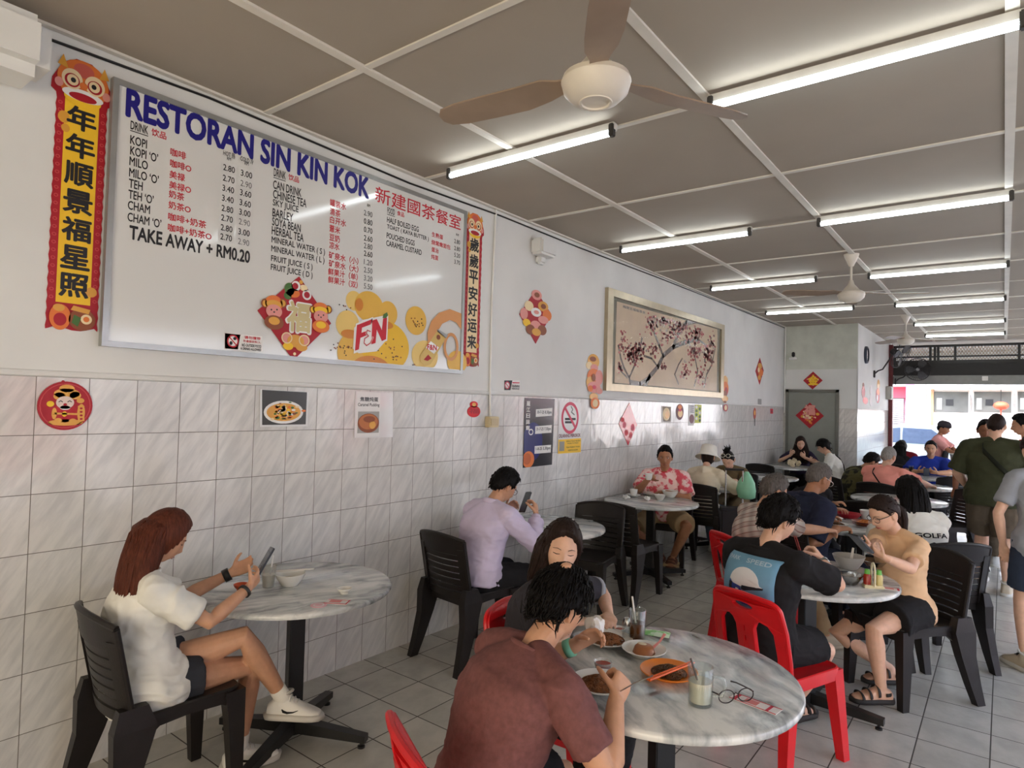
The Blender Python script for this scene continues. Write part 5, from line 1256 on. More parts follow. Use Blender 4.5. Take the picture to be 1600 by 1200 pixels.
D = deco('red_tag', 'tiny red tag on the tiles just left of the grey door', 'decoration'); D.pxs([(1203.5, 638.5), (1207.5, 638.7), (1207.5, 646.5), (1203.5, 646.3)], ink('rose_red', (200, 40, 60)), .002); D.up(.002); D.ov((1205.5, 642.5), (1, 1.6), I_PLUM, 8); done(D)
FS = (np.array([1.2235, 0, 0]), WX[1], WX[2], WX[3]); onS = lambda u, v: onX(u, v, 1.2235)
D = deco('figure_cutout', 'bright red figure cutout on the short side wall below the clock', 'decoration', FS, onS); D.ov((1349, 602), (1.6, 4), I_BRN); D.ov((1349, 613), (2.6, 10), I_DRED, 20, .002); D.up(.002); D.ov((1352, 626), (4, 5.5), ink('bright_red', (214, 22, 34))); D.ov((1349, 606), (1.4, 2.4), I_PINK); done(D)
D = deco('figure_cutout', 'slim red and gold figure cutout on the short side wall beside the meter box', 'decoration', FS, onS); D.ov((1372.5, 601), (2, 8), I_GOLD, 16, .002); D.up(.002); D.ov((1371.5, 618), (3, 12), I_DRED); D.up(); D.ov((1372, 612), (2, 5), I_ORG); D.ov((1370.5, 622), (1, 5), I_WHT); done(D)
D = deco('paper_strip', 'pale curling paper strip on the short side wall', 'decoration', FS, onS); D.ov((1361, 610), (2, 8), ink('pale_strip', (214, 206, 204)), 16, .002); D.ov((1361, 626), (2.4, 9), ink('pale_strip', (214, 206, 204)), 16, .002); done(D)
# clock and meter box on the side wall
k = empty('wall_clock', (1.222, 13.24, 2.72), 0, 'round wall clock with dark rim high on the short side wall', 'clock')
T_ = TM(roty(math.pi/2), (0, 0, 0)); b = MB(); b.lathe([(.12, .045), (.145, .045), (.16, .03), (.16, 0), (0, 0), (0, .02), (.12, .02)], M('clock_rim', (52, 58, 72), .3), 32, T=T_); b.build('rim', k, smooth=40)
b = MB(); b.lathe([(0, .024), (.122, .024), (.122, .02), (0, .02)], I_WHT, 32, T=T_); b.build('dial', k)
b = MB(); b.box((.027, .0, .035), (.003, .008, .07), I_BLK); b.box((.028, .03, -.02), (.003, .07, .006), I_BLK); b.build('hands', k)
k = empty('meter_box', (1.25, 15.95, 2.1), 0, 'grey electrical box on the wall beside the maroon post', 'box')
b = MB(); b.box((.02, 0, 0), (.1, .3, .28), M('box_grey', (170, 168, 160), .5), bev=.01); b.build('case', k); b = MB(); b.box((.075, .0, .0), (.012, .26, .24), M('box_lid', (150, 148, 142), .5), bev=.004); b.build('lid', k)
k = empty('cctv_camera', (.17, 12.507, 2.64), 0, 'small white dome camera high on the wall left above the door', 'camera')
b = MB(); b.lathe([(0, -.05), (.055, -.045), (.07, -.03), (.06, 0), (0, 0)], WHITE, 20, T=TM(rotx(math.pi/2)@rotx(math.pi), (0, 0, 0)) if False else TM(None, (0, -.07, -.0))); b.box((0, -.035, -.0), (.05, .07, .03), WHITE); b.build('mount', k, smooth=40)
b = MB(); b.box((.01, -.09, .05), (.05, .06, .09), I_BLK, bev=.012); b.build('lens_housing', k)
# ---- blossom painting
pt = empty('blossom_painting', (0, 7.46, 2.345), 0, 'wide framed painting of red plum blossom on the left wall', 'painting'); po = np.array(pt.location)
PY0, PY1, PZ0, PZ1 = 5.745, 9.18, 1.818, 2.872
GOLDF = M('gilt_frame', (178, 164, 138), .32, .5, var=.1)
b = MB(); fw = .075
for lo, hi in (((PY0, PZ0), (PY1, PZ0+fw)), ((PY0, PZ1-fw), (PY1, PZ1)), ((PY0, PZ0+fw), (PY0+fw*1.6, PZ1-fw)), ((PY1-fw*1.6, PZ0+fw), (PY1, PZ1-fw))):
    b.box((.02, (lo[0]+hi[0])/2, (lo[1]+hi[1])/2), (.04, hi[0]-lo[0], hi[1]-lo[1]), GOLDF)
b.build('frame', pt, loc=po)
b = MB(); b.box((.012, (PY0+PY1)/2, (PZ0+PZ1)/2), (.012, PY1-PY0-.06, PZ1-PZ0-.06), M('mount_olive', (126, 122, 104), .5)); b.build('mount', pt, loc=po)
D = Decal((np.array([.0185, 0, 0]), WX[1], WX[2], WX[3]), lambda u, v: onX(u, v, .0185))
D.pxs([(964, 471), (1121, 514.5), (1120, 611.5), (960, 598)], M('painting_silk', (224, 198, 162), .4, var=.08, vscale=2, rgb2=(206, 180, 150)))
D.build('painted_silk', pt); D.up()
I_BARK = ink('bark', (112, 98, 90), .2); I_BL = [ink('blossom_%s' % n_, c_, .2) for n_, c_ in (('red', (176, 78, 80)), ('rose', (192, 122, 114)), ('dusky', (150, 104, 100)), ('grey', (164, 148, 138)))]
br = [([(985, 603), (983, 590), (975, 575), (970, 560), (966, 540)], .03), ([(983, 590), (992, 570), (1000, 545), (1003, 528)], .03), ([(1008, 603), (1015, 588), (1028, 573), (1036, 556), (1052, 542), (1075, 533), (1090, 530)], .06), ([(985, 597), (1000, 600), (1015, 590)], .05), ([(1036, 556), (1030, 540), (1022, 520), (1012, 500)], .04), ([(1052, 542), (1060, 520), (1072, 505), (1090, 500)], .07), ([(1028, 573), (1018, 560), (1006, 556)], .025), ([(1075, 533), (1085, 555), (1090, 580), (1085, 603)], .03), ([(1090, 530), (1104, 540), (1112, 560)], .03), ([(1060, 600), (1054, 585), (1060, 570), (1066, 560)], .025), ([(1100, 605), (1104, 585), (1112, 570), (1117, 545)], .03), ([(966, 568), (970, 580), (980, 590)], .02)]
for P, wd in br: D.line(P, wd, I_BARK)
D.build('painted_branches', pt); D.up()
rg = np.random.default_rng(11)
cl = [(973, 535, 5, 16, 26), (985, 550, 7, 14, 46), (1000, 545, 8, 10, 50), (994, 560, 8, 8, 36), (1018, 505, 9, 12, 50), (1040, 500, 14, 9, 70), (1062, 512, 14, 10, 70), (1085, 520, 12, 10, 50), (1045, 525, 12, 8, 44), (1022, 545, 8, 8, 34), (1085, 548, 10, 12, 50), (1105, 555, 8, 16, 56), (1112, 535, 5, 10, 24), (1070, 580, 6, 12, 26), (968, 575, 3, 10, 18), (1095, 590, 6, 10, 24), (1035, 572, 6, 5, 12)]
for u, v, a, bb, nn in cl:
    for q in range(int(nn*1.4)):
        r_ = rg.uniform(1.0, 2.5); p = (u+rg.normal(0, a*.62), v+rg.normal(0, bb*.62))
        if p[0] > 1117 or p[0] < 964 or p[1] > 600+(p[0]-960)*.06 or p[1] < 476+(p[0]-964)*.277: continue
        D.ov(p, (r_*.7, r_*1.0), I_BL[rg.choice(4, p=[.42, .25, .18, .15])], 6)
D.build('painted_blossoms', pt)
D.text('梅開五福報春來', (973, 481), (1008, 492), 4.5, I_GREY, .01); D.build('painted_inscription', pt)
b = MB(); b.box((.0215, (PY0+PY1)/2, (PZ0+PZ1)/2), (.003, PY1-PY0-.24, PZ1-PZ0-.15), M('picture_glass', (255, 255, 255), .03, trans=1.0, ior=1.05, var=0, alpha=.10, spec=.5)); b.build('glass', pt, loc=po)
# ------------------------------------------------------------------ street outside
FYY = 26.0
def fac(u, v): p = onY(u, v, FYY); return p[0], p[2]
PINKP = M('pink_paint', (226, 96, 150), .6); PALE = M('pale_render', (236, 234, 230), .7); SHUT = M('shutter_grey', (150, 150, 152), .5, .2); DGL = M('window_dark', (92, 92, 88), .15, var=.2, vscale=2); REDW = M('red_wall', (150, 40, 56), .6)
def fbox(b, u0, v0, u1, v1, d0, d1, mat, o=None):
    (x0, z1), (x1, z0) = fac(u0, v0), fac(u1, v1)
    b.box(((x0+x1)/2-(o[0] if o is not None else 0), FYY+(d0+d1)/2-(o[1] if o is not None else 0), (z0+z1)/2-(o[2] if o is not None else 0)), (abs(x1-x0), abs(d1-d0), abs(z1-z0)), mat)
pb = empty('shop_building', (0.2, FYY, -.15), 0, 'pink shop building across the street with a grey roller shutter', 'building'); o = np.array(pb.location)
b = MB(); b.box((-4.2, 1.2, 3.9), (9.0, 2, 8), PALE); b.build('wall', pb)
b = MB(); fbox(b, 1417, 585, 1430, 663, -.25, .25, PINKP, o); b.box((-1.2, 0, 1.5), (.5, .5, 3), PINKP); b.build('pillar', pb)
b = MB(); fbox(b, 1380, 604, 1417, 622, -.05, .2, REDW, o); b.build('fascia', pb)
b = MB()
for k in range(14): fbox(b, 1380, 620+k*3, 1412, 622.4+k*3, -.02, .05, SHUT, o)
fbox(b, 1380, 620, 1412, 664, .02, .1, M('shutter_gap', (110, 110, 112), .6), o); b.build('roller_shutter', pb)
b = MB(); fbox(b, 1380, 588, 1416, 603, -.3, -.2, M('shop_sign', (196, 190, 196), .5), o); b.build('signboard', pb)
wb = empty('cafe_building', (5.0, FYY, -.15), 0, 'bright white shop front across the street with a long row of windows', 'building'); o = np.array(wb.location)
b = MB(); b.box((2.2, 1.4, 4.0), (11.0, 2, 8.3), PALE); b.build('wall', wb)
b = MB(); fbox(b, 1431, 585, 1447, 668, -.3, .2, PALE, o); fbox(b, 1455, 608, 1459, 668, -.12, .2, M('wood_post', (170, 128, 92), .6), o); b.build('pillar', wb)
b = MB(); fbox(b, 1452, 590, 1760, 608, -.8, .2, PALE, o); b.build('canopy', wb)
for u0, u1 in ((1460, 1513), (1522, 1580), (1590, 1640), (1650, 1700)):
    b = MB(); fbox(b, u0-2, 609, u1+2, 647, -.04, .02, M('window_frame_white', (216, 206, 196), .5), o); f_ = b.build('window', wb)
    b = MB(); fbox(b, u0, 612, u1, 645, -.06, -.03, DGL, o); b.build('pane', f_)
    b = MB(); fbox(b, u0+18, 624, u0+30, 634, -.08, -.05, BLKMET, o); fbox(b, u0+4, 622, u0+12, 640, -.08, -.05, M('room_pale', (178, 176, 170), .6), o); b.build('display', f_)
b = MB(); fbox(b, 1461, 646, 1760, 690, -.5, -.3, PALE, o); b.build('low_wall', wb)
Dq = Decal((np.array([0, FYY-.52, 0.]), FY[1], FY[2], FY[3]), lambda u, v: onY(u, v, FYY-.52)); Dq.text('Oeyli', (1513, 658), (1526, 658), 5, I_GREY, .01); Dq.b.build('wall_lettering', wb, loc=o)
ln = empty('paper_lantern', tuple(onY(1564, 634, 25.2)), 0, 'orange red paper lantern hanging before the shop front across the street', 'lantern')
b = MB(); b.ell((0, 0, 0), (.2, .2, .13), M('lantern_red', (214, 72, 44), .6)); b.build('shade', ln, smooth=60); b = MB(); b.tube([(0, 0, .12), (0, 0, .5)], .01, BLKMET, 6); b.tube([(0, 0, -.12), (0, 0, -.3)], .02, M('lantern_red', ()), 6); b.build('cord', ln)
# parked car
CARP = M('car_paint', (206, 222, 230), .2, .2, coat=1.0, var=.02); CGL = M('car_glass', (84, 98, 122), .06, var=.1, spec=.6); TYRE = M('tyre', (28, 28, 28), .8)
cr = empty('car', (.9, 21.2, -.15), 0, 'pale silver blue car parked on the street outside', 'car')
prof = [(-2.1, .35), (-2.15, .65), (-2.0, .85), (-1.15, .98), (-.45, 1.42), (.1, 1.50), (.85, 1.48), (1.5, 1.10), (2.05, 1.02), (2.15, .8), (2.1, .35)]
V = []; W_ = .85
for x, z in prof:
    t = 1 if z < 1.0 else 1-.22*(z-1.0)/.5
    for y in (-W_*t, -W_*t*.55, W_*t*.55, W_*t): V.append((x, y, z+(.03 if abs(y) < W_*.6*t and .5 < z else 0)))
n_ = len(prof); F = [[i*4+j, i*4+j+1, i*4+j+5, i*4+j+4] for i in range(n_-1) for j in range(3)]
F += [[(i+1)*4, (i)*4, 0+0, 0][:3] for i in range(0)]
F.append([i*4 for i in range(n_)]); F.append([i*4+3 for i in range(n_)][::-1]); F.append([0, 1, 2, 3]); F.append([(n_-1)*4+3, (n_-1)*4+2, (n_-1)*4+1, (n_-1)*4]); F.append([0, 3, (n_-1)*4+3, (n_-1)*4])
b = MB(); b.add(V, F[:-1], CARP); b.build('body', cr, smooth=35)
for q in (-1, 1):
    for P in ([(-.98, 1.02), (-.42, 1.38), (.08, 1.43), (.08, 1.02)], [(.14, 1.02), (.14, 1.43), (.8, 1.41), (1.25, 1.08), (1.2, 1.02)]):
        Q = np.array([(x, q*(W_*(1-.22*(z-1.0)/.5)+.012), z) for x, z in P]); Q2 = Q-np.array([0, q*.03, 0]); k_ = len(P)
        b = MB(); b.add(np.vstack([Q, Q2]), [list(range(k_)), list(range(k_, 2*k_))[::-1]]+[[i, (i+1) % k_, k_+(i+1) % k_, k_+i] for i in range(k_)], CGL); b.build('side_window', cr)
b = MB(); Q = np.array([(-1.12, -.74, 1.03), (-1.12, .74, 1.03), (-.47, .6, 1.44), (-.47, -.6, 1.44)]); b.add(np.vstack([Q, Q-[.02, 0, -.02]]), [[0, 1, 2, 3], [7, 6, 5, 4], [0, 4, 5, 1], [1, 5, 6, 2], [2, 6, 7, 3], [3, 7, 4, 0]], CGL); b.build('windscreen', cr)
for x in (-1.35, 1.3):
    for q in (-1, 1):
        b = MB(); b.lathe([(0, -.1), (.29, -.1), (.31, -.06), (.31, .06), (.29, .1), (0, .1)], TYRE, 28, T=TM(rotx(math.pi/2), (x, q*.78, .31))); wh = b.build('wheel', cr, smooth=40)
        b = MB(); b.lathe([(0, -.11), (.18, -.105), (.19, .105), (0, .11)], M('hub', (170, 172, 174), .3, .8), 20, T=TM(rotx(math.pi/2), (x, q*.785, .31))); b.build('hubcap', wh)
b = MB(); b.box((-.72, -.92, 1.02), (.14, .14, .1), CARP, bev=.03); b.build('mirror', cr)
# unseen shop row, added to break up the reflections in the tile glaze
sb = empty('reflection_row', (13.5, 8, -.15), 0, 'added row of shop shapes out of view, breaking up the tile reflections', 'building')
b = MB(); b.box((1.2, 0, 3.0), (2, 40, 6), PALE); b.build('wall', sb)
b = MB()
for k in range(12): b.box((0.0, -18+k*3.2, 1.5), (.5, .45, 3.0), PALE)
b.build('arcade', sb)
b = MB()
for k in range(11): b.box((.15, -16.4+k*3.2, 1.2), (.1, 2.4, 2.4), [DGL, REDW, SHUT][k % 3])
b.build('shop_fronts', sb)
# ------------------------------------------------------------------ the diners
CL = lambda name, rgb, rough=.85, **k: M('cloth_'+name, rgb, rough, spec=.25, bump=k.pop('bump', .12), bscale=k.pop('bscale', 420), **k)
WHT = CL('white', (226, 224, 216)); BLKC = CL('black', (30, 29, 31)); CHAR = CL('charcoal', (52, 50, 56)); DENIM = CL('dark_denim', (50, 52, 58)); JEAN = CL('jeans', (92, 112, 136), var=.2, vscale=14)
LAVN = CL('lavender', (204, 192, 216)); MARN = CL('maroon', (114, 74, 72), var=.14, vscale=60); BEIG = CL('beige', (222, 184, 146)); NAVY = CL('navy', (38, 42, 62)); CREAM = CL('cream', (222, 210, 184))
OLIV = CL('olive', (60, 62, 42), var=.12); OLV2 = CL('olive_tan', (112, 96, 70)); SALM = CL('salmon', (238, 156, 142)); BLUEC = CL('royal_blue', (36, 56, 150)); PNKT = CL('pink', (232, 166, 160)); MRED = CL('wine', (128, 30, 44)); GREYC = CL('grey', (150, 152, 158)); KHAK = CL('khaki', (170, 146, 112)); BRWN = CL('brown_shorts', (92, 80, 66))
CAMO = CL('camouflage', (92, 88, 56), rgb2=(40, 38, 30), vscale=9, sharp=(.48, .52)); FLOR = CL('pink_floral', (222, 92, 106), rgb2=(248, 214, 208), vscale=17, sharp=(.44, .53)); REDC = CL('red_collar', (200, 34, 42)); ORNG = CL('orange_red', (206, 78, 52))
SNKR = M('sneaker_white', (222, 220, 214), .6, var=.04); SOLEW = M('sole_white', (198, 194, 186), .6); LEATH = M('sandal_leather', (34, 30, 28), .6); PALES = M('sneaker_beige', (186, 172, 150), .7); DKSOLE = M('sole_dark', (40, 36, 34), .7); GLF = M('spectacle_frame', (42, 34, 36), .35)
def checked():
    m, n, L, b = node_mat('cloth_checked')
    tc = n.new('ShaderNodeTexCoord'); mp = n.new('ShaderNodeMapping'); mp.inputs['Rotation'].default_value = (.5, .2, .1); mp.inputs['Scale'].default_value = (1, 1, 1); L(tc.outputs['Object'], mp.inputs[0])
    wv = n.new('ShaderNodeTexWave'); wv.bands_direction = 'Z'; wv.inputs['Scale'].default_value = 4.2; wv.inputs['Distortion'].default_value = .6; L(mp.outputs[0], wv.inputs[0])
    w2 = n.new('ShaderNodeTexWave'); w2.bands_direction = 'X'; w2.inputs['Scale'].default_value = 4.2; w2.inputs['Distortion'].default_value = .6; L(mp.outputs[0], w2.inputs[0])
    r1 = n.new('ShaderNodeValToRGB'); e = r1.color_ramp.elements; e[0].position = .35; e[0].color = lin((206, 194, 184)); e[1].position = .62; e[1].color = lin((138, 92, 84)); k = e.new(.8); k.color = lin((190, 172, 162)); L(wv.outputs['Fac'], r1.inputs[0])
    mx = n.new('ShaderNodeMix'); mx.data_type = 'RGBA'; mx.blend_type = 'MULTIPLY'; mx.inputs[0].default_value = .35; L(r1.outputs[0], mx.inputs[6]); L(w2.outputs['Color'], mx.inputs[7]); L(mx.outputs[2], b.inputs['Base Color']); b.inputs['Roughness'].default_value = .85
    return m
CHECK = checked()
oz = onZ
def strap(I, a0, d0, a1, d1, mat, back=True, wd=.011, name='bag_strap', n=16, r=1.0):
    """band lying over the torso from (side a0, height d0) to (a1, d1); side in shoulder half-widths"""
    P = []
    for t in np.linspace(0, 1, n):
        d = d0+(d1-d0)*t; a = a0+(a1-a0)*t
        c, u, rr = I['spine'](d*I['s']); fw = np.cross(u, rr)
        hw = np.interp(d, [-.05, .1, .3, .42, .5], [.19, .175, .185, .19, .10])*r; hd = np.interp(d, [-.05, .1, .3, .42, .5], [.15, .14, .148, .128, .085])*r
        q = math.sqrt(max(.02, 1-min(1, abs(a))**2.2))
        P.append(c+rr*a*hw*I['s']+fw*(-1 if back else 1)*q*hd*I['s'])
    V, F = tube(P, [[.004, wd]]*n, 6, up=(0, 0, 1)); I['part'](name, V, F, mat)
def wrist_band(I, sd, mat, name='wristwatch', t=.93, w_=.011, box=True):
    A, E, W_, a = I['J'][sd]; d = nrm(W_-E); c = E+(W_-E)*t
    V, F = tube([c-d*w_, c+d*w_], np.array([.034, .034])*I['s'], 18); I['part'](name, V, F, mat)
def back_print(I, d0, d1, hw, mat, th=.004, extra_=0.0, flip=-1, xo=0.0):
    """panel following the back of the shirt"""
    n, m_ = 15, 13; V = []
    for s_ in (0, 1):
        for i in range(n):
            for j in range(m_):
                d = d0+(d1-d0)*i/(n-1); a = (j/(m_-1)*2-1)*hw+xo
                c, u, rr = I['spine'](d*I['s']); fw = np.cross(u, rr)
                bw = np.interp(d, [.05, .13, .19, .27, .34, .40, .45, .485], [.19, .18, .18, .195, .21, .212, .195, .13])*I['s']*I.get('fat', 1)+.012; bd = np.interp(d, [.05, .13, .19, .27, .34, .40, .45, .485], [.145, .14, .14, .148, .152, .142, .118, .092])*I['s']*I.get('fat', 1)+.014+extra_
                x = a; q = math.sqrt(max(.01, 1-min(.99, abs(x)/bw)**2.2))
                V.append(c+rr*x+fw*flip*(q*bd+(th if s_ else 0)))
    k = n*m_; F = []
    for i in range(n-1):
        for j in range(m_-1):
            a_ = i*m_+j; F.append([a_, a_+1, a_+m_+1, a_+m_]); F.append([k+a_, k+a_+m_, k+a_+m_+1, k+a_+1])
    for i in range(n-1):
        for j in (0, m_-1): a_ = i*m_+j; F.append([a_, a_+m_, k+a_+m_, k+a_])
    for j in range(m_-1):
        for i in (0, n-1): a_ = i*m_+j; F.append([a_, a_+1, k+a_+1, k+a_])
    def surf(x, d, lift):
        c, u, rr = I['spine'](d*I['s']); fw = np.cross(u, rr)
        bw = np.interp(d, [.05, .13, .19, .27, .34, .40, .45, .485], [.19, .18, .18, .195, .21, .212, .195, .13])*I['s']*I.get('fat', 1)+.012; bd = np.interp(d, [.05, .13, .19, .27, .34, .40, .45, .485], [.145, .14, .14, .148, .152, .142, .118, .092])*I['s']*I.get('fat', 1)+.014+extra_
        return c+rr*x+fw*flip*(math.sqrt(max(.01, 1-min(.99, abs(x)/bw)**2.2))*bd+lift)
    if mat: I['part']('back_print', V, F, mat)
    return surf
def on_back(I, surf, shapes, name):
    """shapes: (outline, lift, material) in (x to the right, d up the spine)"""
    b = MB()
    for P, lf, mat in shapes:
        P = np.array(P); c = P.mean(0); k = len(P); V = []; F = []
        for q in (1, .7, .4): V += [surf(*(c+(p-c)*q), lf+.002) for p in P]
        V.append(surf(c[0], c[1], lf+.002)); m0 = len(V)-1; V += [surf(x, d, lf-.004) for x, d in P]
        for r_ in range(2): F += [[r_*k+i, r_*k+(i+1) % k, (r_+1)*k+(i+1) % k, (r_+1)*k+i] for i in range(k)]
        F += [[2*k+i, 2*k+(i+1) % k, m0] for i in range(k)]+[[i, (i+1) % k, m0+1+(i+1) % k, m0+1+i] for i in range(k)]
        b.add(V, F, mat)
    o = _multi(name, b, I)
def _multi(name, b, I):
    o = b.build(name, I['root'], None, 60, loc=I['O']); return o
def back_text(I, surf, t, x0, d0, w_, h, mat, lift=.003, name='lettering', bold=.02, skew=0):
    V, F, a, c = glyphs(t, bold)
    Q = [surf(x0+(x/a)*w_, d0+(y/c)*h, lift+z*0) for x, y, z in V]
    I['part'](name, np.array(Q), F, mat, I['root'], False)
# 1 woman with auburn hair
LOOKD = (0, 26, 0)
def w1x(I):
    wrist_band(I, 'L', M('watch_black', (22, 22, 24), .3), 'wristwatch', .90, .014); wrist_band(I, 'R', M('band_black', (30, 28, 28), .5), 'bracelet', .90, .006)
person('woman with long auburn hair in white tee and crossed legs looking at her phone', (.49, 1.205, .53), (.10, 1), lean=(-7, -2), ls=1.1, look=(-4, 28, 0), s=.92, sex='f', tone='mid', vox=.0045, neck=(22,),
    arms={'R': {'w': (.67, 1.53, .84), 'e': (.6, -.2, -1), 'd': (-.25, .75, .45), 'n': (-.85, -.1, .35), 'curl': (30, 45, 30), 'th': .5}, 'L': {'w': (.46, 1.57, .86), 'e': (-.4, -.1, -1), 'd': (.30, .75, .35), 'n': (.8, -.1, .45), 'curl': (25, 40, 30), 'th': .5}},
    legs={'R': {'a': (.53, 1.60, .085), 'k': (.15, .5, .8), 'fd': (.30, .95, 0)}, 'L': {'a': (.65, 1.74, .29), 'k': (.35, .1, 1), 'fd': (.72, .68, -.05), 'fu': (-.1, .1, 1)}},
    shirt=dict(mat=WHT, sleeve=.74, fit=.024, wide=1.0, loose=2.0, amp=.012, lo=-.12), bottom=dict(mat=DENIM, len=.42, fit=.016), shoes=dict(kind='sneaker', mat=SNKR, sole=SOLEW, sock=WHT, mark=BLKC, lace=M('lace_grey', (196, 194, 190), .7)),
    hair=dict(line='long', col='auburn', thick=.024, rough=.004, tufts=0, locks=150, tip=.05, mass=[('m', [(0, -.035, .095, .05, .055), (0, -.05, .06, .086, .084), (0, -.075, -.02, .10, .080), (0, -.10, -.09, .115, .072), (0, -.12, -.17, .125, .064), (0, -.135, -.25, .125, .054), (0, -.145, -.32, .108, .04), (0, -.15, -.36, .09, .024)])]), extra=w1x)
# 2 man in lavender shirt
def lavx(I): wrist_band(I, 'R', LAVN, 'cuff', .93, .012)
person('man in lavender long-sleeved shirt and black trousers holding a phone at a wall table', (.46, 3.29, .53), (.16, 1), lean=(6, 20), look=(-4, 30, 0), s=1.0, sex='m', tone='mid', vox=.0055, neck=(28,),
    arms={'R': {'w': (.66, 3.68, .885), 'e': (.6, .2, -1), 'd': (-.3, .3, .9), 'n': (-.8, -.2, .1), 'curl': (35, 50, 30), 'th': .5}, 'L': {'w': (.42, 3.66, .88), 'e': (-.6, 0, -1), 'd': (.5, .3, .7), 'n': (.7, -.3, .1), 'curl': (35, 50, 30)}},
    legs={'R': {'a': (.62, 3.72, .085)}, 'L': {'a': (.36, 3.72, .085)}},
    shirt=dict(mat=LAVN, sleeve=1.8, fit=.022, lo=-.06, collar=LAVN, name='dress_shirt', amp=.008), bottom=dict(mat=BLKC, len=1.92, name='trousers', fit=.016), shoes=dict(kind='shoe', mat=M('shoe_black', (26, 24, 24), .4)),
    hair=dict(line='short', col='black', thick=.026, rough=.006, tufts=120, tl=.035), glasses=GLF, extra=lavx)
# 3 woman with fringe
def w3x(I): 
    A, E, W_, a = I['J']['L']; V, F = tube([A+(E-A)*.72, A+(E-A)*.80], np.array([.062, .063]), 18); I['part']('sleeve_cuff', V, F, GREYC)
person('woman with brown fringe in dark charcoal tee looking down, behind the man in maroon', (1.66, 2.21, .53), (1, .10), lean=(6, 20), look=(-56, 2, 8), s=.955, sex='f', tone='light', vox=.0055, neck=(30,),
    arms={'L': {'w': (1.93, 2.42, .785), 'e': (.2, 1, -.35), 'd': (.5, -.8, .05), 'n': (-.1, -.1, -1), 'curl': (20, 30, 20)}, 'R': {'w': (1.88, 2.20, .80), 'e': (0, -.9, -.5), 'd': (.6, .75, .05), 'n': (0, 0, -1), 'curl': (25, 35, 25)}},
    legs={'R': {'a': (1.98, 2.10, .085)}, 'L': {'a': (1.98, 2.36, .085)}},
    shirt=dict(mat=CHAR, sleeve=.78, fit=.020), bottom=dict(mat=BLKC, len=1.9, name='trousers'), shoes=dict(kind='sneaker', mat=SNKR, sole=SOLEW),
    hair=dict(line='long', col='darkbrown', thick=.022, rough=.005, tufts=40, tl=.05, locks=70, tip=.03, mass=[('m', [(0, -.03, .08, .05, .05), (0, -.05, .03, .085, .06), (0, -.08, -.06, .085, .05), (0, -.11, -.13, .07, .04), (0, -.12, -.19, .04, .03)])]), extra=w3x)
# 4 man in maroon tee
def marx(I):
    I['fat'] = 1.04
    wrist_band(I, 'L', M('watch_mint', (120, 190, 160), .4), 'wristwatch', .88, .013)
    V, F = MB().ell((0, 0, 0), (1, 1, 1)).v, None
    b = MB(); b.ell((.018, -.052, .132), (.019, .024, .0135), n=16, m=10, R=rotx(.45)); I['part']('bald_patch', I['toW'](np.vstack(b.v)), b.f, skin('mid'))
person('man in maroon tee eating at the nearest table, seen from behind', (2.055, 1.45, .53), (.34, .94), lean=(8, 32), twist=4, look=(8, 26, 0), s=.95, sex='m', tone='mid', vox=.0045, fat=1.04, neck=(28,),
    arms={'R': {'w': oz(962, 1096, .80), 'e': (.55, -.5, -.9), 'd': (-.1, .75, .55), 'n': (-.75, .1, -.35), 'curl': (55, 70, 40), 'th': .6}, 'L': {'w': oz(900, 1008, .845), 'e': (-.9, -.2, -.6), 'd': (.62, .25, .5), 'n': (.5, -.5, -.5), 'curl': (30, 45, 30), 'th': .6}},
    legs={'R': {'a': (2.42, 1.72, .085), 'k': (.3, .5, .8)}, 'L': {'a': (2.18, 1.86, .085), 'k': (-.1, .5, .8)}},
    shirt=dict(mat=MARN, sleeve=.68, fit=.018, amp=.009, wide=.9), bottom=dict(mat=BLKC, len=.85, fit=.018), shoes=dict(kind='sandal', mat=LEATH, sole=DKSOLE),
    hair=dict(line='short', col='black', thick=.030, rough=.005, tufts=420, tl=.05), extra=marx)
# 5 man with helmet print
def blkx(I):
    I['fat'] = 1.05
    pan = M('print_sky', (104, 150, 178), .7, var=.12, vscale=8); pw = M('print_white', (214, 218, 220), .7); pb = M('print_blue', (38, 62, 140), .7); pd = M('print_black', (26, 28, 40), .7); pg = M('print_grey', (168, 190, 204), .7)
    sf = back_print(I, .19, .468, .140, pan, xo=.012)
    dome = [(-.078+.0*t, .262) for t in (0,)]+[(-.002+.080*math.cos(t), .262+.070*math.sin(t)) for t in np.linspace(math.pi, .12, 14)]
    sh = [(dome+[(.082, .258), (.10, .250), (.085, .240), (.03, .244), (-.02, .236), (-.06, .238)], .0045, pw),
          ([(-.082, .258), (-.088, .225), (-.080, .190), (-.05, .168), (.0, .152), (.05, .150), (.058, .166), (.055, .186), (.028, .196), (.0, .205), (-.012, .222), (-.02, .238), (-.06, .244)], .0050, pb),
          ([(-.084, .250), (-.086, .222), (-.075, .196), (-.062, .205), (-.068, .228), (-.064, .248)], .0060, pd), ([(-.005, .244), (.03, .246), (.10, .252), (.098, .242), (.05, .232), (.01, .222), (-.008, .226)], .0060, pd),
          ([(-.055, .182), (-.01, .166), (.045, .158), (.048, .166), (.0, .176), (-.045, .195)], .0060, pd), ([(-.04, .225), (-.022, .222), (-.026, .208), (-.042, .210)], .0062, pw)]
    sh = [([(x+.012, d+.075) for x, d in P], l, m_) for P, l, m_ in sh]
    on_back(I, sf, sh, 'helmet_print')
    back_text(I, sf, 'PARK', -.115, .432, .075, .020, pg, .0055, 'print_lettering', .02); back_text(I, sf, 'SPEED', .0, .430, .125, .022, pg, .0055, 'print_lettering', .02)
    wrist_band(I, 'R', M('watch_steel', (150, 150, 148), .25, .9), 'wristwatch', .93, .012)
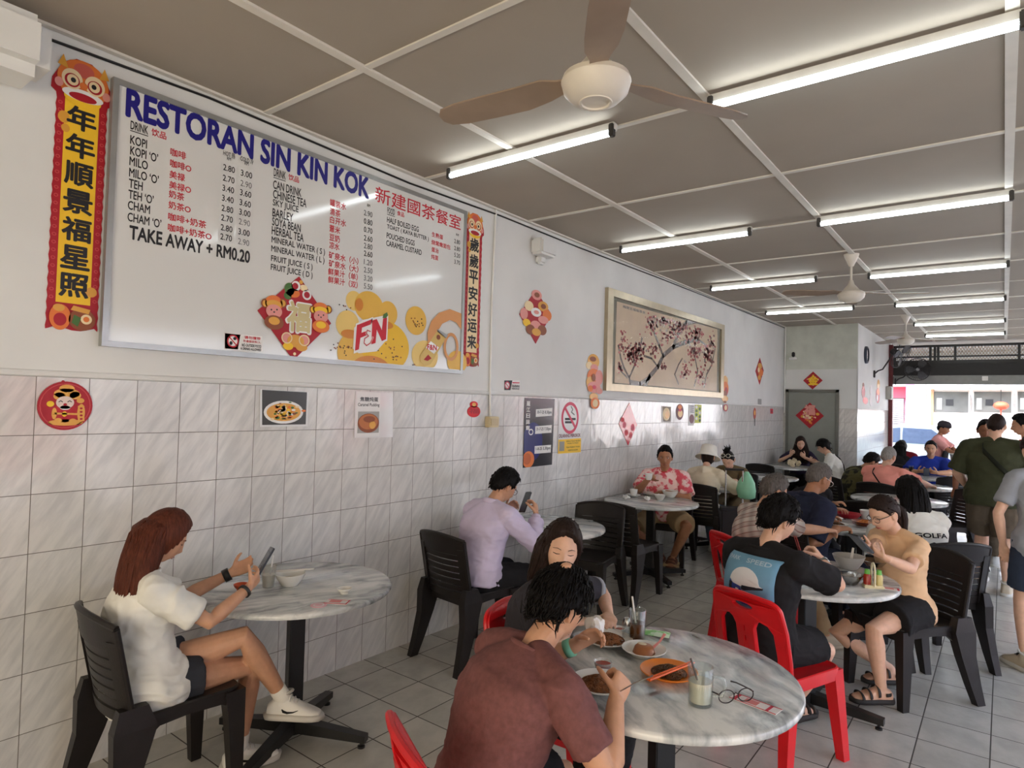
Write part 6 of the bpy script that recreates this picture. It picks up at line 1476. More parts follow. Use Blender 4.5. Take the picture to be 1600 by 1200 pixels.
person('man in black tee with blue helmet print on the back, on a red chair', (2.27, 3.35, .53), (.36, .93), lean=(2, 9), look=(-14, 18, 0), s=.965, sex='m', tone='light', vox=.0050, fat=1.05, neck=(25,),
    arms={'R': {'w': (2.49, 3.70, .875), 'e': (1, -.35, -.6), 'd': (-.55, .2, .7), 'n': (-.2, -.3, -.8), 'curl': (50, 65, 40), 'th': .6}, 'L': {'w': (2.22, 3.80, .80), 'e': (-1, -.2, -.5), 'curl': (30, 40, 30)}},
    legs={'R': {'a': oz(1238, 1100, .10), 'k': (.75, .8, .5), 'fd': (.4, .9, 0)}, 'L': {'a': (2.32, 3.72, .085)}},
    shirt=dict(mat=BLKC, sleeve=.84, fit=.024, wide=1.2, loose=1.3), bottom=dict(mat=BLKC, len=.72, fit=.03, wide=1.3), shoes=dict(kind='sandal', mat=LEATH, sole=DKSOLE),
    hair=dict(line='short', col='black', thick=.034, rough=.007, tufts=260, tl=.036), extra=blkx)
# 6 person in checked shirt
person('person in pink and grey checked shirt leaning over, behind the helmet print tee', (1.84, 4.61, .53), (.62, .78), lean=(4, 15), look=(0, 24, 0), s=.98, sex='m', tone='mid', vox=.008, neck=(30,), face=False,
    arms={'R': {'w': (2.30, 5.10, .80)}, 'L': {'w': (2.12, 5.25, .80)}}, legs={'R': {'a': (2.25, 5.0, .085)}, 'L': {'a': (2.05, 5.1, .085)}},
    shirt=dict(mat=CHECK, sleeve=.8, fit=.024, name='checked_shirt', nocollar=True), bottom=dict(mat=KHAK, len=1.9, name='trousers'), shoes=dict(kind='shoe', mat=PALES), hair=dict(line='short', col='salt', thick=.022, rough=.007, tufts=90))
# 7 woman in beige tee
person('woman in beige tee and black shorts with glasses, holding a phone over a metal bowl', (2.77, 4.52, .53), (-.58, -.81), lean=(2, 10), look=(-8, 24, 0), s=.925, sex='f', tone='light', vox=.0050, neck=(34,),
    arms={'L': {'w': oz(1384, 872, .885), 'e': (.5, -.3, -1), 'd': (-.85, -.30, .42), 'n': (.1, .5, .8), 'curl': (45, 50, 35), 'th': .5}, 'R': {'w': oz(1368, 868, .89), 'e': (-.8, .3, -1), 'd': (-.8, -.45, .30), 'n': (.4, -.4, .7), 'curl': (30, 45, 30), 'th': .3}},
    legs={'L': {'a': oz(1377, 1075, .105), 'k': (-.35, -.75, .6), 'fd': (-.80, -.58, 0)}, 'R': {'a': oz(1392, 1046, .105), 'k': (-.8, -.3, .6), 'fd': (-.80, -.58, 0)}},
    shirt=dict(mat=BEIG, sleeve=.66, fit=.016, amp=.008), bottom=dict(mat=BLKC, len=.58, fit=.028, wide=1.4), shoes=dict(kind='sandal', mat=LEATH, sole=DKSOLE), glasses=GLF,
    hair=dict(line='tied', col='darkbrown', thick=.016, rough=.003, tufts=40, tl=.03, locks=40, tip=.05, mass=[('p', [(-.01, -.08, .07, .02, .02), (-.012, -.115, .03, .038, .038), (-.012, -.135, -.03, .038, .036), (-.012, -.14, -.10, .034, .03), (-.01, -.14, -.17, .022, .02)])]))
# 8 man in navy polo
def navx(I):
    V, F = MB().box((0, 0, 0), (.03, .008, .012)).v, None
    c, u, r = I['spine'](.43*I['s']); b = MB(); b.box(c+np.cross(u, r)*-.14+r*-.03, (.035, .012, .014), M('polo_tag', (206, 208, 206), .5)); I['part']('shirt_tag', np.vstack(b.v), b.f, b.slots[0])
person('older man with glasses in navy polo eating, facing right', (2.02, 5.20, .53), (.62, .78), lean=(3, 12), look=(4, 24, 0), s=1.06, sex='m', tone='tan', vox=.0065, fat=1.16, neck=(24,),
    arms={'R': {'w': oz(1308, 826, .815), 'e': (-.1, -.4, -1.5), 'd': (.75, .62, .05), 'n': (0, .1, -1), 'curl': (40, 50, 35)}, 'L': {'w': (2.10, 5.58, .80), 'curl': (30, 40, 30)}},
    legs={'R': {'a': (2.42, 5.42, .085)}, 'L': {'a': (2.22, 5.62, .085)}},
    shirt=dict(mat=NAVY, sleeve=.85, fit=.024, collar=NAVY, name='polo_shirt', wide=1.2), bottom=dict(mat=NAVY, len=1.9, name='trousers', fit=.018), shoes=dict(kind='shoe', mat=DKSOLE),
    hair=dict(line='short', col='salt', thick=.010, rough=.003, tufts=30, tl=.012), glasses=M('spectacle_pale', (196, 190, 184), .3), extra=navx)
# hidden neighbour whose arms rest on the same table
person('person mostly hidden behind the navy polo, bare forearms resting on the table', (1.78, 6.52, .53), (.62, -.78), lean=(6, 16), look=(20, 20, 0), s=.93, sex='f', tone='mid', vox=.009, face=False,
    arms={'R': {'w': oz(1304, 795, .80), 'e': (-.2, -1, -.5), 'd': (.9, -.3, .1), 'n': (0, 0, -1)}, 'L': {'w': oz(1303, 786, .82), 'd': (.9, -.3, .25), 'n': (0, 0, -1)}}, legs={'R': {'a': (1.9, 6.0, .085)}, 'L': {'a': (2.0, 6.25, .085)}},
    shirt=dict(mat=BLKC, fit=.018), bottom=dict(mat=BLKC, len=1.9, name='trousers'), shoes=dict(kind='shoe', mat=DKSOLE), hair=dict(line='short', col='black', thick=.02, rough=.004, tufts=30))
# 9 woman in white sweatshirt
def golx(I):
    sf = back_print(I, .1, .4, .1, None, extra_=.012); back_text(I, sf, 'GOLFA', -.115, .335, .215, .034, BLKC, .006, 'print_lettering', .03)
    P = [(x, d+.035) for x, d in [(-.062, .10), (-.078, .18), (-.055, .25), (0, .272), (.055, .25), (.078, .18), (.062, .10), (.040, .10), (.052, .18), (.036, .232), (0, .246), (-.036, .232), (-.052, .18), (-.040, .10)]]
    b = MB(); n_ = len(P)//2
    for i in range(n_-1):
        q = [P[i], P[i+1], P[n_*2-2-i], P[n_*2-1-i]]; V = [sf(x, d, .007) for x, d in q]+[sf(x, d, .004) for x, d in q]; b.add(V, [[0, 1, 2, 3], [7, 6, 5, 4], [0, 4, 5, 1], [1, 5, 6, 2], [2, 6, 7, 3], [3, 7, 4, 0]], BLKC)
    _multi('arch_print', b, I)
person('woman with black wavy hair in white sweatshirt with black lettering on the back', (2.80, 5.34, .53), (-.55, .83), lean=(4, 14), look=(10, 18, 0), s=.95, sex='f', tone='light', vox=.0065, neck=(22,), face=False,
    arms={'R': {'w': (2.66, 5.78, .80)}, 'L': {'w': (2.46, 5.56, .80)}}, legs={'R': {'a': (2.62, 5.72, .085)}, 'L': {'a': (2.48, 5.56, .085)}},
    shirt=dict(mat=WHT, sleeve=1.85, fit=.034, hood=False, name='sweatshirt', loose=1.5, amp=.01), bottom=dict(mat=JEAN, len=1.9, name='jeans'), shoes=dict(kind='sneaker', mat=SNKR, sole=SOLEW),
    hair=dict(line='long', col='black', thick=.03, rough=.006, tufts=60, tl=.05, locks=90, tip=.05, mass=[('m', [(0, -.03, .09, .05, .055), (0, -.045, .05, .092, .08), (0, -.07, -.04, .104, .07), (0, -.095, -.12, .106, .055), (0, -.11, -.19, .09, .04), (0, -.115, -.23, .06, .025)])]), extra=golx)
# 10 man in pink floral shirt
person('man in pink floral shirt and beige shorts lifting a white cup', (.37, 6.50, .53), (.20, -.98), lean=(3, 9), look=(10, 4, 0), s=1.0, sex='m', tone='tan', vox=.0065, fat=1.10, eyes='open', neck=(14,),
    arms={'R': {'w': (.33, 6.14, .915), 'e': (-.9, .2, -1), 'd': (.65, -.15, .6), 'n': (.2, -.6, -.3), 'curl': (50, 60, 40)}, 'L': {'w': (.48, 6.27, .785), 'e': (.9, .2, -.6), 'd': (-.9, -.3, 0), 'n': (0, 0, -1), 'curl': (20, 30, 20)}},
    legs={'R': {'a': (.44, 6.26, .135), 'k': (-.75, -.8, .5), 'fd': (.15, -.98, 0)}, 'L': {'a': (.56, 6.27, .135), 'k': (.85, -.7, .5), 'fd': (.25, -.97, 0)}},
    shirt=dict(mat=FLOR, sleeve=.78, fit=.024, collar=REDC, name='floral_shirt', lo=-.09, loose=1.6, wide=1.3), bottom=dict(mat=KHAK, len=.86, fit=.024, wide=1.3), shoes=dict(kind='sandal', mat=M('slipper_brown', (96, 56, 40), .6), sole=M('slipper_brown', ())),
    hair=dict(line='short', col='black', thick=.020, rough=.004, tufts=60, tl=.018))
# 11 person in bucket hat
def hatx(I):
    b = MB(); b.lathe([(0, .152), (.055, .150), (.088, .138), (.098, .10), (.104, .035), (.108, .03), (.150, -.012), (.151, -.018), (.106, .022), (.098, .028), (0, .05)], None, 36)
    V = np.vstack(b.v)*[1, 1.12, 1]; V[:, 1] -= .008; I['part']('bucket_hat', I['toW'](V), b.f, CL('hat_white', (232, 228, 218)))
person('person in white bucket hat, cream jacket and jeans sitting with back to the camera', (.56, 7.08, .53), (-.02, 1), lean=(3, 14), look=(4, 20, 0), s=.98, sex='f', tone='light', vox=.008, face=False,
    arms={'R': {'w': (.74, 7.48, .82), 'e': (.9, 0, -.8)}, 'L': {'w': (.40, 7.46, .80)}}, legs={'R': {'a': (.74, 7.38, .085), 'k': (.5, .5, .7)}, 'L': {'a': (.54, 7.48, .085)}},
    shirt=dict(mat=CREAM, sleeve=1.9, fit=.030, name='jacket', hood=True, loose=1.4), bottom=dict(mat=JEAN, len=1.9, name='jeans', fit=.018), shoes=dict(kind='sneaker', mat=SNKR, sole=SOLEW),
    hair=dict(line='long', col='darkbrown', thick=.012, rough=.002, tufts=0), extra=hatx)
# 12 woman with bun
def bunx(I):
    b = MB(); rg = np.random.default_rng(2); b.ell((0, -.015, .15), (.04, .042, .036), n=14, m=10)
    for k in range(26): a = rg.uniform(0, 6.28); b.tube([(.02*math.cos(a), -.015+.02*math.sin(a), .15), (.045*math.cos(a), -.015+.045*math.sin(a), .165+rg.uniform(-.02, .02)), (.06*math.cos(a+.3), -.015+.06*math.sin(a+.3), .17+rg.uniform(-.02, .05))], [.008, .006, .002], n=5)
    I['part']('hair_bun', I['toW'](np.vstack(b.v)), b.f, hair_mat('black'))
    b = MB(); 
    for q in (-1, 1): b.ell((.035*q, .070, .118), (.026, .008, .020), n=14, m=8, R=rotx(.8))
    V = np.vstack(b.v); so_ = I['part']('sunglasses', I['toW'](V), b.f, M('sunglass_lens', (30, 28, 30), .1))
    b = MB()
    for q in (-1, 1):
        b.tube([(.035*q+.028*math.cos(t), .070-.016*math.sin(t), .122+.018*math.sin(t)) for t in np.linspace(0, 6.283, 17)], .0045, n=6, cap=False); b.tube([(.062*q, .065, .12), (.088*q, .01, .08), (.086*q, -.03, .04)], .004, n=6)
    I['part']('sunglasses_frame', I['toW'](np.vstack(b.v)), b.f, M('frame_white', (214, 206, 190), .3), so_)
    strap(I, -.75, .46, .8, .05, BRWN, back=False)
person('woman in olive tee with dark bun and sunglasses on her head, bent over orange food', (.52, 8.26, .53), (.05, -1), lean=(14, 30), look=(0, 34, 0), s=.97, sex='f', tone='light', vox=.008, neck=(30,),
    arms={'R': {'w': (.36, 7.86, .80), 'd': (.2, -.9, .2)}, 'L': {'w': (.66, 7.86, .80), 'd': (-.2, -.9, .2)}}, legs={'R': {'a': (.4, 7.85, .085)}, 'L': {'a': (.66, 7.85, .085)}},
    shirt=dict(mat=OLV2, sleeve=.7, fit=.018), bottom=dict(mat=OLV2, len=1.9, name='trousers', fit=.02), shoes=dict(kind='sneaker', mat=SNKR), hair=dict(line='tied', col='black', thick=.016, rough=.004, tufts=20), extra=bunx)
# 13 woman by the door
person('woman with long dark hair in dark top, eating by the grey door', (.43, 11.98, .53), (.12, -1), lean=(6, 16), look=(14, 12, 0), s=.98, sex='f', tone='light', vox=.010, neck=(22,),
    arms={'R': {'w': (.34, 11.66, .90), 'e': (-1, -.2, -.7), 'd': (.5, -.3, .75), 'n': (.3, .6, 0), 'curl': (40, 50, 40)}, 'L': {'w': (.58, 11.62, .88), 'e': (1, -.2, -.7), 'd': (-.5, -.3, .6), 'n': (-.3, .6, 0), 'curl': (40, 50, 40)}}, legs={'R': {'a': (.33, 11.6, .085)}, 'L': {'a': (.57, 11.6, .085)}},
    shirt=dict(mat=CL('ink_blue', (44, 36, 58)), sleeve=.8, fit=.02), bottom=dict(mat=BLKC, len=1.9, name='trousers'), shoes=dict(kind='shoe', mat=DKSOLE),
    hair=dict(line='long', col='darkbrown', thick=.024, rough=.004, tufts=10, locks=50, tip=.04, mass=[('m', [(0, -.03, .09, .05, .05), (0, -.05, .04, .092, .06), (0, -.06, -.06, .115, .05), (0, -.05, -.16, .14, .05), (0, -.03, -.26, .14, .06), (0, -.02, -.34, .12, .04)])]))
# 14 young man in white tee
def m14x(I): strap(I, .55, .49, -.3, .12, BLKC, back=True, wd=.016, r=1.08); strap(I, .6, .49, .5, .2, BLKC, back=False, wd=.016, r=1.08)
person('young man with black fringe in white tee and dark strap, in profile by the door', (1.13, 11.32, .53), (-1, -.15), lean=(6, 18), look=(0, 18, 0), s=.98, sex='m', tone='light', vox=.009, neck=(26,),
    arms={'R': {'w': (.82, 11.5, .82)}, 'L': {'w': (.86, 11.16, .84), 'd': (-.7, .3, .3), 'n': (0, .3, .8)}}, legs={'R': {'a': (.72, 11.45, .085)}, 'L': {'a': (.75, 11.15, .085)}},
    shirt=dict(mat=WHT, sleeve=.75, fit=.024), bottom=dict(mat=CL('moss', (70, 66, 50)), len=1.9, name='trousers', fit=.02), shoes=dict(kind='sneaker', mat=SNKR), hair=dict(line='fringe', col='black', thick=.030, rough=.006, tufts=60, tl=.035), glasses=GLF, extra=m14x)
# 15 camouflage
person('person in camouflage shirt with black hair bending over the table', (1.64, 9.36, .53), (.60, .8), lean=(14, 36), look=(-10, 36, 0), s=.98, sex='m', tone='mid', vox=.009, face=False, neck=(34,),
    arms={'R': {'w': (2.02, 9.62, .80)}, 'L': {'w': (1.92, 9.7, .80)}}, legs={'R': {'a': (2.0, 9.6, .085)}, 'L': {'a': (1.85, 9.65, .085)}},
    shirt=dict(mat=CAMO, sleeve=.9, fit=.026), bottom=dict(mat=BLKC, len=1.9, name='trousers', fit=.02), shoes=dict(kind='shoe', mat=DKSOLE), hair=dict(line='short', col='black', thick=.03, rough=.006, tufts=50))
# 16 salmon shirt
def salx(I): strap(I, -.6, .485, .75, .15, BLKC, back=True, wd=.010, r=1.22)
person('grey-haired man in salmon tee with thin black strap, back to the camera', (2.06, 8.95, .53), (.22, .97), lean=(6, 18), look=(-10, 14, 0), s=1.03, sex='m', tone='light', vox=.008, fat=1.15, face=False, neck=(24,),
    arms={'R': {'w': (2.52, 9.42, .79), 'e': (.9, -.2, -.6)}, 'L': {'w': (2.05, 9.5, .79)}}, legs={'R': {'a': (2.35, 9.35, .085)}, 'L': {'a': (2.1, 9.4, .085)}},
    shirt=dict(mat=SALM, sleeve=.85, fit=.026, loose=1.3), bottom=dict(mat=KHAK, len=.9, fit=.02), shoes=dict(kind='sneaker', mat=SNKR), hair=dict(line='short', col='grey', thick=.012, rough=.003, tufts=20, tl=.012), extra=salx)
# 17, 18 far pair
person('woman with black hair in black top leaning forward near the street opening', (1.78, 12.48, .53), (.15, 1), lean=(12, 30), look=(-20, 20, 0), s=.98, sex='f', tone='light', vox=.011, face=False,
    arms={'R': {'w': (2.02, 12.82, .80)}, 'L': {'w': (1.75, 12.85, .80)}}, legs={'R': {'a': (1.95, 12.8, .085)}, 'L': {'a': (1.75, 12.85, .085)}}, shirt=dict(mat=BLKC, sleeve=.9, fit=.022), bottom=dict(mat=BLKC, len=1.9, name='trousers'), shoes=dict(kind='shoe', mat=DKSOLE),
    hair=dict(line='long', col='black', thick=.028, rough=.004, tufts=20, locks=40, tip=.04, mass=[('m', [(0, -.03, .09, .05, .055), (0, -.05, .04, .1, .08), (0, -.08, -.06, .11, .07), (0, -.10, -.16, .115, .06), (0, -.11, -.24, .10, .04)])]))
person('person in wine red jacket with bowed head at the table nearest the street', (1.78, 13.72, .53), (.02, -1), lean=(10, 28), look=(0, 30, 0), s=1.0, sex='m', tone='mid', vox=.011, neck=(30,),
    arms={'R': {'w': (1.66, 13.38, .80)}, 'L': {'w': (1.92, 13.38, .80)}}, legs={'R': {'a': (1.68, 13.35, .085)}, 'L': {'a': (1.88, 13.35, .085)}}, shirt=dict(mat=MRED, sleeve=1.9, fit=.024, name='jacket'), bottom=dict(mat=BLKC, len=1.9, name='trousers'), shoes=dict(kind='shoe', mat=DKSOLE), hair=dict(line='short', col='darkbrown', thick=.022, rough=.005, tufts=40))
# 19 blue polo
person('man in royal blue polo facing the camera with both hands round a phone', (2.34, 11.86, .53), (.12, -1), lean=(4, 14), look=(-4, 4, 0), s=1.02, sex='m', tone='mid', vox=.009, fat=1.15, eyes='open', neck=(16,),
    arms={'R': {'w': (2.22, 11.42, .80), 'e': (-1, .2, -.5), 'd': (.75, -.6, .15), 'n': (.2, .5, .6), 'curl': (40, 50, 40)}, 'L': {'w': (2.46, 11.40, .80), 'e': (1, .2, -.5), 'd': (-.75, -.6, .15), 'n': (-.2, .5, .6), 'curl': (40, 50, 40)}}, legs={'R': {'a': (2.2, 11.45, .085)}, 'L': {'a': (2.5, 11.45, .085)}},
    shirt=dict(mat=BLUEC, sleeve=.85, fit=.024, collar=BLUEC, name='polo_shirt', wide=1.2), bottom=dict(mat=BLKC, len=1.9, name='trousers'), shoes=dict(kind='shoe', mat=DKSOLE), hair=dict(line='short', col='black', thick=.014, rough=.003, tufts=20))
# 20 standing woman with cap
def capx(I):
    b = MB(); b.lathe([(0, .148), (.05, .142), (.085, .115), (.098, .07), (.10, .035), (.09, .03), (0, .06)], None, 28); V = np.vstack(b.v)*[1, 1.15, 1]; b2 = MB(); b2.add(V, b.f)
    q = np.array([(.07*math.sin(t), .075+.10*math.cos(t)*(1 if abs(t) < 1.6 else 0), .045+.012*math.cos(t)) for t in np.linspace(-1.5, 1.5, 13)]); k = len(q)
    b2.add(np.vstack([q, q-[0, 0, .006]]), [list(range(k)), list(range(k, 2*k))[::-1]]+[[i, (i+1) % k, k+(i+1) % k, k+i] for i in range(k)])
    I['part']('cap', I['toW'](np.vstack(b2.v)), b2.f, CL('cap_dark', (62, 58, 62)))
    sf = back_print(I, .0, .36, .13, CL('apron', (44, 40, 40)), flip=1, extra_=.012)
person('standing woman in dark cap, pink tee and black apron in profile near the street', (2.33, 13.1, .82), (.98, -.2), lean=(2, 6), look=(0, 14, 0), s=.92, sex='f', tone='tan', vox=.009, neck=(20,),
    arms={'R': {'w': (2.72, 12.85, .97), 'd': (.7, -.3, -.3)}, 'L': {'w': (2.80, 13.05, .95), 'd': (.7, -.3, -.3)}}, legs={'R': {'a': (2.33, 12.98, .08), 'k': (1, 0, 0)}, 'L': {'a': (2.39, 13.2, .08), 'k': (1, 0, 0)}},
    shirt=dict(mat=PNKT, sleeve=.8, fit=.02), bottom=dict(mat=BLKC, len=1.92, name='trousers'), shoes=dict(kind='shoe', mat=DKSOLE), hair=dict(line='tied', col='black', thick=.012, rough=.002, tufts=10), extra=capx)
# 21 standing man in olive tee
def olx(I): strap(I, -.55, .485, .85, .12, CL('strap_dark', (36, 38, 28)), back=True, wd=.024, r=1.30)
person('tall standing man in olive tee and brown shorts with a crossbody strap, seen from behind', (3.17, 7.80, .90), (.05, 1), lean=(2, 5), look=(-10, 12, 0), s=1.0, sex='m', tone='light', vox=.0065, fat=1.16, face=False, neck=(18,),
    arms={'R': {'w': (3.44, 8.0, .98), 'e': (.8, -.6, -.6)}, 'L': {'w': (2.96, 8.02, .93), 'e': (-.8, -.5, -.6), 'd': (.3, .8, -.1)}}, legs={'R': {'a': (3.27, 7.62, .085), 'k': (0, 1, .1), 'fd': (.1, 1, 0)}, 'L': {'a': (3.06, 8.0, .085), 'k': (0, 1, .1), 'fd': (.05, 1, 0)}},
    shirt=dict(mat=OLIV, sleeve=.92, fit=.034, wide=1.3, lo=-.11, loose=1.8), bottom=dict(mat=BRWN, len=.92, fit=.026, wide=1.4), shoes=dict(kind='sneaker', mat=PALES, sole=SOLEW), hair=dict(line='short', col='darkbrown', thick=.006, rough=.001, tufts=0), extra=olx)
# 22 grey tee at the right edge
person('person in grey tee and dark shorts walking at the right edge of the photo', (3.47, 5.62, .82), (-.35, .94), lean=(4, 14), look=(0, 20, 0), s=.93, sex='f', tone='light', vox=.0065, face=False,
    arms={'L': {'w': (3.24, 5.62, .78), 'e': (-.6, -.6, -.4)}, 'R': {'w': (3.62, 5.8, .78)}}, legs={'L': {'a': (3.36, 5.46, .085), 'k': (-.3, 1, 0), 'fd': (-.55, .8, 0)}, 'R': {'a': (3.56, 5.80, .085), 'k': (-.3, 1, 0), 'fd': (-.35, .94, 0)}},
    shirt=dict(mat=GREYC, sleeve=.7, fit=.022), bottom=dict(mat=CL('denim_navy', (48, 56, 72)), len=.8, fit=.022), shoes=dict(kind='sneaker', mat=PALES, sole=SOLEW, lace=BLKC),
    hair=dict(line='tied', col='darkbrown', thick=.02, rough=.004, tufts=30, locks=30, mass=[('p', [(0, -.09, .05, .02, .02), (0, -.12, .02, .036, .034), (0, -.13, -.06, .034, .03), (0, -.13, -.13, .02, .02)])]))
# 23, 24 standing behind
person('dark-haired person in orange red top standing at the far right, facing left', (3.50, 9.40, .90), (-1, .05), lean=(2, 6), look=(0, 8, 0), s=.99, sex='m', tone='mid', vox=.009,
    arms={'R': {'w': (3.42, 9.6, .9)}, 'L': {'w': (3.4, 9.2, .88)}}, legs={'R': {'a': (3.5, 9.5, .085), 'k': (-1, 0, 0)}, 'L': {'a': (3.48, 9.3, .085), 'k': (-1, 0, 0)}}, shirt=dict(mat=ORNG, sleeve=.8, fit=.022), bottom=dict(mat=BLKC, len=1.92, name='trousers'), shoes=dict(kind='sneaker', mat=SNKR), hair=dict(line='short', col='black', thick=.024, rough=.005, tufts=40))
person('person standing mostly hidden behind the olive tee, facing the camera', (3.07, 9.10, .85), (.1, -1), lean=(2, 6), look=(0, 8, 0), s=.97, sex='m', tone='brown', vox=.010,
    legs={'R': {'a': (2.98, 9.1, .085), 'k': (0, -1, 0)}, 'L': {'a': (3.17, 9.1, .085), 'k': (0, -1, 0)}}, shirt=dict(mat=WHT, sleeve=.8, fit=.022), bottom=dict(mat=BRWN, len=1.92, name='trousers'), shoes=dict(kind='sneaker', mat=SNKR), hair=dict(line='short', col='black', thick=.016, rough=.004, tufts=20))
# ------------------------------------------------------------------ tableware and small things
CHINA = M('white_china', (228, 226, 220), .2, var=.03, spec=.5); MELA = M('orange_melamine', (232, 132, 44), .28); STEEL = M('steel', (176, 176, 176), .22, 1.0, var=.05)
def thin_glass(name, tint, base, edge, haze=0.0):
    m, n, L, b = node_mat(name); n.remove(b); out = n['Material Output']
    tr = n.new('ShaderNodeBsdfTransparent'); tr.inputs[0].default_value = lin(tint); gl = n.new('ShaderNodeBsdfGlossy'); gl.inputs['Roughness'].default_value = .04
    lw = n.new('ShaderNodeLayerWeight'); lw.inputs[0].default_value = .35; mr = n.new('ShaderNodeMapRange'); mr.inputs[3].default_value = base; mr.inputs[4].default_value = edge; L(lw.outputs['Facing'], mr.inputs[0])
    mx = n.new('ShaderNodeMixShader'); L(mr.outputs[0], mx.inputs[0]); L(tr.outputs[0], mx.inputs[1]); L(gl.outputs[0], mx.inputs[2]); last = mx
    if haze:
        df = n.new('ShaderNodeBsdfDiffuse'); df.inputs[0].default_value = lin((226, 226, 222)); m2 = n.new('ShaderNodeMixShader'); m2.inputs[0].default_value = haze; L(mx.outputs[0], m2.inputs[1]); L(df.outputs[0], m2.inputs[2]); last = m2
    L(last.outputs[0], out.inputs[0]); return m
GLASS = thin_glass('clear_glass', (246, 250, 250), .05, .55); PLAS = thin_glass('clear_plastic', (244, 244, 242), .05, .4, .22)
NOOD = M('noodles', (150, 92, 48), .5, rgb2=(92, 52, 26), vscale=60); NOOD2 = M('noodles_dark', (112, 72, 34), .5, rgb2=(64, 40, 20), vscale=60)
ICE = M('iced_coffee', (104, 56, 28), .15, var=.1); MILK = M('milky_drink', (214, 204, 182), .2); SAUCE = M('chilli_sauce', (150, 44, 30), .2); EGGB = M('brown_pudding', (150, 92, 54), .35, var=.2, vscale=20)
PAPER = M('tissue', (230, 228, 224), .9); CARDW = M('card_white', (228, 222, 222), .6); CARDR = M('card_red', (196, 50, 72), .6); STRAW = M('straw_white', (228, 224, 218), .4); STRD = M('straw_dark', (70, 58, 54), .4)
PHONEM = M('phone_body', (34, 34, 38), .3); SCREEN = M('phone_screen', (84, 92, 104), .08)
TZ = .7455
def at(u, v, z=TZ): p = onZ(u, v, z); return (float(p[0]), float(p[1]), z)
def thing(name, label, cat, loc, rz=0.0, group=None): return empty(name, loc, rz, label, cat, group)
def lathe_part(name, par, prof, mat, n=32, sm=40, T=None): b = MB(); b.lathe(prof, mat, n, T); return b.build(name, par, smooth=sm)
def bowl_prof(r, h, t=.004, foot=.45): return [(0, .004), (r*foot, .004), (r*foot, 0), (r*foot+.004, 0), (r*(foot+.12), .006), (r*.86, h*.6), (r, h), (r-t*.5, h+.001), (r-t, h), (r*.84-t, h*.6), (r*(foot+.1), .012), (0, .011)]
def plate_prof(r, h=.018): return [(0, .004), (r*.55, .004), (r*.56, 0), (r*.6, 0), (r*.64, .005), (r*.98, h), (r, h+.002), (r*.985, h+.004), (r*.66, .010), (0, .009)]
def strands(par, name, c, rad, hgt, mat, n=70, seed=1, tr=.0022, flat=1.0):
    """a tangle of noodles"""
    rg = np.random.default_rng(seed); b = MB()
    b.ell((c[0], c[1], c[2]+hgt*.1), (rad*.8, rad*.8*flat, hgt*.5), n=16, m=8)
    for q in range(n):
        a = rg.uniform(0, 6.28); r0 = rad*math.sqrt(rg.uniform(0, 1))*.85; P = []; x, y = r0*math.cos(a), r0*math.sin(a); h_ = rg.uniform(0, 6.28)
        for k in range(6):
            rr = math.hypot(x, y)/rad; z = hgt*(1-min(1, rr)**2)*rg.uniform(.75, 1.1)+.004; P.append((c[0]+x, c[1]+y*flat, c[2]+z)); h_ += rg.normal(0, .7); x += math.cos(h_)*rad*.26; y += math.sin(h_)*rad*.26
            if math.hypot(x, y) > rad*1.02: k_ = rad*1.0/math.hypot(x, y); x *= k_; y *= k_
        b.tube(P, tr, n=5)
    return b.build(name, par, mat, 60)
def sticks(name, label, A, B, gap, mat, r=.003, cat='chopsticks'):
    A = np.array(A); B = np.array(B); d = nrm(B-A); s_ = nrm(np.cross(d, (0, 0, 1)))*gap; t = thing(name, label, cat, tuple(A))
    for q in (-.5, .5):
        b = MB(); b.tube([s_*q*1.0, B-A+s_*q*(1.6 if q > 0 else .6)], [r*1.25, r*.8], mat, 8); b.build('chopstick', t, smooth=40)
    return t
def phone(label, c, right, upv, w_=.074, h=.152):
    right = nrm(right); upv = np.array(upv, float); upv = nrm(upv-right*(upv@right)); n = np.cross(right, upv); R = np.stack([right, upv, n], 1)
    t = thing('mobile_phone', label, 'phone', tuple(c)); b = MB(); P = rrect(w_, h, .010, 4); k = len(P)
    V = [(x, y, -.004) for x, y in P]+[(x, y, .004) for x, y in P]; F = [list(range(k))[::-1], list(range(k, 2*k))]+[[i, (i+1) % k, k+(i+1) % k, k+i] for i in range(k)]
    b.add(V, F, PHONEM, T=TM(R)); b.build('case', t)
    b = MB(); P = rrect(w_-.006, h-.008, .008, 4); V = [(x, y, .0042) for x, y in P]+[(x, y, .0048) for x, y in P]; b.add(V, F, SCREEN, T=TM(R)); b.build('screen', t)
    return t
def card(label, c, a, sz, cols, name='paper_card', cat='card'):
    t = thing(name, label, cat, c, a); b = MB(); b.box((0, 0, .001), (sz[0], sz[1], .002), CARDW); b.build('sheet', t)
    b = MB()
    for (x, y, w_, h_, m_) in cols: b.box((x*sz[0], y*sz[1], .0022), (w_*sz[0], h_*sz[1], .0006), m_)
    b.build('print', t); return t
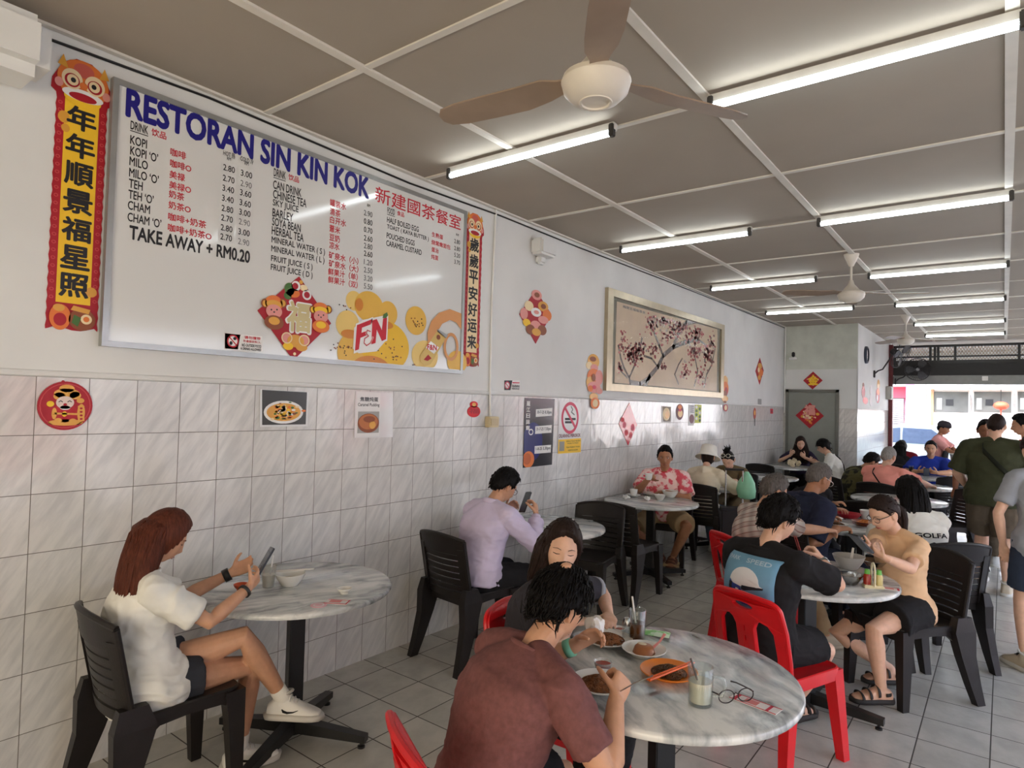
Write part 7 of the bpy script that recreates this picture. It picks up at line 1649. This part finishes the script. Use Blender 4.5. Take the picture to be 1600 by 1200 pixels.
# --- table of the auburn-haired woman
t = thing('soup_bowl', 'white bowl with white spoon and chopsticks on the stripy table by the wall', 'bowl', at(453, 914)); lathe_part('bowl', t, bowl_prof(.073, .058), CHINA); lathe_part('soup', t, [(0, .03), (.052, .03), (.052, .026), (0, .026)], M('clear_soup', (186, 170, 140), .15))
p0 = np.array(at(453, 914)); u_ = np.array([.793, .609, 0])
sticks('chopsticks', 'pair of white chopsticks resting across the white bowl by the wall', p0+u_*-.075+[0, 0, .064], p0+u_*.10+[.0, .02, .078], .012, STRAW, .0032)
t = thing('drink_cup', 'clear plastic cup of pale drink with white straw beside the white bowl', 'cup', at(419, 917)); lathe_part('cup', t, [(0, 0), (.026, 0), (.036, .10), (.0375, .102), (.035, .10), (.0245, .003), (0, .003)], PLAS); lathe_part('drink', t, [(0, .004), (.0235, .004), (.030, .06), (0, .06)], MILK); b = MB(); b.tube([(.0, .0, .01), (.012, .014, .15)], .0035, STRAW, 8); b.build('straw', t, smooth=40)
t = thing('sauce_dish', 'small white sauce dish near the far edge of the stripy table', 'dish', at(538, 927)); lathe_part('dish', t, bowl_prof(.034, .024, .003), CHINA)
t = thing('sauce_dish', 'small orange dish beside the hands of the auburn-haired woman', 'dish', at(377, 922)); lathe_part('dish', t, bowl_prof(.036, .028, .003), M('orange_dish', (206, 84, 40), .3))
card('red and white paper packets lying near the edge of the stripy table', at(527, 941), .55, (.105, .062), [(0, -.42, 1, .14, CARDR), (-.1, .1, .5, .5, M('card_pink', (214, 130, 130), .6)), (.46, 0, .06, 1, CARDR), (0, .45, 1, .08, CARDR)], 'paper_packet', 'packet')
t = thing('coaster', 'round pink paper coaster next to the red packets by the wall', 'coaster', at(498, 946)); lathe_part('disc', t, [(0, .002), (.036, .002), (.036, 0), (0, 0)], M('coaster_pink', (222, 176, 186), .6)); lathe_part('ring', t, [(.018, .0026), (.024, .0026), (.024, .002), (.018, .002)], CARDW)
phone('phone held in both hands by the woman with auburn hair', (.585, 1.655, .915), (.86, -.3, .1), (.22, .45, .85), .07, .14)
phone('phone held up by the man in the lavender shirt', (.55, 3.70, .965), (.9, -.35, .15), (.1, .45, .9), .074, .155)
phone('phone held by the woman in the beige tee', onZ(1345, 849, .962), (.81, -.58, 0), (-.45, -.6, .66), .074, .15)
phone('phone between the hands of the man in the blue polo', (2.33, 11.33, .80), (1, .1, 0), (0, -.5, .8))
# --- nearest table
def noodle_plate(label, c, r, mat, seed, pm=CHINA, hgt=.02, fr=.66):
    t = thing('noodle_plate', label, 'plate', c); lathe_part('plate', t, plate_prof(r), pm, 40); strands(t, 'noodles', (0, 0, .008), r*fr, hgt, mat, 90, seed); return t
noodle_plate('white plate of brown noodles by the left hand of the man in maroon', at(949, 1004), .098, NOOD, 1)
noodle_plate('white plate of dark noodles under the fork hand of the man in maroon', at(938, 1074), .10, NOOD, 2)
t = noodle_plate('orange plate of noodles with orange chopsticks across it', at(1045, 1056), .098, NOOD2, 3, MELA, .02, .6)
pa, pb_ = onZ(1013, 1062, .775), onZ(1082, 1034, .785)
sticks('chopsticks', 'pair of orange chopsticks lying over the orange plate', pa, pb_, .010, M('orange_stick', (226, 96, 24), .35), .0036)
t = thing('dessert_plate', 'small white plate with a brown pudding beside the orange plate', 'plate', at(1006, 1023)); lathe_part('plate', t, plate_prof(.082, .022), CHINA, 40); lathe_part('pudding', t, [(0, .036), (.026, .036), (.034, .030), (.042, .009), (0, .009)], EGGB, 28); b = MB(); b.ell((-.01, .005, .037), (.018, .012, .003), CREAM, 12, 8); b.build('topping', t, smooth=60)
b = MB(); b.tube([(.02, .02, .02), (.04, .05, .045), (.05, .07, .07)], [[.010, .002], [.006, .002], [.009, .002]], M('pink_spoon', (230, 150, 150), .4), 8); b.build('pink_tag', t, smooth=60)
t = thing('iced_coffee_glass', 'tall glass of iced coffee with white straw on the nearest table', 'glass', at(995, 1003)); lathe_part('glass', t, [(0, 0), (.029, 0), (.031, .004), (.034, .125), (.0335, .126), (.0315, .125), (.0285, .008), (0, .008)], GLASS, 36); lathe_part('coffee', t, [(0, .0085), (.028, .0085), (.0302, .075), (0, .075)], ICE, 32); b = MB(); b.tube([(.004, .0, .012), (-.018, -.012, .175)], .0038, STRAW, 8); b.build('straw', t, smooth=40)
b = MB()
for x, y, z in ((.008, .004, .076), (-.010, .008, .077), (0, -.012, .076)): b.box((x, y, z), (.018, .016, .012), GLASS, bev=.003)
b.build('ice', t)
t = thing('shaker', 'small steel-topped glass shaker left of the iced coffee', 'shaker', at(979, 1000)); lathe_part('jar', t, [(0, 0), (.017, 0), (.018, .004), (.017, .06), (0, .06)], GLASS, 24); lathe_part('cap', t, [(.018, .058), (.018, .072), (.012, .086), (0, .09), (0, .058)], STEEL, 24)
t = thing('sauce_dish', 'tiny dish of dark sauce left of the glass shaker', 'dish', at(968, 988)); lathe_part('dish', t, bowl_prof(.026, .018, .003), CHINA); lathe_part('sauce', t, [(0, .013), (.020, .013), (.020, .010), (0, .010)], SAUCE)
t = thing('sauce_cup', 'small clear cup of red chilli sauce in front of the man in maroon', 'cup', at(942, 1048)); lathe_part('cup', t, [(0, 0), (.024, 0), (.032, .032), (.033, .033), (.030, .032), (.022, .003), (0, .003)], PLAS); lathe_part('sauce', t, [(0, .006), (.0225, .006), (.0285, .024), (0, .024)], SAUCE)
t = thing('wet_wipe_packet', 'crumpled green wipe packet behind the iced coffee', 'packet', at(1025, 991), .3); b = MB(); V = []; nx, ny = 10, 6; rg = np.random.default_rng(4)
for s_ in (0, 1):
    for i in range(nx+1):
        for j in range(ny+1): V.append((-.055+.11*i/nx, -.032+.064*j/ny, .002+(.009*math.sin(math.pi*j/ny)*math.sin(math.pi*i/nx)+.004*rg.random() if s_ else 0)))
id_ = lambda s_, i, j: s_*(nx+1)*(ny+1)+i*(ny+1)+j; F = []
for i in range(nx):
    for j in range(ny): F += [[id_(1, i, j), id_(1, i+1, j), id_(1, i+1, j+1), id_(1, i, j+1)], [id_(0, i, j), id_(0, i, j+1), id_(0, i+1, j+1), id_(0, i+1, j)]]
for i in range(nx): F += [[id_(0, i, 0), id_(0, i+1, 0), id_(1, i+1, 0), id_(1, i, 0)], [id_(0, i, ny), id_(1, i, ny), id_(1, i+1, ny), id_(0, i+1, ny)]]
for j in range(ny): F += [[id_(0, 0, j), id_(1, 0, j), id_(1, 0, j+1), id_(0, 0, j+1)], [id_(0, nx, j), id_(0, nx, j+1), id_(1, nx, j+1), id_(1, nx, j)]]
b.add(V, F, M('packet_green', (128, 196, 110), .3, rgb2=(206, 226, 200), vscale=24, sharp=(.45, .55))); b.build('wrapper', t, smooth=60)
t = thing('milk_mug', 'glass mug of cloudy white drink with a dark straw', 'glass', at(1094, 1100)); lathe_part('mug', t, [(0, 0), (.034, 0), (.036, .005), (.040, .115), (.0395, .117), (.037, .115), (.033, .010), (0, .010)], GLASS, 36); lathe_part('drink', t, [(0, .0105), (.0325, .0105), (.0355, .072), (0, .072)], MILK, 32)
b = MB(); b.tube([(.036, .012, .09), (.062, .026, .088), (.068, .028, .06), (.060, .025, .032), (.034, .012, .03)], .0055, GLASS, 10); b.build('handle', t, smooth=60); b = MB(); b.tube([(.008, .002, .02), (-.030, -.008, .135)], .0035, STRD, 8); b.build('straw', t, smooth=40)
t = thing('eyeglasses', 'dark-framed eyeglasses lying on the nearest table', 'glasses', at(1150, 1098), .9); b = MB()
for q in (-1, 1): b.tube([(.034*q+.027*math.cos(a), -.0, .022+.020*math.sin(a)) for a in np.linspace(0, 6.283, 25)], .0019, GLF, 6, cap=False)
b.tube([(-.008, 0, .026), (0, .003, .03), (.008, 0, .026)], .0019, GLF, 6); b.build('frame', t, smooth=60)
for q in (-1, 1):
    b = MB(); b.tube([(.061*q, 0, .030), (.064*q, .03, .026), (.068*q, .10, .014), (.070*q, .135, .004)], [.0022, .0024, .0026, .003], GLF, 6); b.build('temple', t, smooth=60)
card('pink and white paper tissue packets at the right edge of the nearest table', at(1180, 1100), -.15, (.15, .05), [(-.08, 0, .28, .6, M('card_pink', ())), (.30, 0, .06, 1, CARDR), (0, -.46, 1, .08, CARDR), (0, .46, 1, .08, CARDR), (-.4, 0, .08, 1, CARDR)], 'paper_packet', 'packet')
t = thing('fork', 'steel fork in the right hand of the man in maroon', 'fork', tuple(onZ(990, 1068, .87))); b = MB(); b.tube([(.05, .02, .03), (0, 0, 0), (-.06, .02, -.05), (-.09, .03, -.075)], [[.004, .0015], [.003, .002], [.003, .002], [.010, .0015]], STEEL, 8); b.build('handle', t, smooth=60)
def crumple(name, label, c, r, mat=None, cat='tissue', seed=0, flat=.6):
    b = MB(); b.ell((0, 0, 0), (r, r, r*flat), mat or PAPER, 18, 12); V = b.v[0]; V += np.array([[mnoise.noise(Vector(v/r*1.6)+Vector((seed, k*9, 0))) for k in range(3)] for v in V])*r*.55
    V[:, 2] -= V[:, 2].min(); o_ = b.build(name, smooth=25); o_.location = c; return finish(o_, label, cat)
crumple('tissue', 'white tissue crumpled in the raised left hand of the man in maroon', tuple(onZ(930, 997, .86)), .032, seed=3, flat=1.0)
# --- table of the beige tee
t = thing('soup_bowl', 'large translucent bowl with white spoon before the woman in beige', 'bowl', at(1326, 888)); lathe_part('bowl', t, bowl_prof(.088, .075, .004), M('grey_melamine', (176, 174, 168), .3)); b = MB(); b.tube([(.01, 0, .03), (.02, .02, .12)], [[.009, .003], [.006, .002]], STRAW, 8); b.build('spoon', t, smooth=60)
t = thing('steel_bowl', 'small shiny steel bowl at the near side of the beige woman\'s table', 'bowl', at(1327, 912)); lathe_part('bowl', t, bowl_prof(.068, .052, .003), STEEL)
t = thing('steel_plate', 'steel dish behind the condiment caddy', 'dish', at(1366, 884)); lathe_part('dish', t, plate_prof(.075, .03), STEEL)
t = thing('condiment_caddy', 'cream condiment caddy with arched handle and a green-capped bottle', 'caddy', at(1364, 918), .4); b = MB(); b.box((0, 0, .008), (.10, .065, .016), M('cream_plastic', (224, 214, 180), .4), bev=.006); b.tube([(0, -.03, .012), (0, -.032, .09), (0, -.02, .118), (0, 0, .125), (0, .02, .118), (0, .032, .09), (0, .03, .012)], [[.005, .008]]*7, M('cream_plastic', ()), 8); b.build('rack', t, smooth=50)
for x, y, m_, c_ in ((-.028, .0, SAUCE, M('cap_green', (96, 170, 70), .4)), (.028, .0, M('oil', (196, 180, 120), .2), M('cap_green', ()))):
    lathe_part('bottle', t, [(0, .016), (.018, .016), (.019, .06), (.013, .072), (0, .072)], m_, 20, T=TM(None, (x, y, 0))); lathe_part('cap', t, [(0, .095), (.012, .093), (.014, .07), (0, .07)], c_, 20, T=TM(None, (x, y, 0)))
card('white and pink paper packets at the edge of the beige woman\'s table', at(1388, 920), .2, (.10, .05), [(0, 0, .5, .5, M('card_pink', ())), (0, .45, 1, .1, CARDR), (.45, 0, .1, 1, CARDR)], 'paper_packet', 'packet')
sticks('chopsticks', 'pair of red chopsticks near the mouth of the man in the helmet print tee', onZ(1250, 862, .95), onZ(1243, 838, 1.06), .008, M('red_stick', (150, 40, 40), .4), .003)
# --- table of the navy polo
t = thing('red_tray', 'red oval serving dish in the middle of the crowded table', 'dish', at(1326, 809)); lathe_part('dish', t, bowl_prof(.105, .04, .004, .6), M('red_melamine', (170, 30, 44), .3)); 
t = thing('sauce_plate', 'brown plate of orange food beside the navy polo table edge', 'plate', at(1353, 821)); lathe_part('plate', t, plate_prof(.105, .03), M('brown_glaze', (130, 60, 40), .3)); strands(t, 'food', (0, 0, .01), .075, .028, M('orange_food', (222, 150, 70), .5, rgb2=(200, 110, 50), vscale=40), 40, 5, .005)
t = thing('noodle_cup', 'white cup standing behind the brown plate of orange food', 'cup', at(1354, 811)); lathe_part('cup', t, bowl_prof(.055, .075, .004, .6), CHINA)
t = thing('white_plate', 'white plate at the left of the crowded table', 'plate', at(1300, 812)); lathe_part('plate', t, plate_prof(.085), CHINA); strands(t, 'food', (0, 0, .008), .05, .02, NOOD, 30, 8, .004)
t = thing('side_plate', 'small white plate of brown scraps near the arm of the navy polo', 'plate', at(1309, 822)); lathe_part('plate', t, plate_prof(.08), CHINA); strands(t, 'food', (0, 0, .008), .05, .018, NOOD2, 30, 9, .004)
t = thing('bread_plate', 'white plate with toast behind the red dish', 'plate', at(1316, 803)); lathe_part('plate', t, plate_prof(.075), CHINA); b = MB(); b.box((0, 0, .024), (.08, .07, .02), M('toast', (214, 178, 130), .7), bev=.006, rz=.4); b.build('toast', t)
# --- table of the floral shirt
def cup(label, c, r=.042, h=.062, saucer=True, rz=0):
    t = thing('coffee_cup', label, 'cup', c, rz); z0 = .008 if saucer else 0
    lathe_part('cup', t, [(0, z0), (r*.6, z0), (r*.85, z0+h*.35), (r, z0+h), (r-.003, z0+h), (r*.8, z0+h*.35), (r*.5, z0+.006), (0, z0+.006)], CHINA, 28); b = MB(); b.tube([(r*.85, 0, z0+h*.85), (r*1.5, 0, z0+h*.78), (r*1.5, 0, z0+h*.4), (r*.8, 0, z0+h*.3)], .005, CHINA, 8); b.build('handle', t, smooth=60)
    if saucer: lathe_part('saucer', t, plate_prof(.072, .012), CHINA)
    return t
cup('white coffee cup on a saucer at the left of the floral shirt man\'s table', at(990, 775), rz=2.6)
cp_ = cup('white cup raised in the hand of the man in the floral shirt', (.388, 6.035, .925), .040, .065, False, 3.6)
t = thing('plate', 'white plate with spoon in front of the man in the floral shirt', 'plate', at(1017, 773)); lathe_part('plate', t, plate_prof(.09), CHINA); b = MB(); b.tube([(-.08, 0, .03), (0, .0, .022), (.06, .0, .016)], [[.012, .003], [.004, .002], [.004, .002]], CHINA, 8); b.build('spoon', t, smooth=60)
t = thing('small_bowl', 'small white bowl left of the larger bowl on the floral shirt man\'s table', 'bowl', at(1031, 781)); lathe_part('bowl', t, bowl_prof(.056, .05), CHINA)
t = thing('large_bowl', 'large white noodle bowl on the floral shirt man\'s table', 'bowl', at(1047, 777)); lathe_part('bowl', t, bowl_prof(.083, .068), CHINA)
crumple('tissue', 'white tissue left of the saucer on the floral shirt man\'s table', at(978, 780), .034, seed=5); crumple('tissue', 'white tissue right of the saucer on the floral shirt man\'s table', at(1011, 782), .030, seed=7)
b = MB(); b.box((0, 0, .0), (.30, .16, .022), M('wood_board', (176, 152, 112), .6, stretch=(1, 12, 1)), bev=.004); o_ = b.build('foot_board'); o_.location = (.51, 6.17, .081); o_.rotation_euler[2] = .35; finish(o_, 'pale wooden board under the feet of the man in the floral shirt', 'board')
# --- farther tables
t = thing('food_tray', 'orange paper of food in front of the woman with the dark bun', 'food', at(1140, 755)); b = MB(); b.box((0, 0, .006), (.26, .2, .012), M('orange_paper', (232, 120, 60), .6), bev=.004); b.build('paper', t); strands(t, 'food', (0, 0, .012), .09, .035, M('orange_food', ()), 40, 12, .006)
t = thing('plate', 'pale green plate right of the orange food', 'plate', at(1152, 759)); lathe_part('plate', t, bowl_prof(.08, .035), M('green_plate', (206, 214, 196), .3)); 
t = thing('plate', 'white plate with a greenish rim nearest the camera on the orange food table', 'plate', at(1140, 762)); lathe_part('plate', t, plate_prof(.075), M('green_plate', ()))
for k, (u, v) in enumerate(((1234, 727), (1241, 725), (1247, 728), (1238, 730))): crumple('paper_cup_pile', ['crumpled cream paper wrap, leftmost on the table by the door', 'crumpled cream paper wrap at the back of the table by the door', 'crumpled cream paper wrap, rightmost on the table by the door', 'crumpled cream paper wrap nearest the camera on the table by the door'][k], at(u, v), .042, M('cream_wrap', (224, 208, 176), .7), 'wrapper', k, 1.0)
t = thing('dark_drink', 'glass of black drink on the table beside the man in the blue polo', 'glass', at(1424, 741)); lathe_part('glass', t, [(0, 0), (.03, 0), (.036, .13), (.034, .13), (.028, .006), (0, .006)], GLASS, 20); lathe_part('drink', t, [(0, .007), (.027, .007), (.032, .11), (0, .11)], M('cola', (44, 26, 22), .2), 20)
# luggage beside the orange food table
t = thing('suitcase', 'dark suitcase with a raised metal handle standing in the aisle by the wall tables', 'suitcase', (.93, 7.05, 0), .5)
b = MB(); b.box((0, 0, .33), (.36, .22, .54), M('suitcase_shell', (44, 40, 44), .45), bev=.03); b.build('shell', t)
b = MB()
for q in (-1, 1): b.tube([(.09*q, .08, .58), (.09*q, .08, 1.0)], .009, STEEL, 8)
b.tube([(-.10, .08, 1.0), (.10, .08, 1.0)], .014, BLACK, 8); b.build('handle', t, smooth=50)
for q in (-1, 1):
    for p in (-1, 1): b = MB(); b.lathe([(0, -.012), (.026, -.012), (.026, .012), (0, .012)], BLACK, 16, T=TM(roty(math.pi/2), (.13*q, .07*p, .026))); b.build('wheel', t, smooth=40)
b = MB(); n_ = 14; V = []; F = []
rings = [(.0, .70, .05, .04), (0, .72, .09, .055), (0, .80, .105, .06), (0, .88, .09, .05), (0, .95, .05, .03), (0, 1.0, .02, .012)]
for x, z, rx, ry in rings: V += [(x+rx*math.cos(a)*(1+.08*math.sin(5*a+z*20)), ry*math.sin(a), z) for a in np.linspace(0, 6.283, 24, endpoint=False)]
for i in range(len(rings)-1): F += [[i*24+j, i*24+(j+1) % 24, (i+1)*24+(j+1) % 24, (i+1)*24+j] for j in range(24)]
F.append(list(range(24))[::-1]); F.append([(len(rings)-1)*24+j for j in range(24)]); b.add(V, F, M('green_plastic', (150, 214, 178), .35)); o_ = b.build('plastic_bag', smooth=60); o_.location = (1.0, 7.20, -.02); finish(o_, 'pale green plastic bag hanging from the suitcase handle', 'bag')
t = thing('shoulder_bag', 'tan and white patterned bag resting beside the woman with the dark bun', 'bag', (.86, 7.72, 0)); b = MB(); b.box((0, 0, .24), (.26, .16, .32), M('bag_tan', (150, 112, 84), .7, rgb2=(222, 214, 204), vscale=9, sharp=(.48, .55)), bev=.04); b.build('body', t); b = MB(); b.tube([(-.09, 0, .38), (-.05, 0, .52), (.05, 0, .52), (.09, 0, .38)], .010, BRWN, 8); b.build('strap', t, smooth=50)
t = thing('service_table', 'small white-topped stand beneath the pale bin near the street', 'table', (2.76, 12.62, 0)); b = MB(); b.box((0, 0, .55), (.44, .40, .03), CHINA, bev=.006); b.build('top', t)
for q in (-1, 1):
    for p in (-1, 1): b = MB(); b.box((.19*q, .17*p, .268), (.03, .03, .535), STEEL); b.build('leg', t)
t = thing('bin', 'pale grey plastic bin held by the woman in the dark cap', 'bin', (2.74, 12.60, .566)); lathe_part('body', t, [(0, 0), (.15, 0), (.19, .44), (.20, .45), (.20, .47), (.185, .47), (.18, .44), (.14, .01), (0, .01)], M('bin_grey', (206, 206, 200), .45), 32); b = MB(); b.ell((0, 0, .42), (.17, .17, .09), M('bin_cloth', (214, 196, 150), .8), 16, 8); b.build('cloth', t, smooth=60)
# wall fans near the street
def wall_fan(label, base, head, aim, r=.25):
    base = np.array(base); head = np.array(head); t = thing('wall_fan', label, 'fan', tuple(base)); aim = nrm(aim); sd = nrm(np.cross(aim, (0, 0, 1))); up_ = np.cross(sd, aim); R = np.stack([sd, up_, aim], 1); hl = head-base
    b = MB(); b.box((0, 0, 0), (.03, .09, .14), BLACK, bev=.008); b.tube([(0, 0, .0), (.06, 0, .06), (.14, 0, .09), hl*.6+np.array([0, 0, .04]), hl-aim*.12], .014, BLACK, 10); b.build('bracket', t, smooth=50)
    b = MB(); b.lathe([(0, -.16), (.05, -.155), (.065, -.13), (.065, -.03), (.05, 0), (0, 0)], BLACK, 24, T=TM(R, hl)); b.build('motor', t, smooth=40)
    b = MB()
    for z, rr in ((.0, r*.98), (.03, r), (.06, r*.98), (.095, r*.72), (.11, r*.35)): b.tube([(rr*math.cos(a), rr*math.sin(a), z) for a in np.linspace(0, 6.283, 41)], .003 if z != .03 else .006, BLACK, 5, T=TM(R, hl), cap=False)
    for k in range(36): a = k*math.pi/18; b.tube([(.05*math.cos(a), .05*math.sin(a), .113), (r*.6*math.cos(a), r*.6*math.sin(a), .10), (r*math.cos(a), r*math.sin(a), .03), (r*.6*math.cos(a), r*.6*math.sin(a), -.02), (.06*math.cos(a), .06*math.sin(a), -.03)], .0017, BLACK, 4, T=TM(R, hl))
    b.build('guard', t)
    for k in range(3):
        a0 = k*2.094; V = []; 
        for rr, wd in ((.04, .02), (.10, .06), (.18, .08), (r*.9, .05)):
            for s_ in (-1, 1): V.append((rr*math.cos(a0)-s_*wd*math.sin(a0), rr*math.sin(a0)+s_*wd*math.cos(a0), .04+s_*.014))
        V = V+[(x, y, z+.003) for x, y, z in V]; F = [[i*2, i*2+1, i*2+3, i*2+2] for i in range(3)]+[[8+i*2+2, 8+i*2+3, 8+i*2+1, 8+i*2] for i in range(3)]+[[i*2, i*2+2, 8+i*2+2, 8+i*2] for i in range(3)]+[[i*2+1, 8+i*2+1, 8+i*2+3, i*2+3] for i in range(3)]+[[0, 8, 9, 1], [6, 7, 15, 14]]
        b = MB(); b.add(V, F, M('fan_grey_blade', (70, 70, 72), .4), T=TM(R, hl)); b.build('blade', t)
    b = MB(); b.lathe([(0, .07), (.03, .06), (.035, .02), (0, .02)], M('fan_hub', (150, 150, 150), .35), 18, T=TM(R, hl)); b.build('hub', t, smooth=40)
    return t
wall_fan('black wall fan on a curved bracket above the short side wall, seen edge-on', (1.235, 14.2, 2.42), onY(1405, 553, 14.3), (.75, -.25, -.35), .27)
wall_fan('black wall fan facing the room under the grey shutter bar', (1.36, 16.2, 2.36), onY(1434, 577, 16.1), (.1, -1, -.2), .24)
